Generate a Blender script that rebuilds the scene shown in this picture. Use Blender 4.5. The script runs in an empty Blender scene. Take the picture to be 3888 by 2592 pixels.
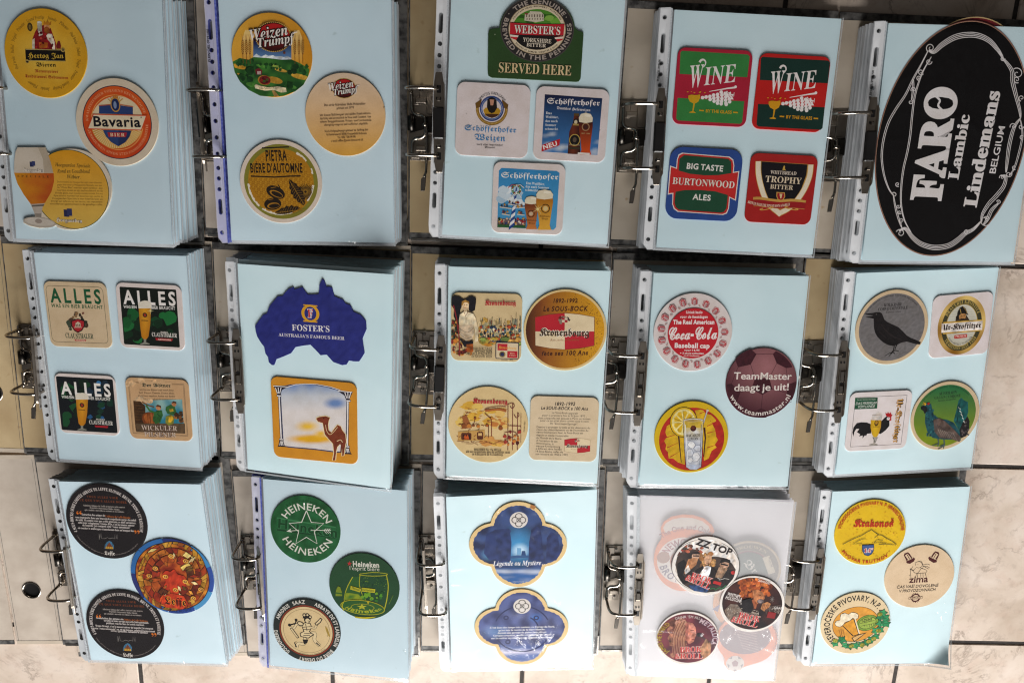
import bpy, bmesh, math, random, unicodedata
from math import sin, cos, pi, radians, hypot, atan2, sqrt
from mathutils import Vector, Matrix, Euler, noise
from mathutils.geometry import delaunay_2d_cdt, tessellate_polygon

SC = bpy.context.scene
COL = SC.collection
random.seed(7)

# ------------------------------------------------------------------ camera, world, lamps, exposure
cd = bpy.data.cameras.new('camera')
cam = bpy.data.objects.new('camera', cd)
COL.objects.link(cam)
cd.sensor_width = 36.0
cd.lens = 36.0 * 2854.3 / 3888.0
cd.clip_start = 0.01
cd.clip_end = 50
cam.matrix_world = Matrix.Translation((0, 0, 1.05047)) @ Matrix.Rotation(radians(-1.08038), 4, 'Y') @ Matrix.Rotation(radians(-13.91108), 4, 'X')
SC.camera = cam

W = bpy.data.worlds.new('World')
SC.world = W
W.use_nodes = True
wn = W.node_tree.nodes
wl = W.node_tree.links
bg = wn['Background']
tc = wn.new('ShaderNodeTexCoord')
wd = wn.new('ShaderNodeVectorMath')
wd.operation = 'DOT_PRODUCT'
wd.inputs[1].default_value = (0.05, -0.92, 0.40)     # lighter towards the door side, dim behind the photographer
wl.new(tc.outputs['Generated'], wd.inputs[0])
wr = wn.new('ShaderNodeValToRGB')
we = wr.color_ramp.elements
we[0].position = 0.0
we[0].color = (0.13, 0.115, 0.10, 1)
we[1].position = 0.95
we[1].color = (0.95, 0.95, 0.97, 1)
e = we.new(0.45)
e.color = (0.34, 0.325, 0.31, 1)
wl.new(wd.outputs['Value'], wr.inputs[0])
wl.new(wr.outputs[0], bg.inputs['Color'])
bg.inputs['Strength'].default_value = 0.24

def area(name, loc, target, sx, sy, power, color):
    l = bpy.data.lights.new(name, 'AREA')
    l.shape = 'RECTANGLE'
    l.size = sx
    l.size_y = sy
    l.energy = power
    l.color = color
    o = bpy.data.objects.new(name, l)
    COL.objects.link(o)
    o.location = loc
    o.rotation_euler = (Vector(target) - Vector(loc)).to_track_quat('-Z', 'Y').to_euler()
    return o
# daylight coming in through a tall glazed door beyond the lower edge of the floor
area('window_light', (0.25, -3.05, 1.15), (0.05, 0.1, 0.0), 2.2, 1.8, 250, (1.0, 0.985, 0.96))

vs = SC.view_settings
vs.view_transform = 'Standard'
vs.look = 'None'
vs.exposure = 0.0
vs.gamma = 1.0
vs.use_curve_mapping = False

SC.cycles.use_denoising = True
SC.cycles.filter_width = 1.2

# ------------------------------------------------------------------ materials
def lin(c):
    if not isinstance(c, str):
        return tuple(c)[:3]
    if len(c) == 3:
        c = c[0] * 2 + c[1] * 2 + c[2] * 2
    r = []
    for i in (0, 2, 4):
        v = int(c[i:i + 2], 16) / 255.0
        r.append(v / 12.92 if v <= 0.04045 else ((v + 0.055) / 1.055) ** 2.4)
    return tuple(r)

def mat(name):
    m = bpy.data.materials.new(name)
    m.use_nodes = True
    n = m.node_tree.nodes
    return m, n, m.node_tree.links, n['Principled BSDF']

def ramp(n, stops):
    r = n.new('ShaderNodeValToRGB')
    e = r.color_ramp.elements
    while len(e) < len(stops):
        e.new(0.5)
    for i, (p, c) in enumerate(stops):
        e[i].position = p
        e[i].color = (*lin(c), 1)
    return r

def noisy(name, c0, c1, scale, rough, detail=4.0, lo=0.35, hi=0.65, metal=0.0, bump=0.0, bscale=None, spots=None):
    m, n, l, b = mat(name)
    t = n.new('ShaderNodeTexCoord')
    z = n.new('ShaderNodeTexNoise')
    z.inputs['Scale'].default_value = scale
    z.inputs['Detail'].default_value = detail
    l.new(t.outputs['Object'], z.inputs['Vector'])
    r = ramp(n, [(lo, c0), (hi, c1)])
    l.new(z.outputs[0], r.inputs[0])
    out = r.outputs[0]
    if spots:
        col, sc_, thr = spots
        z2 = n.new('ShaderNodeTexNoise')
        z2.inputs['Scale'].default_value = sc_
        z2.inputs['Detail'].default_value = 2.0
        l.new(t.outputs['Object'], z2.inputs['Vector'])
        r2 = n.new('ShaderNodeMapRange')
        r2.inputs['From Min'].default_value = thr
        r2.inputs['From Max'].default_value = thr + 0.12
        r2.inputs['To Max'].default_value = 0.75
        l.new(z2.outputs[0], r2.inputs[0])
        mx = n.new('ShaderNodeMixRGB')
        mx.inputs[2].default_value = (*lin(col), 1)
        l.new(r2.outputs[0], mx.inputs[0])
        l.new(out, mx.inputs[1])
        out = mx.outputs[0]
    l.new(out, b.inputs['Base Color'])
    b.inputs['Roughness'].default_value = rough
    b.inputs['Metallic'].default_value = metal
    if bump:
        z3 = n.new('ShaderNodeTexNoise')
        z3.inputs['Scale'].default_value = bscale or scale * 4
        l.new(t.outputs['Object'], z3.inputs['Vector'])
        bp = n.new('ShaderNodeBump')
        bp.inputs['Strength'].default_value = bump
        bp.inputs['Distance'].default_value = 0.001
        l.new(z3.outputs[0], bp.inputs['Height'])
        l.new(bp.outputs[0], b.inputs['Normal'])
    return m

def film_mat(name, haze, hazecol, rough, bump, bscale, refl=1.0, wrinkle=0.0):
    m = bpy.data.materials.new(name)
    m.use_nodes = True
    n = m.node_tree.nodes
    l = m.node_tree.links
    n.remove(n['Principled BSDF'])
    o = n['Material Output']
    tr = n.new('ShaderNodeBsdfTransparent')
    gl = n.new('ShaderNodeBsdfGlossy')
    gl.inputs['Roughness'].default_value = rough
    df = n.new('ShaderNodeBsdfDiffuse')
    df.inputs['Color'].default_value = (*hazecol, 1)
    m1 = n.new('ShaderNodeMixShader')
    m1.inputs[0].default_value = haze
    l.new(tr.outputs[0], m1.inputs[1])
    l.new(df.outputs[0], m1.inputs[2])
    fr = n.new('ShaderNodeFresnel')
    ge = n.new('ShaderNodeNewGeometry')
    io = n.new('ShaderNodeMapRange')
    io.inputs['To Min'].default_value = 1.45
    io.inputs['To Max'].default_value = 1 / 1.45
    l.new(ge.outputs['Backfacing'], io.inputs[0])
    l.new(io.outputs[0], fr.inputs['IOR'])
    mu = n.new('ShaderNodeMath')
    mu.operation = 'MULTIPLY'
    mu.inputs[1].default_value = refl
    l.new(fr.outputs[0], mu.inputs[0])
    m2 = n.new('ShaderNodeMixShader')
    l.new(mu.outputs[0], m2.inputs[0])
    l.new(m1.outputs[0], m2.inputs[1])
    l.new(gl.outputs[0], m2.inputs[2])
    l.new(m2.outputs[0], o.inputs['Surface'])
    if bump:
        t = n.new('ShaderNodeTexCoord')
        z = n.new('ShaderNodeTexNoise')
        z.inputs['Scale'].default_value = bscale
        z.inputs['Detail'].default_value = 1.5
        l.new(t.outputs['Object'], z.inputs['Vector'])
        bp = n.new('ShaderNodeBump')
        bp.inputs['Strength'].default_value = bump
        bp.inputs['Distance'].default_value = 0.004
        l.new(z.outputs[0], bp.inputs['Height'])
        last = bp
        if wrinkle:
            mp = n.new('ShaderNodeMapping')
            mp.inputs['Scale'].default_value = (1.0, .38, 1.0)
            mp.inputs['Rotation'].default_value = (0, 0, .5)
            l.new(t.outputs['Object'], mp.inputs[0])
            w1 = n.new('ShaderNodeTexNoise')
            w1.inputs['Scale'].default_value = 95
            w1.inputs['Detail'].default_value = 1.0
            w1.inputs['Distortion'].default_value = .6
            l.new(mp.outputs[0], w1.inputs['Vector'])
            w2 = n.new('ShaderNodeTexNoise')
            w2.inputs['Scale'].default_value = 13
            w2.inputs['Detail'].default_value = 1.0
            l.new(t.outputs['Object'], w2.inputs['Vector'])
            gate = n.new('ShaderNodeMapRange')
            gate.inputs['From Min'].default_value = .56
            gate.inputs['From Max'].default_value = .72
            l.new(w2.outputs[0], gate.inputs[0])
            b2 = n.new('ShaderNodeBump')
            b2.inputs['Distance'].default_value = wrinkle
            l.new(gate.outputs[0], b2.inputs['Strength'])
            l.new(w1.outputs[0], b2.inputs['Height'])
            l.new(bp.outputs[0], b2.inputs['Normal'])
            last = b2
        l.new(last.outputs[0], gl.inputs['Normal'])
        l.new(bp.outputs[0], fr.inputs['Normal'])
    return m

def card_mat():
    m, n, l, b = mat('printed_card')
    a = n.new('ShaderNodeAttribute')
    a.attribute_name = 'ink'
    t = n.new('ShaderNodeTexCoord')
    z = n.new('ShaderNodeTexNoise')
    z.inputs['Scale'].default_value = 900
    z.inputs['Detail'].default_value = 3
    l.new(t.outputs['Object'], z.inputs['Vector'])
    z2 = n.new('ShaderNodeTexNoise')
    z2.inputs['Scale'].default_value = 45
    z2.inputs['Detail'].default_value = 3
    l.new(t.outputs['Object'], z2.inputs['Vector'])
    r = ramp(n, [(0.2, 'f0ede9'), (0.6, 'ffffff')])
    l.new(z.outputs[0], r.inputs[0])
    r2 = ramp(n, [(0.25, 'f2efea'), (0.6, 'ffffff')])
    l.new(z2.outputs[0], r2.inputs[0])
    mx = n.new('ShaderNodeMixRGB')
    mx.blend_type = 'MULTIPLY'
    mx.inputs[0].default_value = 1
    l.new(a.outputs['Color'], mx.inputs[1])
    l.new(r.outputs[0], mx.inputs[2])
    mx2 = n.new('ShaderNodeMixRGB')
    mx2.blend_type = 'MULTIPLY'
    mx2.inputs[0].default_value = 1
    l.new(mx.outputs[0], mx2.inputs[1])
    l.new(r2.outputs[0], mx2.inputs[2])
    l.new(mx2.outputs[0], b.inputs['Base Color'])
    b.inputs['Roughness'].default_value = 0.62
    bz = n.new('ShaderNodeBump')
    bz.inputs['Strength'].default_value = 0.12
    bz.inputs['Distance'].default_value = 0.0006
    l.new(z.outputs[0], bz.inputs['Height'])
    l.new(bz.outputs[0], b.inputs['Normal'])
    b.inputs['Specular IOR Level'].default_value = 0.1
    return m

CARD = card_mat()
BLUE = noisy('pale_blue_card', 'c4dce3', 'cfe3e9', 9, 0.75, 3, 0.3, 0.7, spots=('9fb6b0', 60, 0.72), bump=0.08, bscale=500)
BLUE_DEEP = noisy('sky_blue_card', 'bfd5df', 'cadde6', 9, 0.75, 3, 0.3, 0.7, spots=('9db2b4', 60, 0.72), bump=0.08, bscale=500)
BLUE_AQUA = noisy('aqua_card', 'c6dfe5', 'd2e7ec', 9, 0.75, 3, 0.3, 0.7, spots=('a2b8ae', 60, 0.74), bump=0.08, bscale=500)
FILM = film_mat('clear_pocket_film', 0.003, (0.85, 0.87, 0.9), 0.15, 0.22, 16, 0.9, 0.005)
STRIP = film_mat('white_punched_strip', 0.6, (0.93, 0.93, 0.95), 0.15, 0.2, 50, 1.2)
STRIP_LILAC = film_mat('lilac_punched_strip', 0.6, (0.74, 0.73, 0.9), 0.15, 0.2, 50, 1.2)
SEAM_BLUE = noisy('blue_welded_seam', '3f49a0', '6a74bb', 300, 0.35)
SEAM = noisy('grey_welded_seam', 'a4a8ac', 'c4c8cc', 600, 0.3)
PLASTIC = noisy('grey_pocket_edge', 'b2b5b8', 'c6c8cb', 30, 0.28)
PLASTIC_BLUE = noisy('blue_pocket_edge', '3a4399', '7076b8', 160, 0.3)
CLEARM = film_mat('pocket_margin_film', 0.30, (0.72, 0.74, 0.76), 0.12, 0.3, 60, 1.2)
LIN_GREY = noisy('grey_lining_paper', 'b1a395', 'c0b3a5', 30, 0.8, 6, bump=0.1, bscale=300)
LIN_BEIGE = noisy('aged_beige_lining_paper', 'ab926c', 'bea780', 14, 0.8, 6, spots=('8f6a3a', 55, 0.68), bump=0.1, bscale=300)
LIN_PALE = noisy('pale_lining_paper', 'b3a492', 'c3b5a4', 20, 0.8, 6, spots=('a08050', 70, 0.72), bump=0.1, bscale=300)
CLOUD = noisy('grey_clouded_cover_paper', '2e2c2c', '6a6764', 110, 0.6, 5, 0.38, 0.62)
METAL = noisy('nickel_plate', 'a1968a', 'b3a99d', 60, 0.3, metal=1.0)
WIRE = noisy('polished_nickel_wire', 'a39a90', 'b5ada3', 40, 0.17, metal=1.0)
DARKM = noisy('dark_spring_steel', '3a3734', '55514c', 40, 0.3, metal=1.0)
BLACKP = noisy('black_plastic_and_hole_shade', '0c0b0b', '151313', 40, 0.35)  # also the painted shade inside finger holes and cover slots
EDGE = noisy('edge_rail_steel', '8f8a84', 'b5b0aa', 60, 0.3, metal=1.0)

# ------------------------------------------------------------------ mesh helpers
def tag(o, label=None, cat=None, group=None, kind=None):
    if label: o['label'] = label
    if cat: o['category'] = cat
    if group: o['group'] = group
    if kind: o['kind'] = kind
    return o

def link(name, me, parent=None, mw=None):
    o = bpy.data.objects.new(name, me)
    COL.objects.link(o)
    if parent is not None:
        o.parent = parent
    if mw is not None:
        o.matrix_world = mw
    return o

def empty(name, loc, label, cat, group=None):
    o = bpy.data.objects.new(name, None)
    o.empty_display_size = 0.02
    COL.objects.link(o)
    o.location = loc
    tag(o, label, cat, group)
    return o

class MB:
    """collects faces in metres, one mesh"""
    def __init__(s):
        s.v = []
        s.f = []
        s.m = []
        s.sm = []
    def add(s, vs, fs, mi=0, smooth=False, M=None):
        b = len(s.v)
        for p in vs:
            p = Vector(p)
            s.v.append(M @ p if M is not None else p)
        for f in fs:
            s.f.append([i + b for i in f])
            s.m.append(mi)
            s.sm.append(smooth)
    def prism(s, pts, z0, z1, mi=0, M=None, bev=0.0):
        """outline (CCW, x y) from z0 to z1, optional top bevel"""
        n = len(pts)
        vs = [(x, y, z0) for x, y in pts]
        rings = [vs]
        if bev:
            rings.append([(x, y, z1 - bev) for x, y in pts])
            rings.append([(x, y, z1) for x, y in inset(pts, bev)])
        else:
            rings.append([(x, y, z1) for x, y in pts])
        V = [p for r in rings for p in r]
        F = []
        for k in range(len(rings) - 1):
            for i in range(n):
                j = (i + 1) % n
                F.append([k * n + i, k * n + j, (k + 1) * n + j, (k + 1) * n + i])
        F.append([(len(rings) - 1) * n + i for i in range(n)])
        F.append([n - 1 - i for i in range(n)])
        s.add(V, F, mi, False, M)
    def box(s, x0, y0, z0, x1, y1, z1, mi=0, M=None, bev=0.0):
        s.prism([(x0, y0), (x1, y0), (x1, y1), (x0, y1)], z0, z1, mi, M, bev)
    def tube(s, pts, r, mi=0, seg=10, M=None, sub=6):
        P = catmull(pts, sub)
        n = len(P)
        V = []
        F = []
        up = Vector((0, 0, 1))
        prev = None
        for i in range(n):
            t = (P[min(i + 1, n - 1)] - P[max(i - 1, 0)]).normalized()
            if prev is None:
                a = t.orthogonal().normalized()
            else:
                a = (prev - t * prev.dot(t)).normalized()
            prev = a
            b = t.cross(a)
            for k in range(seg):
                w = 2 * pi * k / seg
                V.append(P[i] + (a * cos(w) + b * sin(w)) * r)
        for i in range(n - 1):
            for k in range(seg):
                k2 = (k + 1) % seg
                F.append([i * seg + k, i * seg + k2, (i + 1) * seg + k2, (i + 1) * seg + k])
        F.append(list(range(seg))[::-1])
        F.append([(n - 1) * seg + k for k in range(seg)])
        s.add(V, F, mi, True, M)
    def build(s, name, mats, parent=None, mw=None):
        me = bpy.data.meshes.new(name)
        me.from_pydata([tuple(v) for v in s.v], [], s.f)
        for m in (mats if isinstance(mats, (list, tuple)) else [mats]):
            me.materials.append(m)
        me.polygons.foreach_set('material_index', s.m)
        me.polygons.foreach_set('use_smooth', s.sm)
        me.update()
        return link(name, me, parent, mw)

def catmull(pts, sub):
    P = [Vector(p) for p in pts]
    if sub <= 1 or len(P) < 3:
        return P
    out = []
    for i in range(len(P) - 1):
        p0 = P[max(i - 1, 0)]
        p1 = P[i]
        p2 = P[i + 1]
        p3 = P[min(i + 2, len(P) - 1)]
        for k in range(sub):
            t = k / sub
            out.append(0.5 * ((2 * p1) + (p2 - p0) * t + (2 * p0 - 5 * p1 + 4 * p2 - p3) * t * t + (3 * p1 - p0 - 3 * p2 + p3) * t ** 3))
    out.append(P[-1])
    return out

def inset(pts, d):
    n = len(pts)
    out = []
    for i in range(n):
        p = Vector(pts[i])
        a = (p - Vector(pts[i - 1]))
        b = (Vector(pts[(i + 1) % n]) - p)
        if a.length < 1e-9 or b.length < 1e-9:
            out.append(tuple(p))
            continue
        a.normalize()
        b.normalize()
        na = Vector((-a.y, a.x))
        nb = Vector((-b.y, b.x))
        m = na + nb
        if m.length < 1e-6:
            m = na
        m.normalize()
        k = max(0.35, m.dot(na))
        out.append(tuple(p + m * (d / k)))
    return out

def rrect(x0, y0, x1, y1, r, n=6):
    pts = []
    for cx, cy, a in ((x1 - r, y1 - r, 0), (x0 + r, y1 - r, 90), (x0 + r, y0 + r, 180), (x1 - r, y0 + r, 270)):
        for k in range(n + 1):
            w = radians(a + 90 * k / n)
            pts.append((cx + r * cos(w), cy + r * sin(w)))
    return pts

def ellip(cx, cy, rx, ry, rot=0, n=48):
    c, s_ = cos(radians(rot)), sin(radians(rot))
    return [(cx + rx * cos(w) * c - ry * sin(w) * s_, cy + rx * cos(w) * s_ + ry * sin(w) * c) for w in (2 * pi * k / n for k in range(n))]
LABELS = {
 '11': 'open binder with grey lining cut off by the photo edge, holding the robed king coaster',
 '12': 'open binder with lilac edged pocket, holding the painted valley and chestnut coasters',
 '13': 'open binder whose top page holds the dark green served here coaster above three white ones',
 '14': 'open binder whose top page holds two wine coasters above a blue and a red one',
 '15': 'open binder whose top page is filled by the large black oval label',
 '21': 'open binder with beige spine and finger hole, holding two black beer glass coasters',
 '22': 'open binder whose top page holds a blue continent shape above an orange camel coaster',
 '23': 'open binder whose top page holds four tan and brown coasters, two round and two square',
 '24': 'open binder whose top page holds gift box, football and lemon glass coasters',
 '25': 'open binder beside bare floor tiles, holding raven, soldier, rooster and grouse coasters',
 '31': 'open binder with grey front cover folded out, holding two black text coasters',
 '32': 'open binder whose top page holds two green coasters and a jester coaster',
 '33': 'open binder whose top page holds two blue four lobed coasters',
 '34': 'open binder filled with frosted white pockets instead of pale blue sheets',
 '35': 'open binder with a curled page corner, holding the yellow mountain coaster',
}
# ------------------------------------------------------------------ floor
def floor_mat():
    m, n, l, b = mat('marbled_floor_tile')
    t = n.new('ShaderNodeTexCoord')
    g = n.new('ShaderNodeNewGeometry')
    def nz_(sc_, det, dist=0.0, rough=.6):
        z = n.new('ShaderNodeTexNoise')
        z.inputs['Scale'].default_value = sc_
        z.inputs['Detail'].default_value = det
        z.inputs['Roughness'].default_value = rough
        z.inputs['Distortion'].default_value = dist
        l.new(of.outputs[0], z.inputs['Vector'])
        return z
    # every tile gets its own stretch of the marbling
    of = n.new('ShaderNodeVectorMath')
    of.operation = 'ADD'
    mul = n.new('ShaderNodeVectorMath')
    mul.operation = 'SCALE'
    cmb = n.new('ShaderNodeCombineXYZ')
    l.new(g.outputs['Random Per Island'], cmb.inputs[0])
    l.new(g.outputs['Random Per Island'], cmb.inputs[1])
    l.new(cmb.outputs[0], mul.inputs[0])
    mul.inputs['Scale'].default_value = 9.0
    l.new(t.outputs['Object'], of.inputs[0])
    l.new(mul.outputs[0], of.inputs[1])
    base = ramp(n, [(.3, 'b6a493'), (.5, 'cdbcad'), (.7, 'dacbbf')])
    l.new(nz_(9, 6, .6).outputs[0], base.inputs[0])
    pk = ramp(n, [(.5, '000000'), (.68, '707070')])
    l.new(nz_(30, 8, .4, .74).outputs[0], pk.inputs[0])
    mx = n.new('ShaderNodeMixRGB')
    mx.inputs[2].default_value = (*lin('b58873'), 1)
    l.new(pk.outputs[0], mx.inputs[0])
    l.new(base.outputs[0], mx.inputs[1])
    # veins: thin ridges of a warped noise
    vz = nz_(8, 9, 1.1, .66)
    v1 = n.new('ShaderNodeMath'); v1.operation = 'SUBTRACT'; v1.inputs[1].default_value = .5
    l.new(vz.outputs[0], v1.inputs[0])
    v2 = n.new('ShaderNodeMath'); v2.operation = 'ABSOLUTE'
    l.new(v1.outputs[0], v2.inputs[0])
    vr = ramp(n, [(0.0, 'c8c8c8'), (.02, '3a3a3a'), (.06, '000000')])
    l.new(v2.outputs[0], vr.inputs[0])
    gate = ramp(n, [(.46, '000000'), (.62, 'ffffff')])
    l.new(nz_(11, 3).outputs[0], gate.inputs[0])
    vm = n.new('ShaderNodeMixRGB'); vm.blend_type = 'MULTIPLY'; vm.inputs[0].default_value = 1
    l.new(vr.outputs[0], vm.inputs[1])
    l.new(gate.outputs[0], vm.inputs[2])
    mx2 = n.new('ShaderNodeMixRGB')
    mx2.inputs[2].default_value = (*lin('6a584c'), 1)
    l.new(vm.outputs[0], mx2.inputs[0])
    l.new(mx.outputs[0], mx2.inputs[1])
    # grey smudges and specks
    sm = ramp(n, [(.53, '000000'), (.7, '9c9c9c')])
    l.new(nz_(60, 8, .35, .75).outputs[0], sm.inputs[0])
    mx3 = n.new('ShaderNodeMixRGB')
    mx3.inputs[2].default_value = (*lin('8a7b70'), 1)
    l.new(sm.outputs[0], mx3.inputs[0])
    l.new(mx2.outputs[0], mx3.inputs[1])
    l.new(mx3.outputs[0], b.inputs['Base Color'])
    b.inputs['Roughness'].default_value = .5
    b.inputs['Specular IOR Level'].default_value = .3
    return m
FLOOR = floor_mat()
GROUT = noisy('dark_grout', '2a2522', '3b3430', 200, .9, bump=.3)
def build_floor():
    b = MB()
    P = .3055
    rot = Matrix.Translation((.376, .165, 0)) @ Matrix.Rotation(radians(-2.0), 4, 'Z')
    for i in range(-6, 5):
        for j in range(-6, 5):
            x, y = i * P, j * P
            b.prism([(x + .0032, y + .0032), (x + P - .0032, y + .0032), (x + P - .0032, y + P - .0032), (x + .0032, y + P - .0032)], -.006, 0, 0, rot, .0012)
    b.box(-6.5 * P, -6.5 * P, -.02, 5.5 * P, 5.5 * P, -.0016, 1, rot)
    o = b.build('floor', [FLOOR, GROUT])
    o['kind'] = 'structure'
build_floor()

# ------------------------------------------------------------------ measured poses of each binder's top page: centre, rotation z, tilt x, tilt y; page corners (mm); ring holes
PAGES = {
 '11':((-0.5189,0.0394,0.0525),(-2.04,-3.03,-4.19), [(-105.0, 148.5), (105.0, 148.5), (103.7, -147.8), (-104.3, -149.2)] , (-0.618, 0.0808, 0.0461) , (-0.6227, 0.0018, 0.0502) ),
 '12':((-0.2376,0.0390,0.0581),(-1.30,-1.67,0.35), [(-105.0, 148.5), (105.0, 148.5), (105.2, -148.1), (-105.4, -148.9)] , (-0.3461, 0.0771, 0.0607) , (-0.3469, -0.0012, 0.063) ),
 '13':((0.0424,0.0418,0.0710),(-3.08,-2.18,-0.28), [(-105.0, 148.5), (106.1, 147.5), (107.3, -148.6), (-106.2, -147.2)] , (-0.073, 0.079, 0.0723) , (-0.0747, 0.0004, 0.0753) ),
 '14':((0.3220,0.0240,0.0477),(-2.63,-2.79,-0.75), [(-106.0, 148.3), (105.5, 147.5), (105.0, -148.1), (-104.5, -147.4)] , (0.2067, 0.0635, 0.0475) , (0.2059, -0.0169, 0.0514) ),
 '15':((0.5921,0.0101,0.0510),(-0.94,-2.12,2.86), [(-104.1, 148.2), (105.0, 148.5), (106.8, -148.7), (-105.4, -148.1)] , (0.475, 0.051, 0.0585) , (0.4761, -0.0268, 0.0612) ),
 '21':((-0.5192,-0.2757,0.0461),(-1.43,-0.49,-5.39), [(-105.1, 146.8), (105.5, 149.5), (103.5, -148.9), (-104.0, -147.2)] , (-0.6313, -0.2414, 0.0382) , (-0.6366, -0.3191, 0.0386) ),
 '22':((-0.2466,-0.2927,0.0690),(-3.32,1.30,-8.57), [(-106.2, 147.9), (105.4, 150.0), (104.4, -152.0), (-103.3, -146.1)] , (-0.3545, -0.2445, 0.0564) , (-0.357, -0.3258, 0.0548) ),
 '23':((0.0366,-0.2929,0.0740),(-1.81,-0.34,-2.66), [(-106.2, 147.8), (106.2, 149.5), (105.7, -149.8), (-105.6, -147.6)] , (-0.0784, -0.2516, 0.0714) , (-0.0831, -0.3314, 0.0718) ),
 '24':((0.3071,-0.3031,0.0690),(-1.63,-2.72,0.67), [(-104.4, 148.6), (104.8, 149.3), (105.5, -148.8), (-105.9, -149.4)] , (0.1923, -0.2609, 0.0716) , (0.1898, -0.3411, 0.0754) ),
 '25':((0.5910,-0.3007,0.0393),(0.96,0.57,5.04), [(-103.5, 147.5), (103.2, 148.4), (105.5, -148.6), (-105.4, -146.8)] , (0.4751, -0.2654, 0.0529) , (0.4767, -0.3472, 0.052) ),
 '31':((-0.5203,-0.5974,0.0535),(0.62,1.50,-4.56), [(-103.9, 149.0), (103.6, 147.8), (105.9, -148.3), (-105.5, -148.4)] , (-0.6287, -0.5564, 0.049) , (-0.6301, -0.6347, 0.0468) ),
 '32':((-0.2369,-0.6006,0.0686),(-1.50,-2.06,-7.21), [(-105.2, 150.1), (104.1, 147.8), (106.4, -150.0), (-105.1, -148.0)] , (-0.349, -0.5684, 0.0563) , (-0.3499, -0.6431, 0.0592) ),
 '33':((0.0330,-0.6080,0.0697),(0.55,3.42,1.15), [(-105.7, 145.5), (106.3, 151.0), (106.3, -150.2), (-107.0, -146.2)] , (-0.0793, -0.5692, 0.0773) , (-0.0782, -0.6463, 0.0727) ),
 '34':((0.3180,-0.6336,0.0535),(0.15,0.86,-4.53), [(-111.9, 153.6), (110.7, 149.9), (105.7, -151.9), (-104.2, -151.6)] , (0.207, -0.5898, 0.0484) , (0.2065, -0.6699, 0.0471) ),
 '35':((0.5927,-0.6233,0.0413),(0.57,0.37,0.57), [(-102.5, 146.4), (102.0, 149.5), (106.8, -150.5), (-106.3, -145.0)] , (0.4767, -0.5865, 0.0457) , (0.475, -0.6647, 0.0452) ),
}
SHEET = {}
for k, v in PAGES.items():
    (x, y, z), (th, ax, ay) = v[0], v[1]
    SHEET[k] = Matrix.Translation((x, y, z)) @ Matrix.Rotation(radians(th), 4, 'Z') @ Matrix.Rotation(radians(ay), 4, 'Y') @ Matrix.Rotation(radians(ax), 4, 'X')
# right edge of the back cover (x, centre y, turn in degrees), lining, number of pages, card colour, shift of the lowest page (mm)
G, B_, P_ = LIN_GREY, LIN_BEIGE, LIN_PALE
BIND = {
 '11': (-.396, .040, -3.0, G, 22, BLUE_DEEP, (10, 6)), '12': (-.120, .038, -2.0, G, 13, BLUE_DEEP, (2, 2)), '13': (.160, .036, -2.5, B_, 12, BLUE, (2, 0)),
 '14': (.440, .0235, -2.2, P_, 14, BLUE, (0, 0)), '15': (.712, .012, -1.0, P_, 14, BLUE, (0, 0)),
 '21': (-.404, -.281, -3.0, B_, 20, BLUE_DEEP, (4, 4)), '22': (-.128, -.289, -2.2, P_, 18, BLUE_AQUA, (4, 8)), '23': (.155, -.292, -1.5, B_, 14, BLUE_AQUA, (0, 2)),
 '24': (.427, -.298, -1.2, P_, 15, BLUE_AQUA, (0, 2)), '25': (.709, -.296, 1.0, B_, 14, BLUE_AQUA, (0, 2)),
 '31': (-.400, -.590, -.5, G, 24, BLUE_DEEP, (8, 0)), '32': (-.122, -.615, -2.0, G, 14, BLUE_DEEP, (2, 4)), '33': (.158, -.616, -.5, G, 10, BLUE_AQUA, (0, 0)),
 '34': (.437, -.612, .3, G, 8, None, (0, 0)), '35': (.711, -.610, .8, P_, 16, BLUE_AQUA, (0, 0)),
}
HOLES = [('c', 139), ('s', 120, 96), ('c', 84), ('c', 70.5), ('c', 57.5), ('c', 40), ('c', 20), ('c', 0), ('c', -20), ('c', -40), ('c', -57.5), ('c', -70.5), ('c', -84), ('s', -96, -116), ('c', -139)]

TOPS = {}
class Page:
    """a page surface through four world corners, addressed in millimetres u (right), v (up)"""
    def __init__(s, C, w=105.0, h=148.5):
        s.C = [Vector(c) for c in C]
        s.w, s.h = w, h
        s.curl = False
    def P(s, u, v, z=0.0):
        a = (u / s.w + 1) / 2
        b = (v / s.h + 1) / 2
        tl, tr, br, bl = s.C
        p = (tl * (1 - a) + tr * a) * b + (bl * (1 - a) + br * a) * (1 - b)
        if s.curl:       # lower right corner curling up
            d = (u - 64.0) * .66 + (v + 148.5) * -.75
            if d > 0:
                q = s.P0(u - .66 * .013 * d * d, v + .75 * .013 * d * d)
                return Vector((q.x, q.y, q.z + z + .000022 * d * d))
        return Vector((p.x, p.y, p.z + z))
    def P0(s, u, v):
        c, s.curl = s.curl, False
        q = s.P(u, v)
        s.curl = c
        return q

def plate(b, pg, u0, v0, u1, v1, z0, z1, mi, nu=1, nv=4):
    """thin sheet following a page"""
    V = []
    F = []
    for z in (z0, z1):
        for j in range(nv + 1):
            for i in range(nu + 1):
                V.append(pg.P(u0 + (u1 - u0) * i / nu, v0 + (v1 - v0) * j / nv, z))
    st = nu + 1
    n = st * (nv + 1)
    for j in range(nv):
        for i in range(nu):
            q = j * st + i
            F.append([n + q, n + q + 1, n + q + st + 1, n + q + st])
            F.append([q, q + st, q + st + 1, q + 1])
    for i in range(nu):
        F.append([i, i + 1, n + i + 1, n + i])
        q = nv * st + i
        F.append([q + 1, q, n + q, n + q + 1])
    for j in range(nv):
        q = j * st
        F.append([q + st, q, n + q, n + q + st])
        q = j * st + nu
        F.append([q, q + st, n + q + st, n + q])
    b.add(V, F, mi, False)

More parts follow.
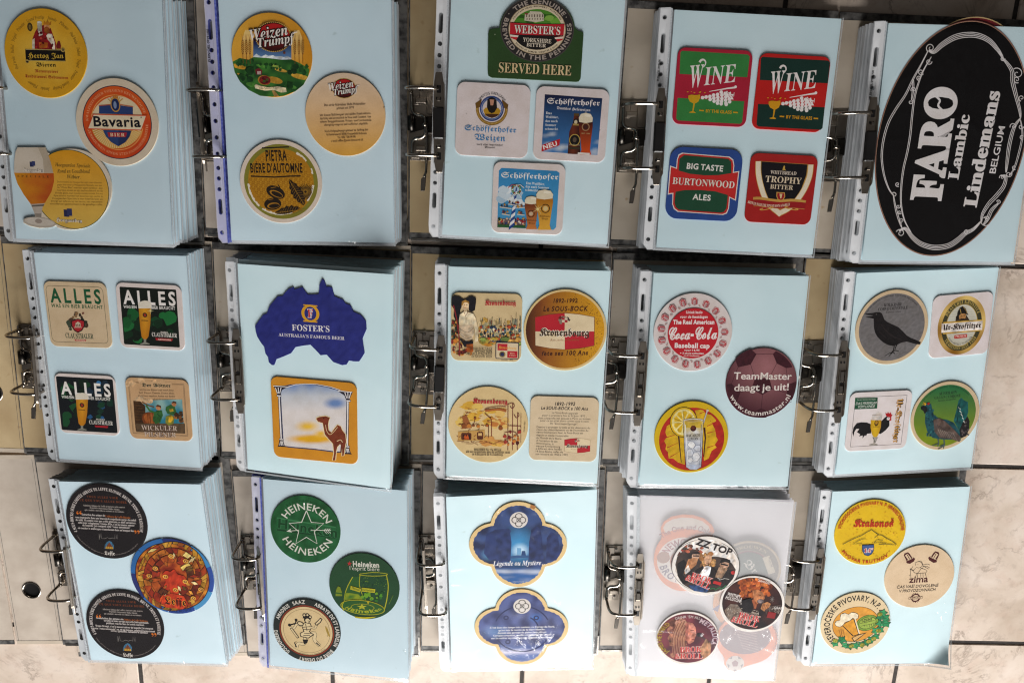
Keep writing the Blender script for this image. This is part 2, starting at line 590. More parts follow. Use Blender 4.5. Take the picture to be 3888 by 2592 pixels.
def strip_shape(rnd):
    hp = []
    for h in HOLES:
        if h[0] == 'c':
            hp.append([(-116.6 + 2.75 * cos(a), h[1] + 2.75 * sin(a)) for a in (2 * pi * i / 14 for i in range(14))])
        else:
            y0, y1 = min(h[1:]), max(h[1:])
            hp.append([(-116.6 + 2.6 * cos(a), y1 - 2.6 + 2.6 * sin(a)) for a in (pi * i / 8 for i in range(9))] + [(-116.6 + 2.6 * cos(a), y0 + 2.6 + 2.6 * sin(a)) for a in (pi + pi * i / 8 for i in range(9))])
    o = [(-109.6, -152), (-109.6, 151), (-122.4, 150)]
    for i in range(1, 20):
        o.append((-122.6 + rnd.uniform(-.35, .35), 150 - i * 15))
    o += [(-122, -146), (-117, -152.5)]
    loops = [[Vector((x, y, 0)) for x, y in o]] + [[Vector((x, y, 0)) for x, y in h] for h in hp]
    tri = tessellate_polygon(loops)
    V = [(v.x, v.y) for lp in loops for v in lp]
    return V, [tuple(t) for t in tri]

def build_binder(k):
    xr, yc, turn, lining, npg, card, shift = BIND[k]
    pose, tilt, corners, A, B = PAGES[k]
    A, B = Vector(A), Vector(B)
    rnd = random.Random(int(k) * 13)
    top = Page([SHEET[k] @ Vector((u * .001, v * .001, 0)) for u, v in corners], 109.0 if k == '34' else 105.0, 151.5 if k == '34' else 148.5)
    top.curl = k == '35'
    root = empty('ring_binder', (xr - .14, yc, 0), LABELS[k], 'ring binder', 'open ring binders laid out on the floor')
    bpy.context.view_layer.update()
    H = .159
    def edge(key):
        x, y, t = BIND[key][:3]
        d = Vector((-sin(radians(t)), cos(radians(t))))
        return Vector((x, y)) + d * H, Vector((x, y)) - d * H
    tr, br = edge(k)
    prev = k[0] + str(int(k[1]) - 1)
    if prev in BIND:
        pt, pb = edge(prev)
        d = (pt - pb).normalized()
        tl = pt + d * ((tr - pt).dot(d)) + Vector((.0016, 0))
        bl = pb + d * ((br - pb).dot(d)) + Vector((.0016, 0))
    else:
        dv = (tr - br).normalized()
        rt = Vector((dv.y, -dv.x))
        tl, bl = tr - rt * .285, br - rt * .285
    def q4(tl, tr, br, bl, z0, z1, name, trim=True, ins=(.010, .011, .010, .002)):
        b = MB()
        pts = [tuple(bl), tuple(br), tuple(tr), tuple(tl)]
        b.prism(pts, z0, z1, 0, None, .0006)
        def lerp(a, c):
            return tuple((bl * (1 - a) + br * a) * (1 - c) + (tl * (1 - a) + tr * a) * c)
        w, h = (br - bl).length, (tl - bl).length
        b.prism([lerp(ins[3] / w, ins[2] / h), lerp(1 - ins[1] / w, ins[2] / h), lerp(1 - ins[1] / w, 1 - ins[0] / h), lerp(ins[3] / w, 1 - ins[0] / h)], z1 - .0002, z1 + .0002, 1)
        return b
    Zt = .0050
    # back cover
    b = q4(tl, tr, br, bl, .0026, Zt, 'back_cover')
    inv = Matrix.Translation((-root.location.x, -root.location.y, 0))
    def fin(b, name, mats, parent=root):
        b.v = [inv @ Vector(v) for v in b.v]
        o = b.build(name, mats)
        o.parent = parent
        return o
    bc = fin(b, 'back_cover', [CLOUD, lining])
    # steel rail on the lower edge
    b = MB()
    d = (br - bl).normalized()
    nrm = Vector((d.y, -d.x))
    p0, p1 = bl + d * .004, br - d * .0005
    for (a0, a1) in ((p0, p0 + d * ((p1 - p0).length * .62)), (p1 - d * .03, p1)):
        b.prism([tuple(a0 + nrm * .0016), tuple(a1 + nrm * .0016), tuple(a1 - nrm * .0022), tuple(a0 - nrm * .0022)], .0022, Zt + .0007, 0, None, .0004)
    up_ = Vector((-d.y, d.x))
    b.prism([tuple(p1 + d * .0012), tuple(p1 + d * .0012 + up_ * .034), tuple(p1 - d * .0014 + up_ * .034), tuple(p1 - d * .0014)], .0022, Zt + .0007, 0)
    fin(b, 'edge_rail', EDGE)
    # spine and front cover, lower than the back cover
    dv = (tl - bl).normalized()
    lf = Vector((-dv.y, dv.x))
    s0t, s0b = tl + lf * .001, bl + lf * .001
    s1t, s1b = tl + lf * .072, bl + lf * .072
    fw = .285 if k[1] == '1' else .19
    f1t, f1b = tl + lf * (.076 + fw), bl + lf * (.076 + fw)
    f0t, f0b = tl + lf * .076, bl + lf * .076
    def holed(tl, tr, br, bl, hole_pts, name):
        """cover board with through holes"""
        b = MB()
        o = [bl, br, tr, tl]
        loops = [[Vector((p.x, p.y, 0)) for p in o]] + [[Vector((x, y, 0)) for x, y in h] for h in hole_pts]
        tri = tessellate_polygon(loops)
        V2 = [(v.x, v.y) for lp in loops for v in lp]
        n = len(V2)
        F = []
        for t in tri:
            a = sum(V2[t[i - 1]][0] * V2[t[i]][1] - V2[t[i]][0] * V2[t[i - 1]][1] for i in range(3))
            t = list(t) if a > 0 else list(t)[::-1]
            F.append([i + n for i in t])
            F.append(t[::-1])
        c = 0
        for lp in loops:
            m = len(lp)
            for i in range(m):
                j = (i + 1) % m
                F.append([c + i, c + j, c + j + n, c + i + n])
            c += m
        b.add([(x, y, .0002) for x, y in V2] + [(x, y, .0024) for x, y in V2], F, 0)
        return b
    Hn = (tl - bl).length
    cs = (s0t + s0b + s1t + s1b) / 4
    fh = cs - dv * (.064 if k[0] == '3' else .068) + lf * 0.0
    circ = [(fh.x + .0125 * cos(a), fh.y + .0125 * sin(a)) for a in (2 * pi * i / 32 for i in range(32))]
    b = holed(s1t, s0t, s0b, s1b, [circ], 'spine')
    # lined sheet edges of the spine: pale turned-in border along top and bottom
    for (a, c_, e1, e2) in ((s1t, s0t, 0, -.006), (s1b, s0b, .006, 0)):
        b.prism([tuple(a + dv * e2), tuple(c_ + dv * e2), tuple(c_ + dv * e1), tuple(a + dv * e1)][::1] if False else [tuple(a + dv * min(e1, e2)), tuple(c_ + dv * min(e1, e2)), tuple(c_ + dv * max(e1, e2)), tuple(a + dv * max(e1, e2))], .0022, .0027, 1)
    for q in (.004, .068):
        b.prism([tuple(s0b + lf * (q + .0004)), tuple(s0b + lf * q), tuple(s0t + lf * q), tuple(s0t + lf * (q + .0004))], .0023, .00255, 2)
    sp_ = fin(b, 'spine', [lining, LIN_PALE, CLOUD])
    # finger hole ring of bright metal
    b = MB()
    V = []
    F = []
    prof = [(.0122, .0004), (.0122, .0030), (.0130, .0036), (.0142, .0032), (.0145, .0025)]
    for i in range(40):
        a = 2 * pi * i / 40
        for r, z in prof:
            V.append((fh.x + r * cos(a), fh.y + r * sin(a), z))
    np_ = len(prof)
    for i in range(40):
        i2 = (i + 1) % 40
        for j in range(np_ - 1):
            F.append([i * np_ + j, i2 * np_ + j, i2 * np_ + j + 1, i * np_ + j + 1])
    b.add(V, F, 0, True)
    b.add([(fh.x + .0122 * cos(2 * pi * i / 32), fh.y + .0122 * sin(2 * pi * i / 32), .0003) for i in range(32)], [list(range(32))], 1)  # black disc closing the finger hole, added to paint in its shade
    b.v = [inv @ Vector(v) for v in b.v]
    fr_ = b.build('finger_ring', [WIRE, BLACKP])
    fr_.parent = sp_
    # front cover with two slots
    fc = (f0t + f0b) / 2
    sl = []
    for sgn in (1, -1):
        c_ = fc + dv * .04 * sgn + lf * .028
        sl.append([tuple(c_ + lf * (x * .001) + dv * (y * .001)) for x, y in rrect(-9, -3.2, 9, 3.2, 3.1)])
    b = holed(f1t, f0t, f0b, f1b, sl if k[1] == '1' else [], 'front_cover')
    for (a, c_, e1, e2) in ((f1t, f0t, 0, -.007), (f1b, f0b, .007, 0)):
        lo, hi = min(e1, e2), max(e1, e2)
        b.prism([tuple(a + dv * lo), tuple(c_ + dv * lo), tuple(c_ + dv * hi), tuple(a + dv * hi)], .0022, .0027, 1)
    fcv = fin(b, 'front_cover', [lining, CLOUD])
    if k[1] == '1':
        for h in sl:
            b = MB()
            c_ = Vector((sum(x for x, y in h) / len(h), sum(y for x, y in h) / len(h)))
            V = []
            for x, y in h:
                d_ = (Vector((x, y)) - c_)
                u = d_.normalized()
                for off, z in ((0, .0004), (0, .003), (.0014, .0034), (.0022, .0025)):
                    w = Vector((x, y)) + u * off
                    V.append((w.x, w.y, z))
            n_ = len(h)
            F = [[i * 4 + j, ((i + 1) % n_) * 4 + j, ((i + 1) % n_) * 4 + j + 1, i * 4 + j + 1] for i in range(n_) for j in range(3)]
            b.add(V, F, 0, True)
            b.add([(x, y, .0003) for x, y in h], [list(range(len(h)))], 1)  # black bottom added under the slot, shade painted as colour
            b.v = [inv @ Vector(v) for v in b.v]
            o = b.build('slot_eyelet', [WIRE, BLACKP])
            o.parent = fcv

    # ---------------- mechanism frame: origin under the ring holes, y towards the upper ring
    ydir = Vector((A.x - B.x, A.y - B.y)).normalized()
    xdir = Vector((ydir.y, -ydir.x))
    O = (A + B) / 2
    zb = max(.042, O.z)
    # the foot of the rings stands straight below the holes
    MM = Matrix(((xdir.x, ydir.x, 0, O.x), (xdir.y, ydir.y, 0, O.y), (0, 0, 1, Zt + .0002), (0, 0, 0, 1)))
    hh = zb - Zt
    b = MB()
    s = .001
    px0, px1 = -44 * s, 20 * s
    b.prism([(x, y) for x, y in rrect(px0, -47.5 * s, px1, 47.5 * s, 2 * s, 3)], 0, .0012, 0, MM, .0004)
    # pressed ridges
    b.prism(rrect(px0 + 2 * s, 24 * s, px0 + 15 * s, 45 * s, 1.5 * s, 3), .0012, .0030, 0, MM, .0008)
    b.prism(rrect(px0 + 2 * s, -45 * s, px0 + 15 * s, -26 * s, 1.5 * s, 3), .0012, .0030, 0, MM, .0008)
    b.prism(rrect(px0 + 24 * s, 12 * s, px1 - 4 * s, 41 * s, 2 * s, 3), .0012, .0026, 0, MM, .0008)
    b.prism(rrect(px0 + 26 * s, -42 * s, px1 - 4 * s, -16 * s, 2 * s, 3), .0012, .0026, 0, MM, .0008)
    b.prism(rrect(px0 + 9 * s, 26 * s, px0 + 24 * s, 33 * s, 1 * s, 2), .003, .0052, 0, MM, .001)
    b.prism(rrect(px0 + 9 * s, -35 * s, px0 + 24 * s, -28 * s, 1 * s, 2), .003, .0052, 0, MM, .001)
    b.box(px0 + 1 * s, 20 * s, .0012, px0 + 3 * s, 46 * s, .006, 0, MM)
    b.box(px0 + 1 * s, -46 * s, .0012, px0 + 3 * s, -22 * s, .006, 0, MM)
    # dark spring leaf and cam bridge
    b.prism([(px0 + 2 * s, -12 * s), (px0 + 20 * s, -7 * s), (px0 + 20 * s, 8 * s), (px0 + 2 * s, 13 * s)], .0013, .0022, 1, MM)
    b.tube([(px0 + 4 * s, -9 * s, .0050), (px0 + 4 * s, 10 * s, .0050)], .0052, 1, 14, MM, 1)
    b.prism(rrect(px0 + 24 * s, -13 * s, px0 + 37 * s, 10 * s, 2 * s, 3), .0012, .009, 1, MM, .0015)
    # keyhole pressings in the covered half
    for y in (20, -20):
        b.prism(ellip(13 * s, y * s, 3.4 * s, 3.4 * s, 0, 16), .0026, .0029, 2, MM)
        b.prism(rrect(12 * s, y * s - .009, 14 * s, y * s - .002, .8 * s, 2), .0026, .0029, 2, MM)
    bp = fin(b, 'base_plate', [METAL, DARKM, BLACKP])
    for y in (43, -38.5):
        b = MB()
        b.prism(ellip((-44 + 17) * s, y * s, 2.2 * s, 2.2 * s, 0, 16), .0030, .0042, 0, MM, .0006)
        b.box((-44 + 15.2) * s, (y - .35) * s, .0040, (-44 + 18.8) * s, (y + .35) * s, .00425, 1, MM)
        b.v = [inv @ Vector(v) for v in b.v]
        o = b.build('screw', [WIRE, BLACKP])
        o.parent = bp
    # rings
    z0 = .003
    for y in (40, -40):
        b = MB()
        y *= s
        R_ = [(-40 * s, y, z0), (-40.3 * s, y, hh * .55), (-40 * s, y, hh - .008), (-38 * s, y, hh + .001), (-33 * s, y, hh + .0065), (-25 * s, y, hh + .009), (-13 * s, y, hh + .0095), (-5 * s, y, hh + .008), (-1 * s, y, hh + .004), (0, y, hh - .003), (0, y, .006)]
        b.tube(R_, .0021, 0, 10, MM, 6)
        b.tube([(-40 * s, y, .0), (-40 * s, y, .010)], .0026, 0, 10, MM, 1)
        fin(b, 'ring', WIRE)
    # cranked wire and lever
    b = MB()
    cx0, cx1 = -39 * s, -21 * s
    b.tube([(cx0, 38 * s, .007), (cx0, 24 * s, .007), (cx0 + .5 * s, 17 * s, .007), (cx0 + 4 * s, 12.5 * s, .0075), (cx1 - 6 * s, 11 * s, .009), (cx1 - 1.5 * s, 8.5 * s, .011), (cx1, 4 * s, .0125), (cx1, -10 * s, .0125), (cx1 - 1.5 * s, -15 * s, .011), (cx1 - 6 * s, -18 * s, .009), (cx0 + 4 * s, -19.5 * s, .0075), (cx0 + .5 * s, -24 * s, .007), (cx0, -30 * s, .007), (cx0, -38 * s, .007)], .0021, 0, 9, MM, 4)
    b.tube([(cx1 - 4 * s, -1 * s, .0135), (cx1 + 3 * s, -1 * s, .0135)], .0026, 0, 10, MM, 1)
    b.tube([(cx1 + 2 * s, -2 * s, .0155), (cx1 + 2 * s, -30 * s, .0150), (cx1 + 1.2 * s, -58 * s, .0160), (cx1 + .2 * s, -64 * s, .0165), (cx1 - 2 * s, -68 * s, .0165)], .0017, 0, 9, MM, 4)
    # flattened thumb end
    tp = [(cx1 - .5 * s, -66 * s), (cx1 - 5.6 * s, -71 * s), (cx1 - 6.6 * s, -87 * s), (cx1 - 1.0 * s, -87 * s), (cx1 + .6 * s, -76 * s), (cx1 + 1.2 * s, -66 * s)]
    b.prism(tp[::1], .0155, .0172, 0, MM, .0005)
    fin(b, 'lever', WIRE)
    build_bar(k, MM, hh, fin, inv, top)

    # ---------------- pages
    seam = SEAM_BLUE if k in ('12', '32') else SEAM
    stripm = STRIP_LILAC if k in ('12', '32', '31') else STRIP
    zlow = .0072
    C0 = []
    cen = sum(top.C, Vector((0, 0, 0))) / 4
    for c in top.C:
        f = 1.0
        # the lowest page lies flat on the cover
        C0.append(Vector((c.x + shift[0] * .001, c.y + shift[1] * .001, zlow)))
    # keep true page width for the flat pages
    for i in range(npg - 1):
        t = i / (npg - 1)
        te = t
        jx, jy, ja = rnd.uniform(-.0011, .0011), rnd.uniform(-.0013, .0013), radians(rnd.uniform(-.22, .22))
        if k == '22' and i == npg - 2: jy += .004
        if k == '33' : te = t * .96
        C = []
        for a, c in zip(C0, top.C):
            p = a.lerp(c, te)
            dx, dy = p.x - cen.x, p.y - cen.y
            C.append(Vector((p.x + jx - dy * ja, p.y + jy + dx * ja, p.z - (.0006 if te > .9 else 0))))
        pg = Page(C, top.w, top.h)
        b = MB()
        lo = -123.5 + rnd.uniform(-.8, .8)
        if k == '34':
            plate(b, pg, -109, -151.5, 109, 151, -.0002, 0, 0, 2, 6)
            plate(b, pg, lo - 4, -152, -109.5, 150, -.0003, .0004, 1, 1, 6)
            fin(b, 'plastic_pocket', [LOWFROST, PLASTIC])
            continue
        gap = .0016
        # open frame of film round the card
        if i >= npg - 6:
            sv, sf = strip_shape(rnd)
            b.add([pg.P(x, y, .0003) for x, y in sv], sf, 0)
            plate(b, pg, -109.6, -152, -105.6, 149.5, -.0001, .0004, 0, 1, 6)
        else:
            plate(b, pg, lo, -153, -105.6, 149.5, -.0001, .0005 + rnd.uniform(0, .0006), 0, 1, 6)
        plate(b, pg, -105.6, -152.2 - rnd.uniform(0, 1.2), 105.5, -149.0, -.0001, .0001, 1, 4, 1)
        if i % 3 == 1:
            plate(b, pg, 105.4, -149.0, 106.2 + rnd.uniform(0, .9), 149.2, -.0001, .0001, 1, 1, 6)
        pk = fin(b, 'plastic_pocket', [PLASTIC_BLUE if (k in ('12', '32') and i % 3) else PLASTIC, PLASTIC])
        b = MB()
        plate(b, pg, -105, -148.5, 105, 148.5, -.0002, .0003, 0, 3, 6)
        fin(b, 'card_sheet', card, pk)
    # top pocket
    b = MB()
    pw, ph = (109, 151.5) if k == '34' else (105, 148.5)
    du = (pw - 105)
    nu, nv = 72, 100
    u0, u1, v0, v1 = -109.6, 107.6, -153.2, 149.6
    if k == '34':
        u0, u1, v0, v1 = -109.6, 109.2, -151.8, 151.6
    V = []
    F = []
    creases = []
    for _ in range(7):
        cu, cv = rnd.choice((-100, -95, 60, 100, 0)) + rnd.uniform(-12, 12), rnd.uniform(-140, 130)
        creases.append((cu, cv, radians(rnd.uniform(-35, 35) + (90 if rnd.random() < .3 else 0)), rnd.uniform(18, 60), rnd.uniform(2.6, 4.5), rnd.uniform(.5, 1.1)))
    for j in range(nv + 1):
        v = v0 + (v1 - v0) * j / nv
        for i in range(nu + 1):
            u = u0 + (u1 - u0) * i / nu
            e = min(u - u0, u1 - u, v - v0, (v1 - v) + 1.5)
            f = max(0.0, min(1.0, e / 9.0))
            f = f * f * (3 - 2 * f)
            w = noise.noise(Vector((u * .022 + int(k) * 3.1, v * .016, 1.7))) * .9 + noise.noise(Vector((u * .05, v * .035 + int(k), 4.2))) * .35
            rg = 0.0
            for cu, cv, an, ln, wd, am in creases:
                du_, dv_ = u - cu, v - cv
                a_ = du_ * cos(an) + dv_ * sin(an)
                c_ = -du_ * sin(an) + dv_ * cos(an) + .004 * a_ * a_
                rg += am * math.exp(-(a_ / ln) ** 2 - (c_ / wd) ** 2)
            z = .00035 + f * (.0030 + .0011 * max(-.75, w) + .001 * rg)
            V.append(top.P(u, v, z))
    st = nu + 1
    for j in range(nv):
        for i in range(nu):
            q = j * st + i
            F.append([q, q + 1, q + st + 1, q + st])
    b.add(V, F, 0, True)
    SV, SF = strip_shape(rnd)
    if k == '34':
        SV = [(x - 4.4, y) for x, y in SV]
    drop = {'31': 1.15, '21': .9, '11': .6}.get(k, .15)
    b.add([top.P(x, y, .0011 + .0004 * sin(y * .05) - max(0, -109.6 - x) * .001 * drop) for x, y in SV], SF, 1)
    plate(b, top, (-109.6 if k != '34' else -114), -152, (-107.4 if k != '34' else -109.6), 150, .0002, .0013, 2, 1, 10)
    plate(b, top, u0, v0, u1, v0 + 2.2, .0, .0004, 3, 6, 1)
    plate(b, top, u1 - 1.6, v0 + 2.2, u1, v1, .0, .0004, 3, 1, 6)
    pk = fin(b, 'plastic_pocket', [FILM, stripm, seam, CLEARM])
    TOPS[k] = (pk, top, inv)
    if k == '34':
        b = MB()
        plate(b, top, -109.4, -151.4, 109, 151.2, -.0002, .0, 0, 4, 6)
        fin(b, 'pocket_back', [FROST], pk)
    else:
        b = MB()
        nu, nv = (60, 84) if k == '35' else (14, 20)
        V = []
        F = []
        for j in range(nv + 1):
            for i in range(nu + 1):
                u, v = -105 + 210 * i / nu, -148.5 + 297 * j / nv
                z = 0.0
                V.append(top.P(u, v, z))
        st = nu + 1
        n_ = len(V)
        for j in range(nv):
            for i in range(nu):
                q = j * st + i
                F.append([q, q + 1, q + st + 1, q + st])
        b.add(V, F, 0, True)
        fin(b, 'card_sheet', card, pk)
    return root

BAR = {'11': 'L', '12': 'L', '13': 'b', '14': 'b', '15': 'b', '21': 'e', '22': 'm', '23': 'b', '24': 'm', '25': 'm', '31': 'e', '32': 't', '33': 'L', '34': 'm', '35': 'm'}
def build_bar(k, MM, hh, fin, inv, top):
    kind = BAR[k]
    s = .001
    o = [(-3.2, -60), (3.2, -60), (5.2, -46), (5.6, 0), (5.2, 46), (3.2, 60), (-3.2, 60), (-5.2, 46), (-5.6, 0), (-5.2, -46)]
    o = [(x * 1.2 * s, y * s) for x, y in o]
    if kind == 'L':
        T = Matrix.Translation((-31 * s, 1 * s, hh * .60)) @ Matrix.Rotation(radians(-78), 4, 'Y')
    elif kind == 'e':
        T = Matrix.Translation((1.0 * s, -3 * s, hh + .002)) @ Matrix.Rotation(radians(-72), 4, 'Y')
    elif kind == 't':
        T = Matrix.Translation((1.0 * s, -3 * s, hh + .003)) @ Matrix.Rotation(radians(-52), 4, 'Y')
    else:
        T = Matrix.Translation((1.5 * s, -1 * s, hh + .0026))
    M = MM @ T
    b = MB()
    b.prism(o, 0, .0011, 0, M, .0003)
    # turned-up long edge
    b.prism([(5.2 * s, -50 * s), (7.2 * s, -46 * s), (7.6 * s, 0), (7.2 * s, 46 * s), (5.2 * s, 50 * s), (5.8 * s, 0)], .0011, .0040, 0, M, .0004)
    b.prism([(-4.6 * s, -46 * s), (-5.2 * s, 0), (-4.6 * s, 46 * s), (-5.9 * s, 44 * s), (-6.3 * s, 0), (-5.9 * s, -44 * s)][::-1], .0009, .0022, 0, M)
    for y in (40, -40):
        b.prism(rrect(-2.6 * s, (y - 4.5) * s, 2.6 * s, (y + 4.5) * s, .6 * s, 2), .0010, .0013, 1, M)
        for x in (-1, 1):
            b.prism(rrect((x * 3.3 - .5) * s, (y - 5) * s, (x * 3.3 + .5) * s, (y + 5) * s, .3 * s, 2), .0010, .0024, 0, M)
        yy = y - 11 * (1 if y > 0 else -1)
        for x in (-2.6, 1.8):
            b.prism(ellip(x * s, yy * s, 1.2 * s, 1.9 * s, 0, 10), .0011, .0017, 1, M)
    o_ = fin(b, 'compressor_bar', [METAL, BLACKP])
    c = MB()
    if kind in ('b', 'L'):
        c.prism(rrect(-7.2 * s, -19 * s, 6.4 * s, 19 * s, 2 * s, 4), .0009, .0062, 0, M, .0016)
        for y in (28, -28):
            c.box(-1.8 * s, (y - 2) * s, .0010, 1.8 * s, (y + 2) * s, .0045, 1, M, .0006)
    else:
        c.box(-4.8 * s, -18 * s, .0012, -3.6 * s, 18 * s, .0042, 0, M)
        c.box(3.4 * s, -18 * s, .0012, 4.4 * s, 18 * s, .0042, 0, M)
        c.prism(rrect(-3.4 * s, 1 * s, 3.2 * s, 17 * s, 1 * s, 3), .0012, .0036, 0, M, .0010)
        c.prism(rrect(-3.4 * s, -17 * s, 3.2 * s, -4 * s, 1 * s, 3), .0012, .0030, 0, M, .0010)
        c.box(-3.2 * s, -3.6 * s, .0012, 3.0 * s, .6 * s, .0014, 1, M)
    c.v = [inv @ Vector(v) for v in c.v]
    q = c.build('clip', [BLACKP, WIRE] if kind in ('b', 'L') else [WIRE, BLACKP])
    q.parent = o_

FROST = film_mat('frosted_pocket_film', 0.26, (0.95, 0.93, 0.95), 0.2, 0.3, 14, 0.9)
LOWFROST = noisy('stacked_frosted_film', 'e2dfe2', 'ebe8eb', 12, .4)
for k in PAGES:
    build_binder(k)
# ------------------------------------------------------------------ glyphs (built-in font; other alphabets come from its fallback)
_td = bpy.data.curves.new('lettering', 'FONT')
_td.fill_mode = 'FRONT'
_td.resolution_u = 3
_to = bpy.data.objects.new('lettering', _td)
_ts = bpy.data.scenes.new('lettering_bench')
_ts.collection.objects.link(_to)
_tv = _ts.view_layers[0]
ALPH = {'s': None, 'rb': (0x1D400, 0x1D41A, 0x1D7CE),
        'ri': (0x1D434, 0x1D44E, 0x1D7CE), 'rbi': (0x1D468, 0x1D482, 0x1D7CE), 'sc': (0x1D4D0, 0x1D4EA, 0x1D7CE), 'f': (0x1D56C, 0x1D586, 0x1D7CE)}
MARKS = {'\u0301': 'acute', '\u0300': 'grave', '\u0308': 'uml', '\u030c': 'caron', '\u0302': 'circ', '\u0303': 'tilde', '\u0327': 'ced', '\u030a': 'ring'}
def mapped(c, st):
    a = ALPH[st]
    if a is None: return c
    if 'A' <= c <= 'Z': return chr(a[0] + ord(c) - 65)
    if c == 'h' and st == 'ri': return '\u210e'
    if 'a' <= c <= 'z': return chr(a[1] + ord(c) - 97)
    if '0' <= c <= '9': return chr(a[2] + ord(c) - 48)
    return c
_raw = {}
def solid(body, off):
    _td.body = body
    _td.offset = off
    _tv.update()
    eo = _to.evaluated_get(_tv.depsgraph)
    me = eo.to_mesh()
    V = [(v.co.x, v.co.y) for v in me.vertices]
    F = [tuple(p.vertices) for p in me.polygons]
    eo.to_mesh_clear()
    return V, F
def raw(c, st, off):
    k = (c, st, off)
    if k not in _raw:
        m = mapped(c, st)
        _raw[k] = solid(m, off)
        if (c, st, 'w') not in _raw:
            V = solid(m + m, 0.0)[0]
            _raw[(c, st, 'w')] = max(x for x, y in V) - min(x for x, y in V)
    return _raw[k]
_gl = {}
def glyph(c, st, off=0.0):
    bold = st in ('sb', 'sbi')
    lean = .2 if st == 'sbi' else 0.0
    k = (c, st, off)
    if k in _gl: return _gl[k]
    if bold:
        st = 's'
        off += .028
    H = raw('H', st, 0.0)[0]
    cap = max(y for x, y in H) - min(y for x, y in H)
    if st in ('sc', 'f'):
        cap *= 0.94
    if c == ' ':
        _gl[k] = ([], [], 0.36)
        return _gl[k]
    d = unicodedata.normalize('NFD', c)
    V, F = raw(d[0], st, off)
    V0 = raw(d[0], st, 0.0)[0]
    w1 = max(x for x, y in V0) - min(x for x, y in V0)
    w2 = _raw[(d[0], st, 'w')]
    x0 = min(x for x, y in V0)
    V = [((x + lean * y) / cap, y / cap) for x, y in V]
    F = list(F)
    adv = (w2 - w1) / cap + (.07 if bold else 0)
    if len(d) > 1:
        top = max(y for x, y in V0) / cap
        mx = (x0 + w1 / 2) / cap
        e = off * 1.2
        def q(pts):
            b = len(V)
            V.extend(pts)
            F.append(tuple(range(b, b + len(pts))))
        y = top + 0.06
        if d[0] == 'i': y = top - 0.14
        t = 0.055 + e
        for mk in d[1:]:
            kd = MARKS.get(mk)
            if kd == 'acute': q([(mx - .04 - t, y - e), (mx + .04 - t, y - e), (mx + .16 + e, y + .2 + e), (mx + .04, y + .2 + e)])
            elif kd == 'grave': q([(mx - .04 + t, y - e), (mx + t + .04, y - e), (mx - .04, y + .2 + e), (mx - .16 - e, y + .2 + e)])
            elif kd == 'uml':
                for dx in (-.13, .13): q([(mx + dx + (.065 + e) * cos(a), y + .08 + (.065 + e) * sin(a)) for a in (2 * pi * i / 10 for i in range(10))])
            elif kd == 'caron':
                q([(mx - .16, y + .2), (mx - .06, y + .2), (mx + .05, y), (mx - .05, y)]); q([(mx + .06, y + .2), (mx + .16, y + .2), (mx + .05, y), (mx - .05, y)])
            elif kd == 'circ':
                q([(mx - .16, y), (mx - .06, y), (mx + .05, y + .2), (mx - .05, y + .2)]); q([(mx + .06, y), (mx + .16, y), (mx + .05, y + .2), (mx - .05, y + .2)])
            elif kd == 'ced': q([(mx - .03, -.02), (mx + .06, -.02), (mx + .04, -.2), (mx - .08, -.2)])
    _gl[k] = (V, F, adv)
    return _gl[k]

def layout(s, st, off=0.0, track=0.0):
    x = 0.0
    out = []
    for c in s:
        V, F, a = glyph(c, st, off)
        out.append((x, V, F, a))
        x += a + track
    ink = [g for g in out if g[1]]
    if not ink:
        return out, max(x, 1e-6)
    lo = ink[0][0] + min(v[0] for v in ink[0][1])
    hi = ink[-1][0] + max(v[0] for v in ink[-1][1])
    return [(g[0] - lo, g[1], g[2], g[3]) for g in out], max(hi - lo, 1e-6)

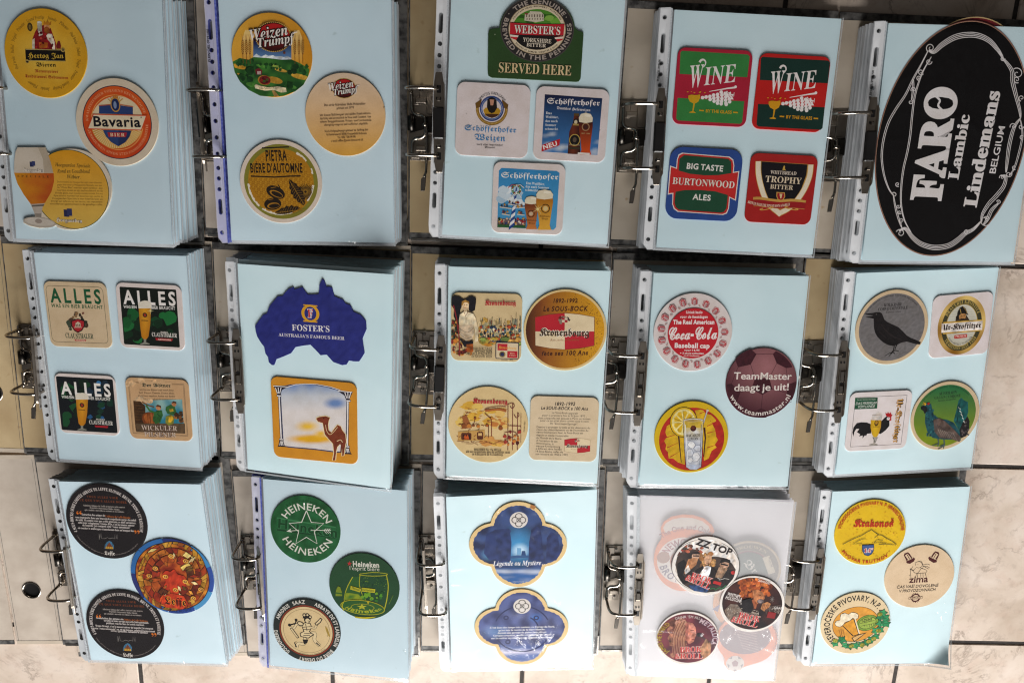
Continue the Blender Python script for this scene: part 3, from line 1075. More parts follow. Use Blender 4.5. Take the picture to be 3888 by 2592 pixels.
TABLE = {
 'king': ('11', -45.4, 81.4, -1.1, 'o', 52.4, 53.3, 286.0, 335.0, 0.2073, -0.0115, 0.01, -0.1913),
 'shield': ('11', 40.8, 1.7, 1.0, 'o', 53.5, 53.2, 728.0, 761.5, 0.2089, -0.0153, 0.0034, -0.1961),
 'glass': ('11', -25.1, -83.5, 0.2, 'o', 53.6, 51.1, 443.0, 1176.5, 0.2138, -0.0159, 0.0071, -0.2037),
 'fields': ('12', -42.5, 79.6, -2.4, 'o', 49.3, 49.6, 543.5, 345.0, 0.1977, -0.0007, 0.0132, -0.1892),
 'fieldtext': ('12', 46.2, 11.2, 2.8, 'o', 50.7, 49.9, 999.0, 712.5, 0.2021, -0.0144, -0.0051, -0.1949),
 'chestnut': ('12', -37.8, -73.2, 0.3, 'o', 51.8, 52.5, 600.0, 1128.0, 0.205, -0.0095, 0.0035, -0.2023),
 'inn': ('13', 0.6, 107.1, 0.1, 'o', 45.3, 35.8, 765.0, 181.0, 0.201, 0.0109, 0.0109, -0.1889),
 'oval': ('15', -1.9, 6.4, 1.0, 'o', 103.6, 147.8, 822.0, 829.0, 0.2324, 0.026, 0.0, -0.2154),
 'sousbock': ('23', 50.4, 68.4, 1.7, 'o', 55.3, 55.2, 1032.5, 535.0, 0.2053, 0.0041, 0.0018, -0.2107),
 'brasserie': ('23', -48.8, -68.7, 1.3, 'o', 55.9, 54.2, 534.5, 1146.5, 0.2128, 0.0003, 0.0039, -0.2246),
 'cap': ('24', -46.4, 69.7, 1.2, 'o', 53.5, 53.5, 598.0, 514.5, 0.2103, 0.0113, 0.0, -0.212),
 'football': ('24', 53.4, 1.3, 0.6, 'o', 48.7, 49.9, 1040.5, 841.5, 0.2145, 0.018, 0.0019, -0.2183),
 'lemon': ('24', -37.7, -77.6, 2.0, 'o', 51.9, 51.4, 587.5, 1191.0, 0.2163, 0.0088, -0.0039, -0.2244),
 'raven': ('25', -45.0, 70.1, 2.0, 'o', 53.5, 52.7, 672.5, 492.0, 0.2226, 0.0177, -0.0171, -0.2171),
 'grouse': ('25', 52.4, -65.0, 2.9, 'o', 52.4, 52.3, 1025.0, 1076.5, 0.234, 0.0203, -0.0246, -0.2344),
 'blacktext': ('31', -42.0, 87.6, -2.0, 'o', 58.7, 60.9, 713.5, 490.0, 0.2237, -0.0304, 0.0126, -0.2411),
 'mosaic': ('31', 43.8, 0.3, -4.0, 'o', 59.5, 60.8, 1154.0, 857.0, 0.2254, -0.0165, 0.022, -0.2511),
 'blacktextb': ('31', -41.2, -83.7, -1.5, 'o', 58.8, 60.4, 836.0, 1177.5, 0.2331, -0.0335, 0.0137, -0.262),
 'star': ('32', -44.0, 78.4, 1.5, 'o', 51.1, 52.6, 538.0, 517.5, 0.2184, -0.0123, 0.0119, -0.2272),
 'tumblers': ('32', 41.9, -3.7, 2.0, 'o', 52.2, 52.1, 940.0, 907.0, 0.2183, -0.0106, 0.0122, -0.2327),
 'jester': ('32', -46.1, -83.4, 5.6, 'o', 50.8, 52.0, 548.5, 1208.5, 0.2259, -0.0302, 0.0, -0.2401),
 'quatre': ('33', -5.1, 66.3, -1.9, 'o', 69.9, 70.1, 806.5, 581.0, 0.2006, 0.0063, 0.0, -0.2291),
 'quatreb': ('33', -0.7, -74.1, -2.2, 'o', 69.6, 66.8, 831.0, 1170.0, 0.2085, 0.0086, -0.0, -0.2473),
 'trio': ('34', -12.2, 43.1, -9.4, 'o', 49.1, 48.8, 846.5, 710.0, 0.1954, 0.0507, 0.039, -0.2212),
 'singer': ('34', 60.3, -18.3, -8.2, 'o', 47.6, 47.7, 1187.5, 988.0, 0.1972, 0.0509, 0.036, -0.2271),
 'longhair': ('34', -31.6, -81.3, 4.7, 'o', 47.6, 46.2, 715.0, 1239.5, 0.2052, -0.0062, -0.0084, -0.2401),
 'brown': ('34', -44.4, 50.0, 1.9, 'o', 43.4, 52.1, 687.5, 675.0, 0.1996, 0.0049, -0.0, -0.2265),
 'greenback': ('34', 51.1, 36.7, 1.9, 'o', 47.0, 49.3, 1162.5, 747.5, 0.1981, 0.0096, 0.0, -0.2269),
 'orangeback': ('34', 58.1, -82.6, 2.3, 'o', 46.3, 44.3, 1152.5, 1260.0, 0.2034, 0.0083, 0.0, -0.2394),
 'orangelow': ('34', 54.6, -20.1, 2.1, 'o', 53.4, 47.7, 1158.5, 995.0, 0.2006, 0.009, 0.0, -0.2328),
 'mountain': ('35', -40.3, 79.4, -0.9, 'o', 53.3, 53.8, 631.5, 516.0, 0.2164, 0.0296, -0.0021, -0.2352),
 'acorn': ('35', 43.6, 3.8, 1.7, 'o', 51.9, 54.7, 975.5, 823.0, 0.2207, 0.0235, -0.0128, -0.2449),
 'hops': ('35', -46.4, -74.1, 5.1, 'o', 54.0, 53.6, 528.5, 1148.5, 0.2222, 0.0039, -0.0266, -0.2533),
 'innbase': ('13', 0.2, 78.5, 1.0, 's', 116.1, 58.9, 754.2, 330.2, 0.2023, 0.0081, 0.0079, -0.1914),
 'white': ('13', -48.1, -2.4, 0.1, 's', 91.3, 88.2, 496.8, 730.0, 0.2053, 0.009, 0.0107, -0.1978),
 'neu': ('13', 50.2, -2.3, 0.1, 's', 91.3, 88.4, 973.0, 756.2, 0.2062, 0.0134, 0.0109, -0.1983),
 'pole': ('13', 1.9, -95.9, 0.6, 's', 91.6, 88.8, 713.2, 1205.0, 0.21, 0.0096, 0.0088, -0.2062),
 'winelight': ('14', -50.0, 57.3, -0.0, 's', 95.6, 93.5, 602.5, 520.8, 0.2148, 0.0199, 0.0102, -0.2044),
 'winedark': ('14', 51.6, 55.3, -0.6, 's', 91.4, 92.8, 1071.2, 553.8, 0.2153, 0.0263, 0.0125, -0.2046),
 'ales': ('14', -49.3, -63.6, -0.3, 's', 95.1, 92.0, 552.5, 1096.2, 0.2199, 0.0214, 0.0112, -0.2143),
 'trophy': ('14', 52.5, -65.1, -0.3, 's', 88.1, 88.6, 1011.8, 1125.0, 0.2206, 0.0257, 0.0112, -0.2148),
 'alles': ('21', -51.8, 64.5, 0.4, 's', 88.2, 90.2, 517.5, 477.2, 0.215, -0.0252, 0.0072, -0.2097),
 'allesb': ('21', 50.2, 66.0, -0.8, 's', 90.9, 89.4, 997.0, 490.0, 0.2116, -0.0156, 0.0116, -0.2085),
 'allesc': ('21', -52.9, -63.1, -0.5, 's', 87.7, 87.4, 578.0, 1071.0, 0.2211, -0.0226, 0.013, -0.2226),
 'cooper': ('21', 50.7, -64.9, 0.0, 's', 90.2, 89.2, 1052.5, 1102.5, 0.2181, -0.0192, 0.011, -0.2211),
 'land': ('22', -7.1, 75.4, 0.0, 's', 156.0, 116.9, 733.0, 510.0, 0.2188, -0.0033, 0.019, -0.2164),
 'camel': ('22', -3.0, -61.6, 0.8, 's', 121.6, 118.4, 758.8, 1124.5, 0.2267, -0.0065, 0.0208, -0.232),
 'girl': ('23', -54.6, 68.3, 0.6, 's', 94.2, 92.8, 522.8, 514.0, 0.2062, 0.0029, 0.0057, -0.2109),
 'soustext': ('23', 55.2, -70.4, 0.5, 's', 93.3, 93.1, 1024.0, 1171.2, 0.2118, 0.0086, 0.0069, -0.2243),
 'soldier': ('25', 57.3, 69.2, 2.6, 's', 88.8, 89.6, 1127.5, 475.0, 0.2272, 0.0211, -0.0198, -0.2197),
 'rooster': ('25', -49.3, -67.1, -0.2, 's', 93.6, 88.9, 582.8, 1108.2, 0.2303, 0.0267, -0.0121, -0.231),
}

class Art:
    """one printed coaster: a card body with ink layers on it, drawn in the units of a measured sketch and mapped to millimetres"""
    def __init__(s, n, body, outline=None, th=1.35, r=10, like=None):
        (s.key, s.u, s.w, s.th, sh, s.a, s.b, s.cx, s.cy, m0, m1, m2, m3) = TABLE[n]
        s.M = (m0, m1, m2, m3)
        s.k = sqrt(abs(m0 * m3 - m1 * m2))
        s.V = []
        s.F = []
        s.Cc = []
        s.z = th
        s.paint = 0.0
        if outline is None:
            if sh == 'o':
                s.R = (s.a + s.b) / 2
                o = ellip(0, 0, s.R, s.R, n=72)
            else:
                o = rrect(-s.a / 2, -s.b / 2, s.a / 2, s.b / 2, r)
        else:
            o = s.fix([s.L(*p) for p in outline])
        s.out = o
        n_ = len(o)
        rings = [(inset(o, .12), 0.0), (o, .2), (o, th - .3), (inset(o, .28), th)]
        for pts, z in rings:
            s.V += [(x, y, z) for x, y in pts]
        c = lin(body)
        edge = tuple(v * .92 for v in c)
        s.Cc += [c] * len(s.V)
        for k in range(3):
            for i in range(n_):
                j = (i + 1) % n_
                s.F.append((k * n_ + i, k * n_ + j, (k + 1) * n_ + j, (k + 1) * n_ + i))
        s.F.append(tuple(3 * n_ + i for i in range(n_)))
        s.F.append(tuple(n_ - 1 - i for i in range(n_)))
    def L(s, x, y):
        dx, dy = x - s.cx, y - s.cy
        return (s.M[0] * dx + s.M[1] * dy, s.M[2] * dx + s.M[3] * dy)
    def fix(s, pts):
        a = sum(pts[i - 1][0] * pts[i][1] - pts[i][0] * pts[i - 1][1] for i in range(len(pts)))
        return pts if a > 0 else pts[::-1]
    def up(s):
        s.z += .0035
    def mm(s, pts, col):
        """polygon in millimetres"""
        s.up()
        s.flat(pts, col)
    def flat(s, pts, col):
        pts = s.fix(pts)
        b = len(s.V)
        s.V += [(x, y, s.z) for x, y in pts]
        s.Cc += [lin(col)] * len(pts)
        s.F.append(tuple(range(b, b + len(pts))))
    def p(s, pts, col, clip=None):
        P = [s.L(*q) for q in pts]
        if clip is not None:
            P = s.clipto(P, clip)
            if len(P) < 3: return
        s.brush(P, col)
    def brush(s, P, col):
        """flat ink, or ink with the grain of a printed painting or photograph"""
        w = max(q[0] for q in P) - min(q[0] for q in P)
        h = max(q[1] for q in P) - min(q[1] for q in P)
        if s.paint and len(P) > 3 and min(w, h) > 2.2:
            c0 = lin(col)
            sd = len(s.F) % 17
            a = s.paint
            def f(x, y):
                k = 1 + a * (1.1 * nz(x, y, .035, sd) + .8 * nz(x, y * .6, .11, sd + 3))
                t = a * .25 * nz(x, y, .06, sd + 9)
                return (max(0, c0[0] * k * (1 + t)), max(0, c0[1] * k), max(0, c0[2] * k * (1 - t)))
            keep = (len(s.V), len(s.F), len(s.Cc))
            try:
                s.fill([s.inv(q) for q in P], f, max(5.5, max(w, h) / s.k / 26))
                return
            except Exception:
                del s.V[keep[0]:], s.F[keep[1]:], s.Cc[keep[2]:]
        s.mm(P, col)
    def clipto(s, P, clip):
        C = inset(s.out, .4) if clip is True else s.fix([s.L(*q) for q in clip])
        for i in range(len(C)):
            a, b = C[i], C[(i + 1) % len(C)]
            ex, ey = b[0] - a[0], b[1] - a[1]
            Q = []
            for j in range(len(P)):
                q0, q1 = P[j - 1], P[j]
                d0 = ex * (q0[1] - a[1]) - ey * (q0[0] - a[0])
                d1 = ex * (q1[1] - a[1]) - ey * (q1[0] - a[0])
                if (d0 >= 0) != (d1 >= 0):
                    t = d0 / (d0 - d1)
                    Q.append((q0[0] + (q1[0] - q0[0]) * t, q0[1] + (q1[1] - q0[1]) * t))
                if d1 >= 0: Q.append(q1)
            P = Q
            if len(P) < 3: return []
        return P
    def e(s, cx, cy, rx, ry, col, rot=0, n=40, clip=None):
        """ellipse in sketch units; rot in degrees clockwise in the sketch"""
        c = s.L(cx, cy)
        P = ellip(c[0], c[1], rx * s.k, ry * s.k, -rot, n)
        if clip is not None:
            P = s.clipto(P, clip)
            if len(P) < 3: return
        s.brush(P, col)
    def d(s, cx, cy, r, col, n=64):
        s.e(cx, cy, r, r, col, 0, n)
    def rg(s, cx, cy, r0, r1, col, n=64, ry0=None, ry1=None, a0=0, a1=360):
        """ring / arc band; clock angles"""
        s.up()
        c = s.L(cx, cy)
        ry0 = r0 if ry0 is None else ry0
        ry1 = r1 if ry1 is None else ry1
        m = max(2, int(n * (a1 - a0) / 360))
        b = len(s.V)
        cl = lin(col)
        for i in range(m + 1):
            w = radians(a0 + (a1 - a0) * i / m)
            for rx, ry in ((r0, ry0), (r1, ry1)):
                s.V.append((c[0] + rx * s.k * sin(w), c[1] + ry * s.k * cos(w), s.z))
                s.Cc.append(cl)
        for i in range(m):
            q = (b + 2 * i, b + 2 * i + 2, b + 2 * i + 3, b + 2 * i + 1)
            s.F.append(q if r1 < r0 else q[::-1])
    def bx(s, x0, y0, x1, y1, col, r=0, rot=0):
        c = s.L((x0 + x1) / 2, (y0 + y1) / 2)
        w, h = abs(x1 - x0) * s.k / 2, abs(y1 - y0) * s.k / 2
        P = rrect(-w, -h, w, h, r * s.k) if r else [(-w, -h), (w, -h), (w, h), (-w, h)]
        ca, sa = cos(radians(-rot)), sin(radians(-rot))
        s.mm([(c[0] + x * ca - y * sa, c[1] + x * sa + y * ca) for x, y in P], col)
    def fr(s, x0, y0, x1, y1, w, col, r=0):
        """rectangular frame line"""
        c = s.L((x0 + x1) / 2, (y0 + y1) / 2)
        hx, hy = abs(x1 - x0) * s.k / 2, abs(y1 - y0) * s.k / 2
        o = rrect(-hx, -hy, hx, hy, max(r * s.k, .2))
        i = rrect(-hx + w * s.k, -hy + w * s.k, hx - w * s.k, hy - w * s.k, max((r - w) * s.k, .1))
        s.up()
        b = len(s.V)
        n = len(o)
        s.V += [(c[0] + x, c[1] + y, s.z) for x, y in o] + [(c[0] + x, c[1] + y, s.z) for x, y in i]
        s.Cc += [lin(col)] * (2 * n)
        for k in range(n):
            j = (k + 1) % n
            s.F.append((b + k, b + j, b + n + j, b + n + k))
    def l(s, pts, w, col, w1=None, closed=False, sub=1):
        """polyline stroke, width w (to w1)"""
        if sub > 1:
            q = catmull([(x, y, 0) for x, y in pts], sub)
            pts = [(v.x, v.y) for v in q]
        P = [Vector(s.L(*q)) for q in pts]
        if closed: P.append(P[0])
        n = len(P)
        s.up()
        b = len(s.V)
        cl = lin(col)
        for i in range(n):
            t = P[min(i + 1, n - 1)] - P[max(i - 1, 0)]
            if t.length < 1e-9: t = Vector((1, 0))
            t.normalize()
            ww = w if w1 is None else w + (w1 - w) * i / (n - 1)
            o = Vector((-t.y, t.x)) * ww * s.k / 2
            for q in (P[i] - o, P[i] + o):
                s.V.append((q.x, q.y, s.z))
                s.Cc.append(cl)
        for i in range(n - 1):
            s.F.append((b + 2 * i, b + 2 * i + 2, b + 2 * i + 3, b + 2 * i + 1))
    def fill(s, pts, f, step=8, clip=None):
        """polygon with ink colour f(x, y) given in sketch units, blended between points"""
        P = [(q[0], q[1]) for q in pts]
        # densify the border
        B = []
        n = len(P)
        for i in range(n):
            a, b = P[i], P[(i + 1) % n]
            m = max(1, int(hypot(b[0] - a[0], b[1] - a[1]) / step))
            for k in range(m):
                B.append((a[0] + (b[0] - a[0]) * k / m, a[1] + (b[1] - a[1]) * k / m))
        xs = [q[0] for q in P]
        ys = [q[1] for q in P]
        G = []
        y = min(ys) + step * .5
        while y < max(ys):
            x = min(xs) + step * .5
            while x < max(xs):
                if inside(x, y, P): G.append((x, y))
                x += step
            y += step
        nb = len(B)
        r = delaunay_2d_cdt([Vector(q) for q in B + G], [(i, (i + 1) % nb) for i in range(nb)], [], 1, 1e-5)
        s.up()
        b = len(s.V)
        for v in r[0]:
            q = s.L(v.x, v.y)
            s.V.append((q[0], q[1], s.z))
            s.Cc.append(lin(f(v.x, v.y)))
        for fc in r[2]:
            a_ = 0
            pt = [s.V[b + i] for i in fc]
            for i in range(len(pt)):
                a_ += pt[i - 1][0] * pt[i][1] - pt[i][0] * pt[i - 1][1]
            fc = [b + i for i in fc]
            s.F.append(tuple(fc if a_ > 0 else fc[::-1]))
    def inv(s, q):
        m0, m1, m2, m3 = s.M
        d = m0 * m3 - m1 * m2
        return (s.cx + (m3 * q[0] - m1 * q[1]) / d, s.cy + (m0 * q[1] - m2 * q[0]) / d)
    def disc_fill(s, cx, cy, r, f, step=9, n=64):
        c = s.L(cx, cy)
        s.fill([s.inv((c[0] + r * s.k * cos(2 * pi * i / n), c[1] + r * s.k * sin(2 * pi * i / n))) for i in range(n)], f, step)
    def full(s, f, step=14, d=.35):
        """ink over the whole face"""
        s.fill([s.inv(q) for q in inset(s.out, d)], f, step)
    def blobs(s, n, x0, y0, x1, y1, r0, r1, cols, seed=1, clip=None, asp=1.0):
        R = random.Random(seed)
        for i in range(n):
            x, y = R.uniform(x0, x1), R.uniform(y0, y1)
            r = R.uniform(r0, r1)
            a0 = R.uniform(0, 6)
            P = [(x + r * asp * R.uniform(.65, 1.2) * cos(a0 + 2 * pi * k / 9), y + r * R.uniform(.65, 1.2) * sin(a0 + 2 * pi * k / 9)) for k in range(9)]
            s.p(P, R.choice(cols), clip)
    # --- text
    def put(s, lay, f, col):
        cl = lin(col)
        for x, V, F, a in lay:
            b = len(s.V)
            for vx, vy in V:
                q = f(x + vx, vy)
                s.V.append((q[0], q[1], s.z))
                s.Cc.append(cl)
            for fc in F:
                s.F.append(tuple(b + i for i in fc))
    def t(s, txt, x0, y0, x1, y1, h, col, st='sb', o=None, off=.03, track=0.0, al=None, slant=0.0):
        """text on the baseline (x0,y0)-(x1,y1), fitted to it; h = cap height; o = outline ink"""
        A = Vector(s.L(x0, y0))
        B = Vector(s.L(x1, y1))
        d = B - A
        w = d.length
        d.normalize()
        n = Vector((-d.y, d.x))
        hh = h * s.k
        for k in ((1, 0) if o else (0,)):
            lay, W_ = layout(txt, st, off if k else 0.0, track)
            sx = w / W_
            if al:
                sx = min(sx, hh * 1.05)
            s.up()
            s.put(lay, lambda x, y: A + d * (x * sx + slant * y * hh) + n * (y * hh), o if k else col)
    def c(s, txt, cx, cy, r, a0, a1, h, col, st='sb', flip=False, ry=None, o=None, off=.03):
        """text along an arc; a0..a1 clock angles of its first and last edge; flip = reads along the bottom"""
        c0 = s.L(cx, cy)
        hh = h * s.k
        rx_, ry_ = r * s.k, (r if ry is None else ry) * s.k
        for k in ((1, 0) if o else (0,)):
            lay, W_ = layout(txt, st, off if k else 0.0, .06)
            s.up()
            def f(x, y):
                w = radians(a0 + (a1 - a0) * x / W_)
                q = -y * hh if flip else y * hh
                return (c0[0] + (rx_ + q) * sin(w), c0[1] + (ry_ + q) * cos(w))
            s.put(lay, f, o if k else col)
    def done(s, label, group=None, name='beer_coaster', cat='coaster', lift=0.2):
        me = bpy.data.meshes.new(name)
        me.from_pydata([(x * .001, y * .001, z * .001) for x, y, z in s.V], [], s.F)
        at = me.color_attributes.new('ink', 'FLOAT_COLOR', 'POINT')
        buf = []
        for c in s.Cc:
            buf += [c[0], c[1], c[2], 1.0]
        at.data.foreach_set('color', buf)
        me.materials.append(CARD)
        me.update()
        mw = SHEET[s.key] @ Matrix.Translation((s.u * .001, s.w * .001, lift * .001)) @ Matrix.Rotation(radians(s.th), 4, 'Z')
        o = link(name, me, None, mw)
        tag(o, label, cat, group)
        return o

def inside(x, y, P):
    c = False
    j = len(P) - 1
    for i in range(len(P)):
        if (P[i][1] > y) != (P[j][1] > y) and x < (P[j][0] - P[i][0]) * (y - P[i][1]) / (P[j][1] - P[i][1]) + P[i][0]:
            c = not c
        j = i
    return c
def mixc(a, b, t):
    a, b = lin(a), lin(b)
    t = max(0.0, min(1.0, t))
    return tuple(a[i] + (b[i] - a[i]) * t for i in range(3))
def nz(x, y, sc_=.02, seed=0):
    return noise.noise(Vector((x * sc_, y * sc_, seed * 7.3)))
# ------------------------------------------------------------------ printed coasters
def art_king():
    a = Art('king', 'd8a524')
    a.paint = 0.45
    a.full(lambda x, y: mixc('e6bf4c', 'dba120', hypot(x - 286, y - 335) / 240 + .25 * nz(x, y, .012)), 16)
    wd = ['Oud bruin', 'Dubbel', 'Tripel', 'Primator', 'Grand Prestige', 'Janneke', 'Pilsener', 'Oud bruin', 'Dubbel', 'Tripel', 'Primator', 'Grand Prestige', 'Janneke', 'Pilsener']
    w = -118
    for s in wd:
        sp = len(s) * 2.25
        a.c(s, 286, 335, 205, w, w + sp, 20, '7a5c1c', 'rbi')
        w += sp + 5.6
    # robed figure
    a.p([(205, 305), (205, 245), (222, 200), (245, 165), (285, 160), (318, 180), (335, 230), (350, 270), (352, 310)], '8c1a1c')
    a.p([(204, 250), (218, 240), (219, 305), (203, 306)], 'd8cdb8')
    a.p([(290, 225), (300, 212), (325, 215), (342, 265), (345, 310), (330, 312), (318, 270), (300, 250)], 'e0d6c4')
    a.p([(240, 190), (262, 182), (268, 220), (245, 228)], 'cfc4b4')
    a.p([(234, 145), (262, 140), (264, 195), (238, 198)], 'a8a294')
    a.e(248, 143, 15, 7, 'd8d2c4')
    a.e(294, 175, 18, 25, 'c88a58')
    a.e(294, 192, 19, 22, '8a4a1c')
    a.p([(272, 158), (276, 132), (288, 146), (298, 128), (308, 146), (322, 136), (318, 160)], 'b8741c')
    a.p([(245, 265), (300, 268), (298, 300), (248, 300)], 'b8601c')
    a.blobs(14, 225, 205, 335, 300, 5, 10, ['6a1014', 'a82420', '5c0c10', 'b03a2c'], 3)
    a.e(190, 172, 17, 25, '4a3a18')
    a.e(190, 172, 9, 14, '7a6430')
    a.p([(352, 285), (362, 258), (374, 258), (382, 288), (380, 306), (354, 306)], '7a2020')
    # banner
    a.p([(160, 308), (405, 312), (410, 384), (164, 380)], '15110e')
    a.d(172, 384, 12, 'b89a50')
    a.d(172, 384, 8, '2a1c10')
    a.d(394, 313, 13, 'b89a50')
    a.d(394, 313, 8, '2a1c10')
    a.l([(162, 310), (404, 314)], 3, 'c8b070')
    a.l([(166, 378), (408, 382)], 3, 'c8b070')
    a.t('Hertog Jan', 178, 363, 398, 364, 38, 'd8b040', 'f')
    a.t('Bieren', 230, 416, 352, 418, 29, '1c140c', 'f')
    a.t('Natuurzuiver', 220, 452, 364, 456, 20, 'a83020', 'f')
    a.t('Traditioneel Gebrouwen', 160, 484, 428, 495, 21, 'a83020', 'f')
    a.done('round golden yellow coaster with a robed bearded figure above a black banner')

def art_shield():
    a = Art('shield', 'dccbb4')
    c = (728, 762)
    a.rg(*c, 221, 216, '1c2038')
    a.disc_fill(*c, 216, lambda x, y: mixc('d95a1e', 'c8401c', .5 + nz(x, y, .011) + (y - 762) / 500), 16)
    a.c('KWALITEITSBIER VOLGENS EEUWENOUDE', *c, 184, -88, 72, 15, 'e2a070', 'rb')
    a.c('GEBROUWEN SINDS 1719 FAMILIETRADITIE', *c, 198, 258, 92, 15, 'e2a070', 'rb', True)
    a.rg(*c, 166, 162, 'e8b060')
    a.p([(566, 762)] + [(728 + 162 * sin(radians(w)), 762 - 162 * cos(radians(w))) for w in range(-90, 91, 6)], 'e0cda8')
    a.p([(728 + 162 * sin(radians(w)), 762 - 162 * cos(radians(w))) for w in range(90, 271, 6)], 'd6a040')
    for w in range(96, 268, 5):
        s, q = sin(radians(w)), -cos(radians(w))
        a.l([(728 + 40 * s, 762 + 40 * q), (728 + 160 * s, 762 + 160 * q)], 1.5, 'eddcae', 4.5)
    a.p([(617, 660), (690, 655), (705, 646), (735, 646), (755, 658), (826, 668), (826, 712), (617, 706)], '2a3f74')
    a.l([(615, 657), (690, 652), (716, 640), (750, 652), (828, 665)], 4, 'c8502a')
    a.p([(638, 808), (820, 813), (808, 850), (782, 885), (737, 912), (692, 886), (658, 850)], '2c4276')
    a.p([(737, 813), (820, 813), (808, 850), (782, 885), (737, 912)], '24335e')
    a.l([(638, 808), (658, 850), (692, 886), (737, 912), (782, 885), (808, 850), (820, 813)], 3, 'e0b058')
    a.p([(668, 822), (790, 824), (783, 853), (676, 851)], 'a82430')
    a.t('BIER', 686, 848, 776, 849, 20, 'e6d2b0', 'rb', track=.2)
    # crest
    for dx, dy in ((-46, -38), (-30, -48), (28, -48), (46, -40)):
        a.l([(718, 655), (718 + dx, 655 + dy)], 5, 'c8923c')
    a.e(718, 652, 31, 44, 'c8923c')
    a.e(718, 652, 25, 37, '1e2c58')
    a.e(716, 654, 10, 22, '8090b4')
    a.p([(700, 612), (706, 592), (714, 604), (719, 588), (725, 604), (732, 594), (736, 614)], 'c07a2c')
    # name banner
    a.p([(578, 708), (914, 716), (882, 812), (542, 804)], 'd0481c')
    a.p([(583, 714), (906, 722), (877, 806), (550, 798)], 'e6d5b6')
    a.t('Bavaria', 584, 784, 876, 789, 58, '15131c', 'sb')
    a.d(877, 730, 4, '333333')
    a.done('round cream rimmed coaster with an orange ring and a blue shield behind a name banner')

def art_glass():
    c = (443, 1177)
    R = 252
    o = [(114, 917), (284, 917), (298, 948)] + [(c[0] + R * sin(radians(w)), c[1] - R * cos(radians(w))) for w in range(-30, 201, 5)] + [(350, 1402), (300, 1415), (245, 1419), (180, 1405), (142, 1384), (160, 1364), (219, 1356), (214, 1325), (193, 1275), (150, 1210), (110, 1140), (90, 1075), (92, 1000), (100, 945)]
    a = Art('glass', 'd9cbb8', o)
    a.d(*c, 240, '24401e')
    a.disc_fill(*c, 236, lambda x, y: mixc('dc9a20', 'd8b050', (y - 950) / 420), 18)
    a.t('Hoegaarden Speciale.', 345, 1034, 566, 1042, 22, '3a3a1c', 'rbi')
    a.t('Rond en Goudblond', 358, 1073, 560, 1076, 22, '3a3a1c', 'rbi')
    a.t('Witbier.', 420, 1108, 502, 1110, 22, '3a3a1c', 'rbi')
    L_ = ['De brouwers van Hoegaarden stelt u een bijzonder', 'gegist bier voor u: Hoegaarden Speciale, een bier', 'de "Witte Bier" met een eigen karakter. Zijn', 'heerlijke smaak en zijn zachte afdronk en de', 'blonde glans, een mooie ronde smaak, fris en', 'fijne aroma komen het best tot zijn recht in', 'Hoegaarden Speciale is een heerlijk bier en', 'brengt aan tafel en op het terras, van september', 'eind februari geschonken in de gezellige cafés.']
    for i, s in enumerate(L_):
        y = 1134 + i * 17
        x0 = 358 if i < 4 else 352 - (i - 3) * 8
        a.t(s, x0, y, 636 + min(i, 3), y + 5, 10.5, '6a4a1a', 's')
    a.bx(398, 1302, 432, 1346, '2a2d52')
    a.bx(418, 1296, 450, 1340, '343a66')
    a.t('Hoegaarden', 350, 1376, 514, 1384, 28, 'e8ded0', 'f', o='1a1418', off=.05)
    # the beer glass
    a.p([(114, 918), (284, 918), (300, 955), (318, 1010), (334, 1075), (90, 1073), (93, 1000), (101, 945)], 'cdc0b0')
    a.p([(240, 918), (284, 918), (300, 955), (318, 1010), (334, 1075), (276, 1074), (270, 990)], 'b5a692')
    a.fill([(90, 1073), (336, 1077), (338, 1127), (322, 1190), (282, 1258), (240, 1272), (192, 1266), (150, 1210), (110, 1140)], lambda x, y: mixc('d08a1c', 'b8521a', (x - 90) / 230 + .3 * nz(x, y, .02)), 14)
    a.t('SPECIALE', 112, 1100, 308, 1104, 13, '4a3210', 'rb', track=.8)
    a.bx(188, 1006, 212, 1036, '2a2d52')
    a.bx(200, 1002, 222, 1030, '343a66')
    a.t('Hoegaarden', 145, 1064, 274, 1068, 24, 'eee4d8', 'f', o='1a1418', off=.05)
    a.p([(192, 1268), (282, 1262), (266, 1284), (260, 1330), (258, 1352), (220, 1352), (215, 1325), (202, 1290)], 'b9aca0')
    a.p([(196, 1274), (278, 1268), (272, 1280), (200, 1284)], '6a6058')
    a.p([(218, 1326), (258, 1326), (258, 1352), (222, 1352)], '8d8278')
    a.e(246, 1382, 104, 32, 'b5aa9e', 4)
    a.e(246, 1378, 92, 24, 'c9beb2', 4)
    a.e(240, 1374, 22, 14, '9a8c82')
    a.done('die cut coaster of a tall beer glass joined to a round yellow text panel')

def weizen_logo(a, cx, cy, s, beads=True):
    f = lambda x, y: (cx + x * s, cy + y * s)
    a.e(cx, cy, 112 * s, 92 * s, 'a07830')
    a.e(cx, cy, 108 * s, 88 * s, '2a0a08')
    a.fill([(cx + 102 * s * cos(w * pi / 24), cy + 82 * s * sin(w * pi / 24)) for w in range(48)], lambda x, y: mixc('b01c1c', '3a0a0a', (y - cy) / (120 * s) + .4), 16 * s)
    if beads:
        for i in range(56):
            w = 2 * pi * i / 56
            a.d(*f(110 * cos(w), 90 * sin(w)), 3.2 * s, 'd8b060', 6)
    for txt, p0, p1, h in (('Weizen', (-138, 22), (92, -14), 62), ('Trumpf', (-92, 66), (140, 30), 54)):
        a.t(txt, *f(*p0), *f(*p1), h * s, 'ece4dc', 'rbi', o='240a08', off=.06)
    a.l([f(125, -26), f(148, -30)], 6 * s, 'ece4dc')

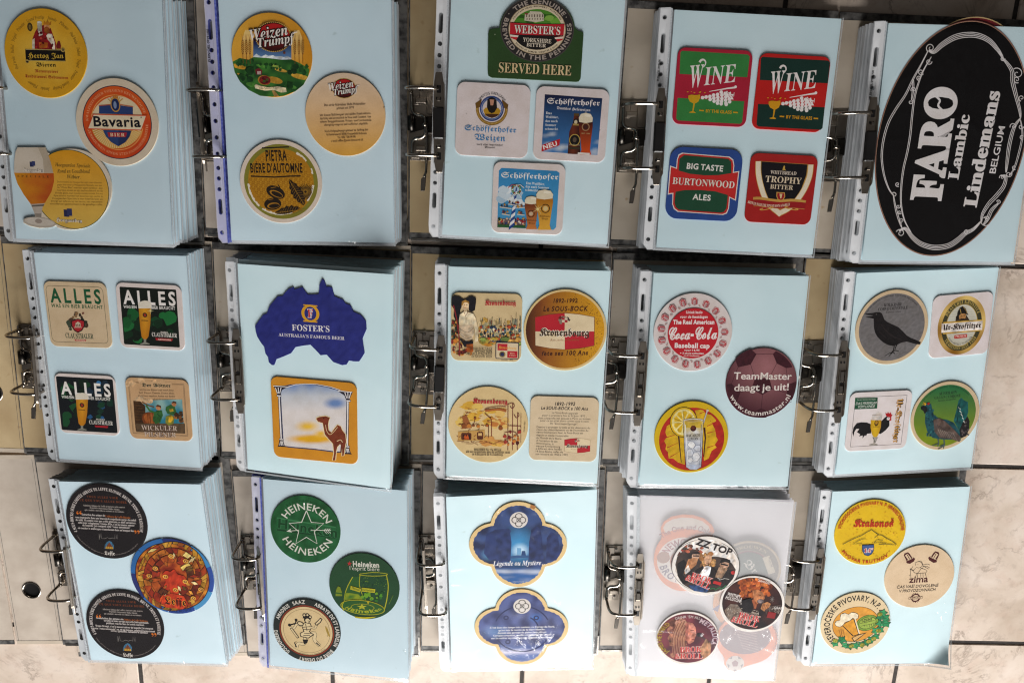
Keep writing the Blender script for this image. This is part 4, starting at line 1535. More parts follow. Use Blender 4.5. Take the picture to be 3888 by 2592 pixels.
def art_fields():
    a = Art('fields', 'd8982a')
    a.paint = 0.5
    c = (543, 345)
    a.full(lambda x, y: mixc('e0a83c', 'd08c20', (x - 300) / 500 + .2 * nz(x, y, .01)), 18)
    for x0, x1 in ((360, 430), (662, 732)):
        a.fill([(x0, 400), (x0, 240), (x0 + 20, 190), (x1 - 20, 190), (x1, 240), (x1, 400)], lambda x, y: mixc('ecca80', 'd8982a', (y - 190) / 210), 16)
    a.fill([(428, 240), (664, 240), (664, 372), (428, 366)], lambda x, y: mixc('141c4c', '5f86b8', (y - 270) / 90), 14)
    a.p([(428, 352), (448, 335), (462, 345), (480, 352), (505, 340), (520, 348), (545, 344), (570, 352), (600, 350), (618, 356), (640, 350), (664, 362), (664, 385), (428, 385)], 'c8d0d8')
    a.p([(480, 355), (500, 342), (512, 358), (530, 350), (552, 344), (570, 362), (480, 368)], 'e8ecee')
    a.fill([(300, 385), (345, 362), (400, 372), (430, 356), (520, 362), (600, 372), (664, 370), (720, 395), (778, 430), (772, 470), (740, 530), (690, 570), (620, 598), (543, 605), (470, 598), (400, 562), (345, 510), (312, 450)], lambda x, y: mixc('3f7a30', '1c4a20', .5 + 1.2 * nz(x, y, .018, 2)), 11, clip=None)
    for (x, y, rx, ry, co) in ((340, 415, 48, 14, 'c8952c'), (345, 472, 40, 14, 'b8862a'), (720, 478, 58, 16, 'c89a38'), (600, 438, 40, 10, 'c0983c'), (560, 500, 52, 20, 'b5872c'), (480, 412, 36, 8, '5a9a3c'), (565, 412, 40, 7, '8fa846'), (660, 540, 40, 12, '4a8438'), (420, 530, 40, 14, '4a8434')):
        a.e(x, y, rx, ry, co, 8, 24, True)
    a.blobs(16, 318, 375, 425, 405, 9, 17, ['16381a', '1e4a20', '255524'], 4, True, .7)
    a.blobs(9, 345, 430, 420, 500, 15, 28, ['173c1a', '1d4a1f', '2a5c26'], 5, True)
    a.blobs(10, 640, 405, 770, 460, 14, 26, ['153618', '1f4c20', '2a5a26'], 6, True, .8)
    a.blobs(14, 450, 395, 640, 440, 6, 13, ['20501f', '2f6a2a', '183c18'], 7, True)
    a.blobs(4, 640, 505, 690, 540, 24, 34, ['1a421c', '245222'], 8, True)
    a.blobs(3, 400, 425, 420, 450, 24, 28, ['1a421c', '143614'], 18, True)
    a.p([(440, 435), (462, 424), (484, 440), (480, 466), (445, 464)], '6a1f24')
    a.p([(452, 444), (476, 444), (476, 464), (452, 464)], 'b09a94')
    a.e(497, 500, 42, 30, 'a8782c')
    a.e(500, 500, 36, 27, '6a1c1c')
    a.blobs(8, 475, 485, 525, 520, 6, 12, ['8a2a20', '4a1414', '3a5a20'], 9)
    a.p([(540, 560), (556, 560), (590, 602), (560, 605)], 'a8844a', True)
    a.p([(435, 535), (445, 525), (470, 535), (520, 545), (580, 540), (632, 548), (636, 575), (600, 578), (560, 562), (500, 566), (440, 552)], 'e8d8b0')
    a.t('Erstes Schweizer Weizenbier', 462, 558, 604, 552, 12, '6a4a24', 'rbi')
    for x in (364, 386, 408, 686, 712, 735):
        a.e(x, 295, 9, 46, '8a5a24')
        for k in range(6):
            a.l([(x - 7, 332 - k * 13), (x, 322 - k * 13), (x + 7, 332 - k * 13)], 3.2, 'd8a850')
        a.l([(x, 330), (x + 2, 398)], 3, '7a4a1c')
        a.l([(x, 252), (x - 6, 222)], 1.6, 'b8844a')
        a.l([(x, 252), (x + 5, 220)], 1.6, 'b8844a')
    a.d(621, 330, 8, '7a4a40')
    a.c('www.weizentrumpf.ch', 553, 290, 150, -28, 28, 9, '7a5418', 's')
    weizen_logo(a, 553, 232, 1.0)
    a.done('round coaster with a painted valley of fields under wheat ears and a dark red oval')

def art_fieldtext():
    a = Art('fieldtext', 'dab890')
    a.full(lambda x, y: mixc('dcc2a8', 'dba448', (y - 470) / 480), 20)
    weizen_logo(a, 990, 550, .66)
    for i, (s, x0, y0, x1, y1, h, st) in enumerate((
        ('Das erste Schweizer Hefe-Weizenbier', 868, 661, 1124, 651, 14, 'rb'), ('gebraut seit 1976', 945, 679, 1052, 674, 12, 'rb'),
        ('Mit feinem Hefebouquet und milder Hopfenbittere.', 840, 723, 1158, 709, 12, 'rb'), ('Spritzig und aromatisch in Nase und Gaumen. Aus', 843, 743, 1158, 730, 12, 'rb'),
        ('reinem Bergquellwasser, Weizen- und Gerstenmalz,', 842, 763, 1163, 751, 12, 'rb'), ('obergärig vergoren und unfiltriert abgefüllt.', 868, 783, 1140, 773, 12, 'rb'),
        ('Nach Originalrezept gebraut im Auftrag der', 870, 823, 1142, 811, 12, 'rb'), ('Actienbrauerei 8500 Frauenfeld/Schweiz', 880, 843, 1132, 834, 12, 'rb'),
        ('Tel. 052 728 99 00', 950, 861, 1063, 856, 12, 'rb'), ('e-mail office@actienbrauerei.ch', 912, 883, 1110, 874, 12, 'rb'))):
        a.t(s, x0, y0, x1, y1, h, '4a3424', st)
    for p, q in (((1166, 528), (1174, 522)), ((1232, 668), (1244, 662))):
        a.l([p, q], 3, '4a3428')
    a.done('round pale orange coaster with lines of small text under a small dark red oval')

def art_chestnut():
    a = Art('chestnut', 'dccbbc')
    c = (600, 1128)
    a.d(*c, 230, '827c2c')
    a.d(*c, 204, 'b07a18')
    a.up()
    for i in range(-19, 20):
        for j in range(-19, 20):
            x, y = i * 10.4 + (j % 2) * 5.2, j * 10.4
            if hypot(x, y) < 196:
                q = a.L(c[0] + x + y * .3, c[1] + y)
                if hypot(x + y * .3, y) < 198:
                    a.flat([(q[0] - .7, q[1] - .35), (q[0] + .7, q[1] - .35), (q[0] + .7, q[1] + .35), (q[0] - .7, q[1] + .35)], '8a5c10' if (i + j) % 3 else 'c8962c')
    rr = random.Random(5)
    for w0, w1 in ((28, 52), (66, 76), (96, 128), (160, 216), (222, 268)):
        w = w0
        pts0, pts1 = [], []
        while w <= w1:
            s, q = sin(radians(w)), -cos(radians(w))
            r0, r1 = 206 + rr.uniform(0, 3), 201 - rr.uniform(0, 8)
            pts0.append((c[0] + r0 * s, c[1] + r0 * q))
            pts1.append((c[0] + r1 * s, c[1] + r1 * q))
            w += 2.5
        a.p(pts0 + pts1[::-1], 'e4dac8')
    ink = '241a10'
    a.l([(483, 921), (560, 918), (650, 914)], 8, ink)
    a.l([(412, 1093), (560, 1099), (660, 1093), (722, 1092)], 8, ink)
    a.t('PIETRA', 508, 998, 638, 996, 62, ink, 'sb')
    a.t('BIÈRE D\u2019AUTOMNE', 412, 1070, 734, 1070, 54, ink, 'sb')
    for cx, cy, rx, ry, rot in ((566, 1193, 60, 38, 22), (548, 1266, 54, 37, -8)):
        a.e(cx, cy, rx, ry, ink, rot)
        a.e(cx + 4, cy + 10, rx * .72, ry * .5, 'a87420', rot)
        a.e(cx + 8, cy + 12, rx * .6, ry * .36, ink, rot)
        a.l([(cx - rx * .5, cy - ry * .7), (cx + 4, cy - ry * .85)], 3, 'a87420')
    a.l([(592, 1165), (583, 1146)], 7, ink)
    clip = [(c[0] + 203 * cos(2 * pi * i / 40), c[1] + 203 * sin(2 * pi * i / 40)) for i in range(40)]
    P = []
    for i in range(64):
        r = 66 if i % 2 else 34
        P.append((752 + r * cos(2 * pi * i / 64), 1192 + r * .9 * sin(2 * pi * i / 64)))
    a.p(P, ink, clip)
    for i in range(26):
        w = 2 * pi * i / 26
        a.l([(752 + 8 * cos(w), 1190 + 8 * sin(w)), (752 + 42 * cos(w), 1190 + 38 * sin(w))], 1.8, 'a87a24')
    def leaf(x0, y0, x1, y1, w):
        dx, dy = x1 - x0, y1 - y0
        L_ = hypot(dx, dy)
        ux, uy = dx / L_, dy / L_
        up, dn = [], []
        for i in range(13):
            t = i / 12
            ww = w * sin(pi * t) * (1.12 if i % 2 else .8)
            up.append((x0 + dx * t - uy * ww, y0 + dy * t + ux * ww))
            dn.append((x0 + dx * t + uy * ww, y0 + dy * t - ux * ww))
        a.p(up + dn[::-1], ink, clip)
        a.l([(x0, y0), (x1, y1)], 2.5, 'a87a24')
        for i in range(2, 11):
            t = i / 12
            ww = w * sin(pi * t) * .8
            for sg in (1, -1):
                a.l([(x0 + dx * t, y0 + dy * t), (x0 + dx * (t + .07) - uy * ww * sg, y0 + dy * (t + .07) + ux * ww * sg)], 1.6, '9a6c20')
    leaf(648, 1112, 752, 1282, 34)
    leaf(560, 1322, 748, 1300, 32)
    a.done('round coaster with dark chestnuts, burr and leaves printed on mustard weave')

def art_inn():
    o = [(1048, 205), (1033, 480), (1022, 497), (1005, 500), (490, 473), (470, 462), (466, 445), (471, 205), (477, 185), (492, 176), (540, 172)]
    o += [(767 + 229 * sin(radians(w)), 182 - 192 * cos(radians(w))) for w in range(-88, 92, 5)] + [(1018, 190), (1038, 193)]
    a = Art('innbase', '2f4a26', o)
    c = (767, 182)
    a.rg(*c, 228, 0, '4a4442', ry0=190, ry1=0)
    a.rg(*c, 222, 0, '2c2828', ry0=185, ry1=0)
    a.c('THE GENUINE', *c, 186, -48, 56, 26, 'a89a90', 'sb', ry=150)
    a.c('BREWED IN THE PENNINES', *c, 214, 291, 75, 26, 'a89a90', 'sb', True, ry=178)
    for x, y in ((597, 88), (942, 108)): a.d(x, y, 3, 'c0b4a8', 8)
    a.rg(*c, 178, 0, 'a89274', ry0=146, ry1=0)
    a.rg(*c, 174, 0, 'dccbae', ry0=142, ry1=0)
    a.c('FOUNTAIN HEAD BREWERY \u00b7 YORKSHIRE', *c, 160, -66, 62, 9, '4a3a2a', 'sb', ry=130)
    a.c('BREWED BY SAMUEL WEBSTER & SONS', *c, 168, 232, 128, 9, '4a3a2a', 'sb', True, ry=138)
    inn = [(767 + 150 * cos(2 * pi * i / 44), 182 + 122 * sin(2 * pi * i / 44)) for i in range(44)]
    a.p(inn, '1c1818')
    a.p([(600, 150), (600, 60), (940, 60), (940, 150)], '4f8a2c', inn)
    a.blobs(16, 640, 95, 890, 135, 10, 24, ['3c7422', '6fa83c', '2f5c1c', '83b04a'], 12, inn, 1.8)
    a.p([(690, 128), (694, 88), (720, 84), (724, 72), (790, 76), (806, 92), (808, 130), (760, 138)], 'cfc4b0')
    for x in range(700, 800, 16):
        a.bx(x, 92, x + 7, 108, '6a5c50')
        a.bx(x + 3, 114, x + 9, 124, '7a6c5c')
    a.bx(692, 84, 712, 92, '8a4a3a')
    a.p([(604, 140), (767, 150), (932, 150), (926, 217), (767, 216), (602, 210)], 'c22430')
    a.l([(604, 139), (767, 149), (932, 149)], 3, '14100e')
    a.l([(602, 212), (767, 218), (926, 219)], 3, '14100e')
    a.p([(604, 212), (655, 218), (640, 245), (608, 232)], 'c22430')
    a.p([(925, 222), (872, 228), (890, 255), (920, 245)], 'c22430')
    a.p([(604, 212), (655, 218), (650, 228), (606, 224)], 'e8dccc')
    a.p([(925, 224), (872, 230), (876, 240), (922, 236)], 'e8dccc')
    a.t('WEBSTER\u2019S', 628, 202, 906, 214, 46, 'f0e6da', 'rb', o='2a0c10', off=.035)
    a.t('YORKSHIRE', 680, 254, 852, 266, 24, 'e6d8c4', 'rb')
    a.t('BITTER', 702, 283, 820, 290, 21, 'e6d8c4', 'rb')
    a.t('SERVED HERE', 532, 440, 974, 461, 58, 'dcc294', 'rb', o='1c2c14', off=.04)
    a.d(512, 211, 4, '8a9a7a', 8)
    a.done('dark green coaster with an oval country house emblem above cream letters')

def frak_logo(a, p0, p1, h, col, o=None):
    a.t('Schöfferhofer', *p0, *p1, h, col, 'f', o=o)

def art_white():
    a = Art('white', 'ddd0cf')
    c = (492, 660)
    a.rg(*c, 99, 80, '8a6628', a0=70, a1=292)
    for i in range(40):
        w = radians(78 + i * 5.2)
        a.e(c[0] + 90 * sin(w), c[1] - 90 * cos(w), 5, 2.6, 'c8a050', i * 5.2 - 10, 8)
    a.p([(392, 628), (432, 600), (424, 650), (396, 655)], '6a4a1c')
    a.p([(592, 636), (552, 604), (560, 655), (588, 660)], '6a4a1c')
    a.rg(*c, 74, 66, '24407c')
    a.rg(*c, 64, 58, '4a6aa4')
    a.d(*c, 57, 'd6c8c4')
    a.p([(440, 668), (456, 652), (492, 664), (530, 654), (546, 672), (534, 700), (492, 716), (452, 702)], 'b88a20')
    a.p([(448, 690), (536, 692), (520, 708), (492, 716), (466, 708)], '4a2a14')
    a.e(492, 626, 24, 30, 'c08a70')
    a.p([(462, 650), (465, 606), (478, 596), (484, 640), (500, 640), (508, 598), (520, 608), (524, 655), (508, 682), (490, 688), (474, 678)], '1c1612')
    a.p([(466, 612), (474, 596), (492, 590), (512, 598), (520, 616), (506, 606), (480, 604)], '1c1612')
    a.c('SPRITZIG OBERGÄRIG', *c, 84, -58, 58, 15, '242428', 's')
    frak_logo(a, (326, 790), (640, 806), 40, '3f7fb4')
    a.t('Weizen', 386, 850, 574, 858, 44, '3f7fb4', 'f')
    a.t('nach alter bayerischer', 400, 882, 558, 888, 14, '1c1818', 'f')
    a.t('Brauart', 448, 899, 510, 902, 13, '1c1818', 'f')
    a.d(337, 689, 2, '555555', 6)
    a.done('white rounded square coaster with a bearded man emblem over blue blackletter')

def wglass(a, x, y, w, h, top, bot, foam='e2d6bc'):
    """tall wheat beer glass; x centre, y rim, h to foot"""
    hw = w / 2
    a.fill([(x - hw * .95, y + h * .18), (x + hw * .98, y + h * .18), (x + hw, y + h * .32), (x + hw * .78, y + h * .62), (x + hw * .62, y + h * .88), (x + hw * .8, y + h), (x - hw * .8, y + h), (x - hw * .6, y + h * .88), (x - hw * .74, y + h * .62), (x - hw, y + h * .32)], lambda q, r: mixc(top, bot, (r - y - h * .2) / (h * .75)), w / 6)
    a.p([(x - hw * .9, y + h * .22), (x - hw * .98, y + h * .12), (x - hw * .7, y + h * .03), (x, y), (x + hw * .7, y + h * .03), (x + hw, y + h * .12), (x + hw * .93, y + h * .22), (x, y + h * .245)], foam)
    a.e(x + hw * .3, y + h * .07, hw * .45, h * .03, 'efe6d2')

def art_neu():
    a = Art('neu', 'ddd0cf')
    box = [(815, 573), (1162, 597), (1135, 943), (792, 920)]
    a.fill(box, lambda x, y: mixc(mixc('141a3c', '3c74b0', (y - 580) / 340), 'c8d0da', max(0, nz(x, y * 1.8, .014, 3) * 1.5 + (y - 880) / 180)), 12)
    frak_logo(a, (828, 628), (1146, 642), 40, 'ece4e4')
    a.t('Dunkles Hefeweizen', 886, 662, 1090, 676, 19, 'e6dede', 'f')
    for i, (s, w) in enumerate((('Das', 36), ('Weißbier,', 78), ('das nach', 74), ('Sommer', 66), ('schmeckt.', 80))):
        a.t(s, 820 - i * 1.2, 692 + i * 24, 820 - i * 1.2 + w, 694 + i * 24, 14, 'dcdce0', 'rb')
    a.p([(906, 842), (902, 882), (792, 921), (796, 880)], 'b81c24')
    a.t('NEU', 806, 908, 890, 882, 26, 'f0e8e4', 'sb')
    a.fill([(992, 690), (1022, 690), (1020, 740), (1028, 790), (1030, 938), (952, 934), (962, 800), (985, 745)], lambda x, y: mixc('6a2c18', '1c0c0c', abs(x - 985) / 45), 10)
    a.bx(990, 688, 1023, 702, '5a4420')
    a.e(1002, 740, 17, 20, '1c1410')
    a.e(1002, 740, 10, 12, 'd0c0a0')
    a.p([(984, 760), (1020, 762), (1020, 752), (988, 748)], 'a88a4a')
    a.e(995, 850, 34, 36, 'b89848')
    a.e(995, 850, 29, 31, '141210')
    a.e(995, 848, 12, 15, '5a4a3a')
    a.t('Schöfferhofer', 962, 882, 1026, 884, 10, 'b0a080', 'f')
    a.p([(958, 890), (1026, 894), (1024, 908), (957, 905)], '3a3020')
    wglass(a, 1062, 684, 86, 256, '2c100c', 'c84a18')
    a.p([(1015, 925), (1088, 930), (1086, 941), (1013, 937)], 'e0d8d0')
    a.rg(1062, 770, 24, 19, 'a0805a')
    a.d(1062, 772, 14, '40221c')
    a.t('SEIT 1394', 1036, 812, 1088, 815, 7, 'b08a5a', 'sb')
    a.l([(1150, 785), (1143, 800)], 2, '555050')
    a.done('white square coaster picturing a dark bottle and tall dark beer with a red tag')

def art_pole():
    a = Art('pole', 'ddd0cc')
    a.fill([(553, 1020), (885, 1038), (902, 1050), (884, 1380), (868, 1396), (540, 1380), (524, 1366), (536, 1036)], lambda x, y: mixc('3384ba', '4a9aca', (y - 1030) / 360), 22)
    a.blobs(15, 545, 1150, 660, 1225, 14, 26, ['c8d6e0', 'dfe6ea', 'aac4d8'], 3, None, 1.5)
    a.blobs(5, 650, 1215, 690, 1240, 8, 14, ['c8d6e0', 'dfe6ea'], 6, None, 1.5)
    frak_logo(a, (550, 1077), (894, 1090), 40, 'ecebe8')
    a.t('Das Weißbier,', 700, 1118, 812, 1125, 15, 'e6ecee', 'rb')
    a.t('das nach Sommer', 697, 1138, 838, 1147, 15, 'e6ecee', 'rb')
    a.t('schmeckt.', 695, 1158, 776, 1163, 15, 'e6ecee', 'rb')
    a.p([(526, 1325), (700, 1335), (698, 1386), (524, 1378)], '6a5a60')
    a.blobs(70, 530, 1325, 695, 1368, 4, 8, ['b03030', 'e0d6cc', '2a3a6a', 'c89a50', '1f3a26', 'd8b8a0', '8a2a2a'], 10)
    a.p([(525, 1362), (696, 1370), (696, 1386), (524, 1380)], '2c5c34')
    P0, P1 = (610, 1384), (642, 1140)
    n = 11
    for i in range(n):
        t0, t1 = i / n, (i + 1) / n
        w0, w1 = 17 * (1 - t0) + 4 * t0, 17 * (1 - t1) + 4 * t1
        q = lambda t, w, s: (P0[0] + (P1[0] - P0[0]) * t + s * w, P0[1] + (P1[1] - P0[1]) * t - s * w * .8)
        a.p([q(t0, w0, -1), q(t0, w0, 1), q(t1, w1, 1), q(t1, w1, -1)], '24468a' if i % 2 == 0 else 'e6e6e8')
    a.rg(641, 1150, 31, 19, '2c6a3c')
    for i in range(12):
        a.d(641 + 25 * cos(i * .52), 1150 + 25 * sin(i * .52), 4.5, ['e6e0d8', 'b83030', '8ab08a'][i % 3], 8)
    for s in (-1, 1):
        a.l([(640, 1125), (640 + 26 * s, 1122), (640 + 48 * s, 1140)], 4, 'c04038' if s < 0 else 'e6e0d8')
        a.l([(641, 1170), (641 + 20 * s, 1182), (641 + 30 * s, 1200)], 4, 'e6e0d8')
    for (x0, y0, x1, y1) in ((590, 1238, 668, 1250), (540, 1256, 612, 1266), (640, 1262, 692, 1258), (552, 1298, 600, 1306), (645, 1300, 690, 1306)):
        a.l([(x0, y0), (x1, y1)], 6, 'd8d0c4')
        a.blobs(5, x0 + 8, y0 - 14, x1 - 6, y0 - 4, 5, 9, ['7a4a30', '2a3a5a', 'b8863c', '8a2a2a'], int(x0))
    wglass(a, 733, 1190, 84, 202, '6a2c18', 'c87a3a')
    a.rg(730, 1297, 22, 18, '2a1610')
    a.d(730, 1297, 12, 'c8b090')
    a.t('Schöfferhofer', 700, 1340, 766, 1342, 10, '3a1c10', 'f')
    a.t('Weizen', 714, 1358, 754, 1359, 10, '3a1c10', 'f')
    wglass(a, 812, 1150, 104, 246, 'a86818', 'e0a83c')
    a.rg(818, 1265, 27, 22, '2a1c10')
    a.d(818, 1265, 15, 'd8bc80')
    a.t('Schöfferhofer', 782, 1316, 846, 1318, 12, '3a2410', 'f')
    a.t('Weizen', 794, 1332, 834, 1333, 12, '3a2410', 'f')
    for i in range(8):
        w = i * pi / 4 + .2
        a.l([(771, 1268), (771 + (40 if i % 2 else 22) * cos(w), 1268 + (40 if i % 2 else 22) * sin(w))], 4, 'ecd890', .5)
    a.done('white square coaster picturing a striped maypole and two wheat beers under blue sky')

def art_wine(nm, red, grn, dx, dy, yel, lab):
    a = Art(nm, red)
    f = lambda x, y: (x + dx + (y - 520) * .02 * 0, y + dy)
    F = lambda *P: [f(*p) for p in P]
    a.p(F((425, 304), (812, 326), (824, 338), (811, 460), (408, 440), (415, 314)), grn)
    a.p(F((396, 582), (794, 603), (782, 728), (770, 739), (397, 718), (386, 706)), grn)
    w = 'ece4e2'
    a.t('W', *f(478, 520), *f(560, 512), 126, w, 'rbi')
    a.t('INE', *f(553, 508), *f(748, 486), 102, w, 'rbi')
    a.l(F((528, 372), (536, 360), (550, 356), (562, 366), (562, 384), (548, 402)), 15, w, 4, sub=4)
    a.l(F((585, 544), (650, 533), (700, 525), (740, 520)), 3, w, 11)
    a.d(*f(741, 517), 8.5, w, 12)
    for (x, y) in ((545, 581), (566, 577), (588, 574), (590, 592), (610, 566), (612, 584), (614, 602), (634, 562), (636, 580), (636, 598), (634, 614), (656, 548), (660, 566), (660, 586), (658, 604), (680, 556), (683, 576), (682, 596), (684, 614), (656, 618), (704, 568), (704, 588), (686, 622), (706, 606)):
        a.e(*f(x, y), 11, 10.5, w, 0, 14)
    a.p(F((680, 552), (690, 540), (700, 552), (712, 545), (716, 560), (730, 560), (722, 576), (730, 592), (714, 592), (706, 606), (700, 588), (690, 576)), w)
    for q in ((700, 565, 712, 582), (690, 548, 704, 562), (712, 566, 722, 572)):
        a.l(F(q[:2], q[2:]), 2.6, red)
    a.l(F((730, 575), (733, 550)), 3, w)
    a.p(F((460, 568), (478, 563), (505, 566), (529, 562), (530, 580), (520, 604), (503, 615), (488, 615), (468, 604), (459, 585)), yel)
    a.p(F((490, 610), (500, 610), (490, 662), (502, 668), (503, 673), (465, 671), (466, 666), (483, 662)), yel)
    for (x, y, r) in ((456, 546, 5), (478, 545, 3), (496, 551, 5), (528, 550, 6), (558, 551, 5), (532, 546, 5)):
        a.e(*f(x, y), r, r * .7, yel, 0, 8)
    a.t('BY THE GLASS', *f(563, 669), *f(718, 678), 18, yel, 'sb')
    a.l(F((525, 657), (552, 659)), 8, yel)
    a.l(F((728, 669), (755, 671)), 8, yel)
    a.done(lab)

def art_ales():
    a = Art('ales', '2c4a8e', r=16)
    def sh(d, col):
        a.p([(430 - d, 915 - d), (700 + d, 938 - d), (722 + d, 955 - d), (728 + d, 985), (722 + d, 1060), (390 - d, 1040), (398 - d, 950), (408 - d, 925 - d)], col)
        a.p([(372 - d, 1120), (706 + d, 1140), (698 + d, 1240), (686 + d, 1266 + d), (662 + d, 1275 + d), (400 - d, 1256 + d), (378 - d, 1240 + d), (368 - d, 1215)], col)
        a.p([(358 - d * 1.2, 993 - d * 1.6), (395, 1006 - d), (470, 1022 - d), (560, 1030 - d), (650, 1032 - d), (718, 1030 - d), (757 + d * 1.2, 1024 - d * 1.4), (739 + d, 1186 + d * 1.8), (700, 1168 + d), (620, 1150 + d), (530, 1142 + d), (440, 1142 + d), (380, 1146 + d), (342 - d, 1150 + d * 1.6)], col)
    sh(5, 'e6dcd4')
    sh(0, 'c42a28')
    a.p([(436, 924), (696, 946), (714, 962), (716, 1030), (640, 1042), (555, 1043), (470, 1034), (403, 1015), (408, 945)], '1f4a34')
    a.p([(384, 1140), (440, 1130), (530, 1130), (620, 1138), (696, 1160), (688, 1240), (672, 1262), (650, 1266), (402, 1248), (384, 1232), (377, 1205)], '1f4a34')
    a.t('BIG TASTE', 450, 1003, 665, 1020, 32, 'e6e0da', 'sb')
    a.t('BURTONWOOD', 365, 1094, 733, 1120, 39, 'e8dcd0', 'rb', o='7a1414', off=.02)
    a.t('ALES', 484, 1186, 592, 1194, 32, 'e6e0da', 'sb')
    a.done('blue rounded square coaster with a red bow tie banner across green panels')

def art_trophy():
    a = Art('trophy', 'a8201e')
    a.p([(892, 960), (1172, 978), (1166, 1040), (1140, 1120), (1105, 1190), (1078, 1200), (1005, 1206), (938, 1192), (905, 1115), (888, 1030)], 'b88a3c')
    a.p([(896, 962), (1168, 980), (1162, 1040), (1135, 1118), (1100, 1186), (1078, 1196), (1005, 1200), (940, 1188), (909, 1112), (893, 1030)], '141016')
    a.l([(878, 960), (878, 1030), (892, 1105), (922, 1190), (960, 1235), (1005, 1272)], 36, 'c8984a', 34, sub=4)
    a.l([(1188, 980), (1180, 1050), (1148, 1130), (1100, 1200), (1050, 1245), (992, 1275)], 36, 'c8984a', 34, sub=4)
    a.l([(878, 961), (878, 1030), (892, 1105), (922, 1190), (960, 1235), (1005, 1270)], 29, 'e8dac2', 28, sub=4)
    a.l([(1188, 981), (1180, 1050), (1148, 1130), (1100, 1200), (1050, 1245), (992, 1273)], 29, 'e8dac2', 28, sub=4)
    a.p([(972, 1262), (1000, 1290), (1030, 1262)], 'e8dac2')
    a.l([(846, 1190), (880, 1188), (930, 1196), (1000, 1204), (1070, 1200), (1120, 1204), (1158, 1210)], 34, 'c8984a', sub=3)
    a.l([(848, 1206), (880, 1205), (930, 1212), (1000, 1220), (1070, 1217), (1120, 1220), (1156, 1224)], 44, 'c8984a', sub=3)
    a.l([(846, 1207), (880, 1206), (930, 1213), (1000, 1221), (1070, 1218), (1120, 1221), (1158, 1225)], 37, '9a1c20', sub=3)
    a.c('BREWED WITH THE FINEST HOPS & BARLEY', 1002, 700, 526, 194.5, 166, 15, 'ecdcc4', 'rb', True)
    for x0, s in ((905, 1), (1095, -1)):
        a.l([(x0, 1240), (x0 - 20 * s, 1246), (x0, 1250), (x0 + 60 * s, 1236), (x0 + 40 * s, 1228)], 4, 'd8a850', sub=4)
    a.t('WHITBREAD', 948, 1034, 1102, 1043, 20, 'd8c8b8', 'rb')
    a.t('TROPHY', 918, 1082, 1132, 1096, 36, 'e0ccb0', 'rb')
    a.t('BITTER', 946, 1122, 1082, 1130, 26, 'e0ccb0', 'rb')
    a.p([(985, 1142), (1035, 1145), (1036, 1172), (1026, 1190), (1010, 1195), (992, 1188), (984, 1168)], 'c8984a')
    a.p([(990, 1147), (1030, 1150), (1031, 1171), (1022, 1186), (1010, 1190), (996, 1184), (989, 1168)], '9a1c20')
    a.p([(1002, 1153), (1020, 1154), (1016, 1170), (1013, 1180), (1007, 1180), (1006, 1170)], 'd8c090')
    a.p([(1020, 1013), (1024, 996), (1030, 984), (1036, 992), (1034, 1002), (1040, 1014)], 'c8a04a')
    a.done('red square coaster with a black shield framed by cream ribbon bands')

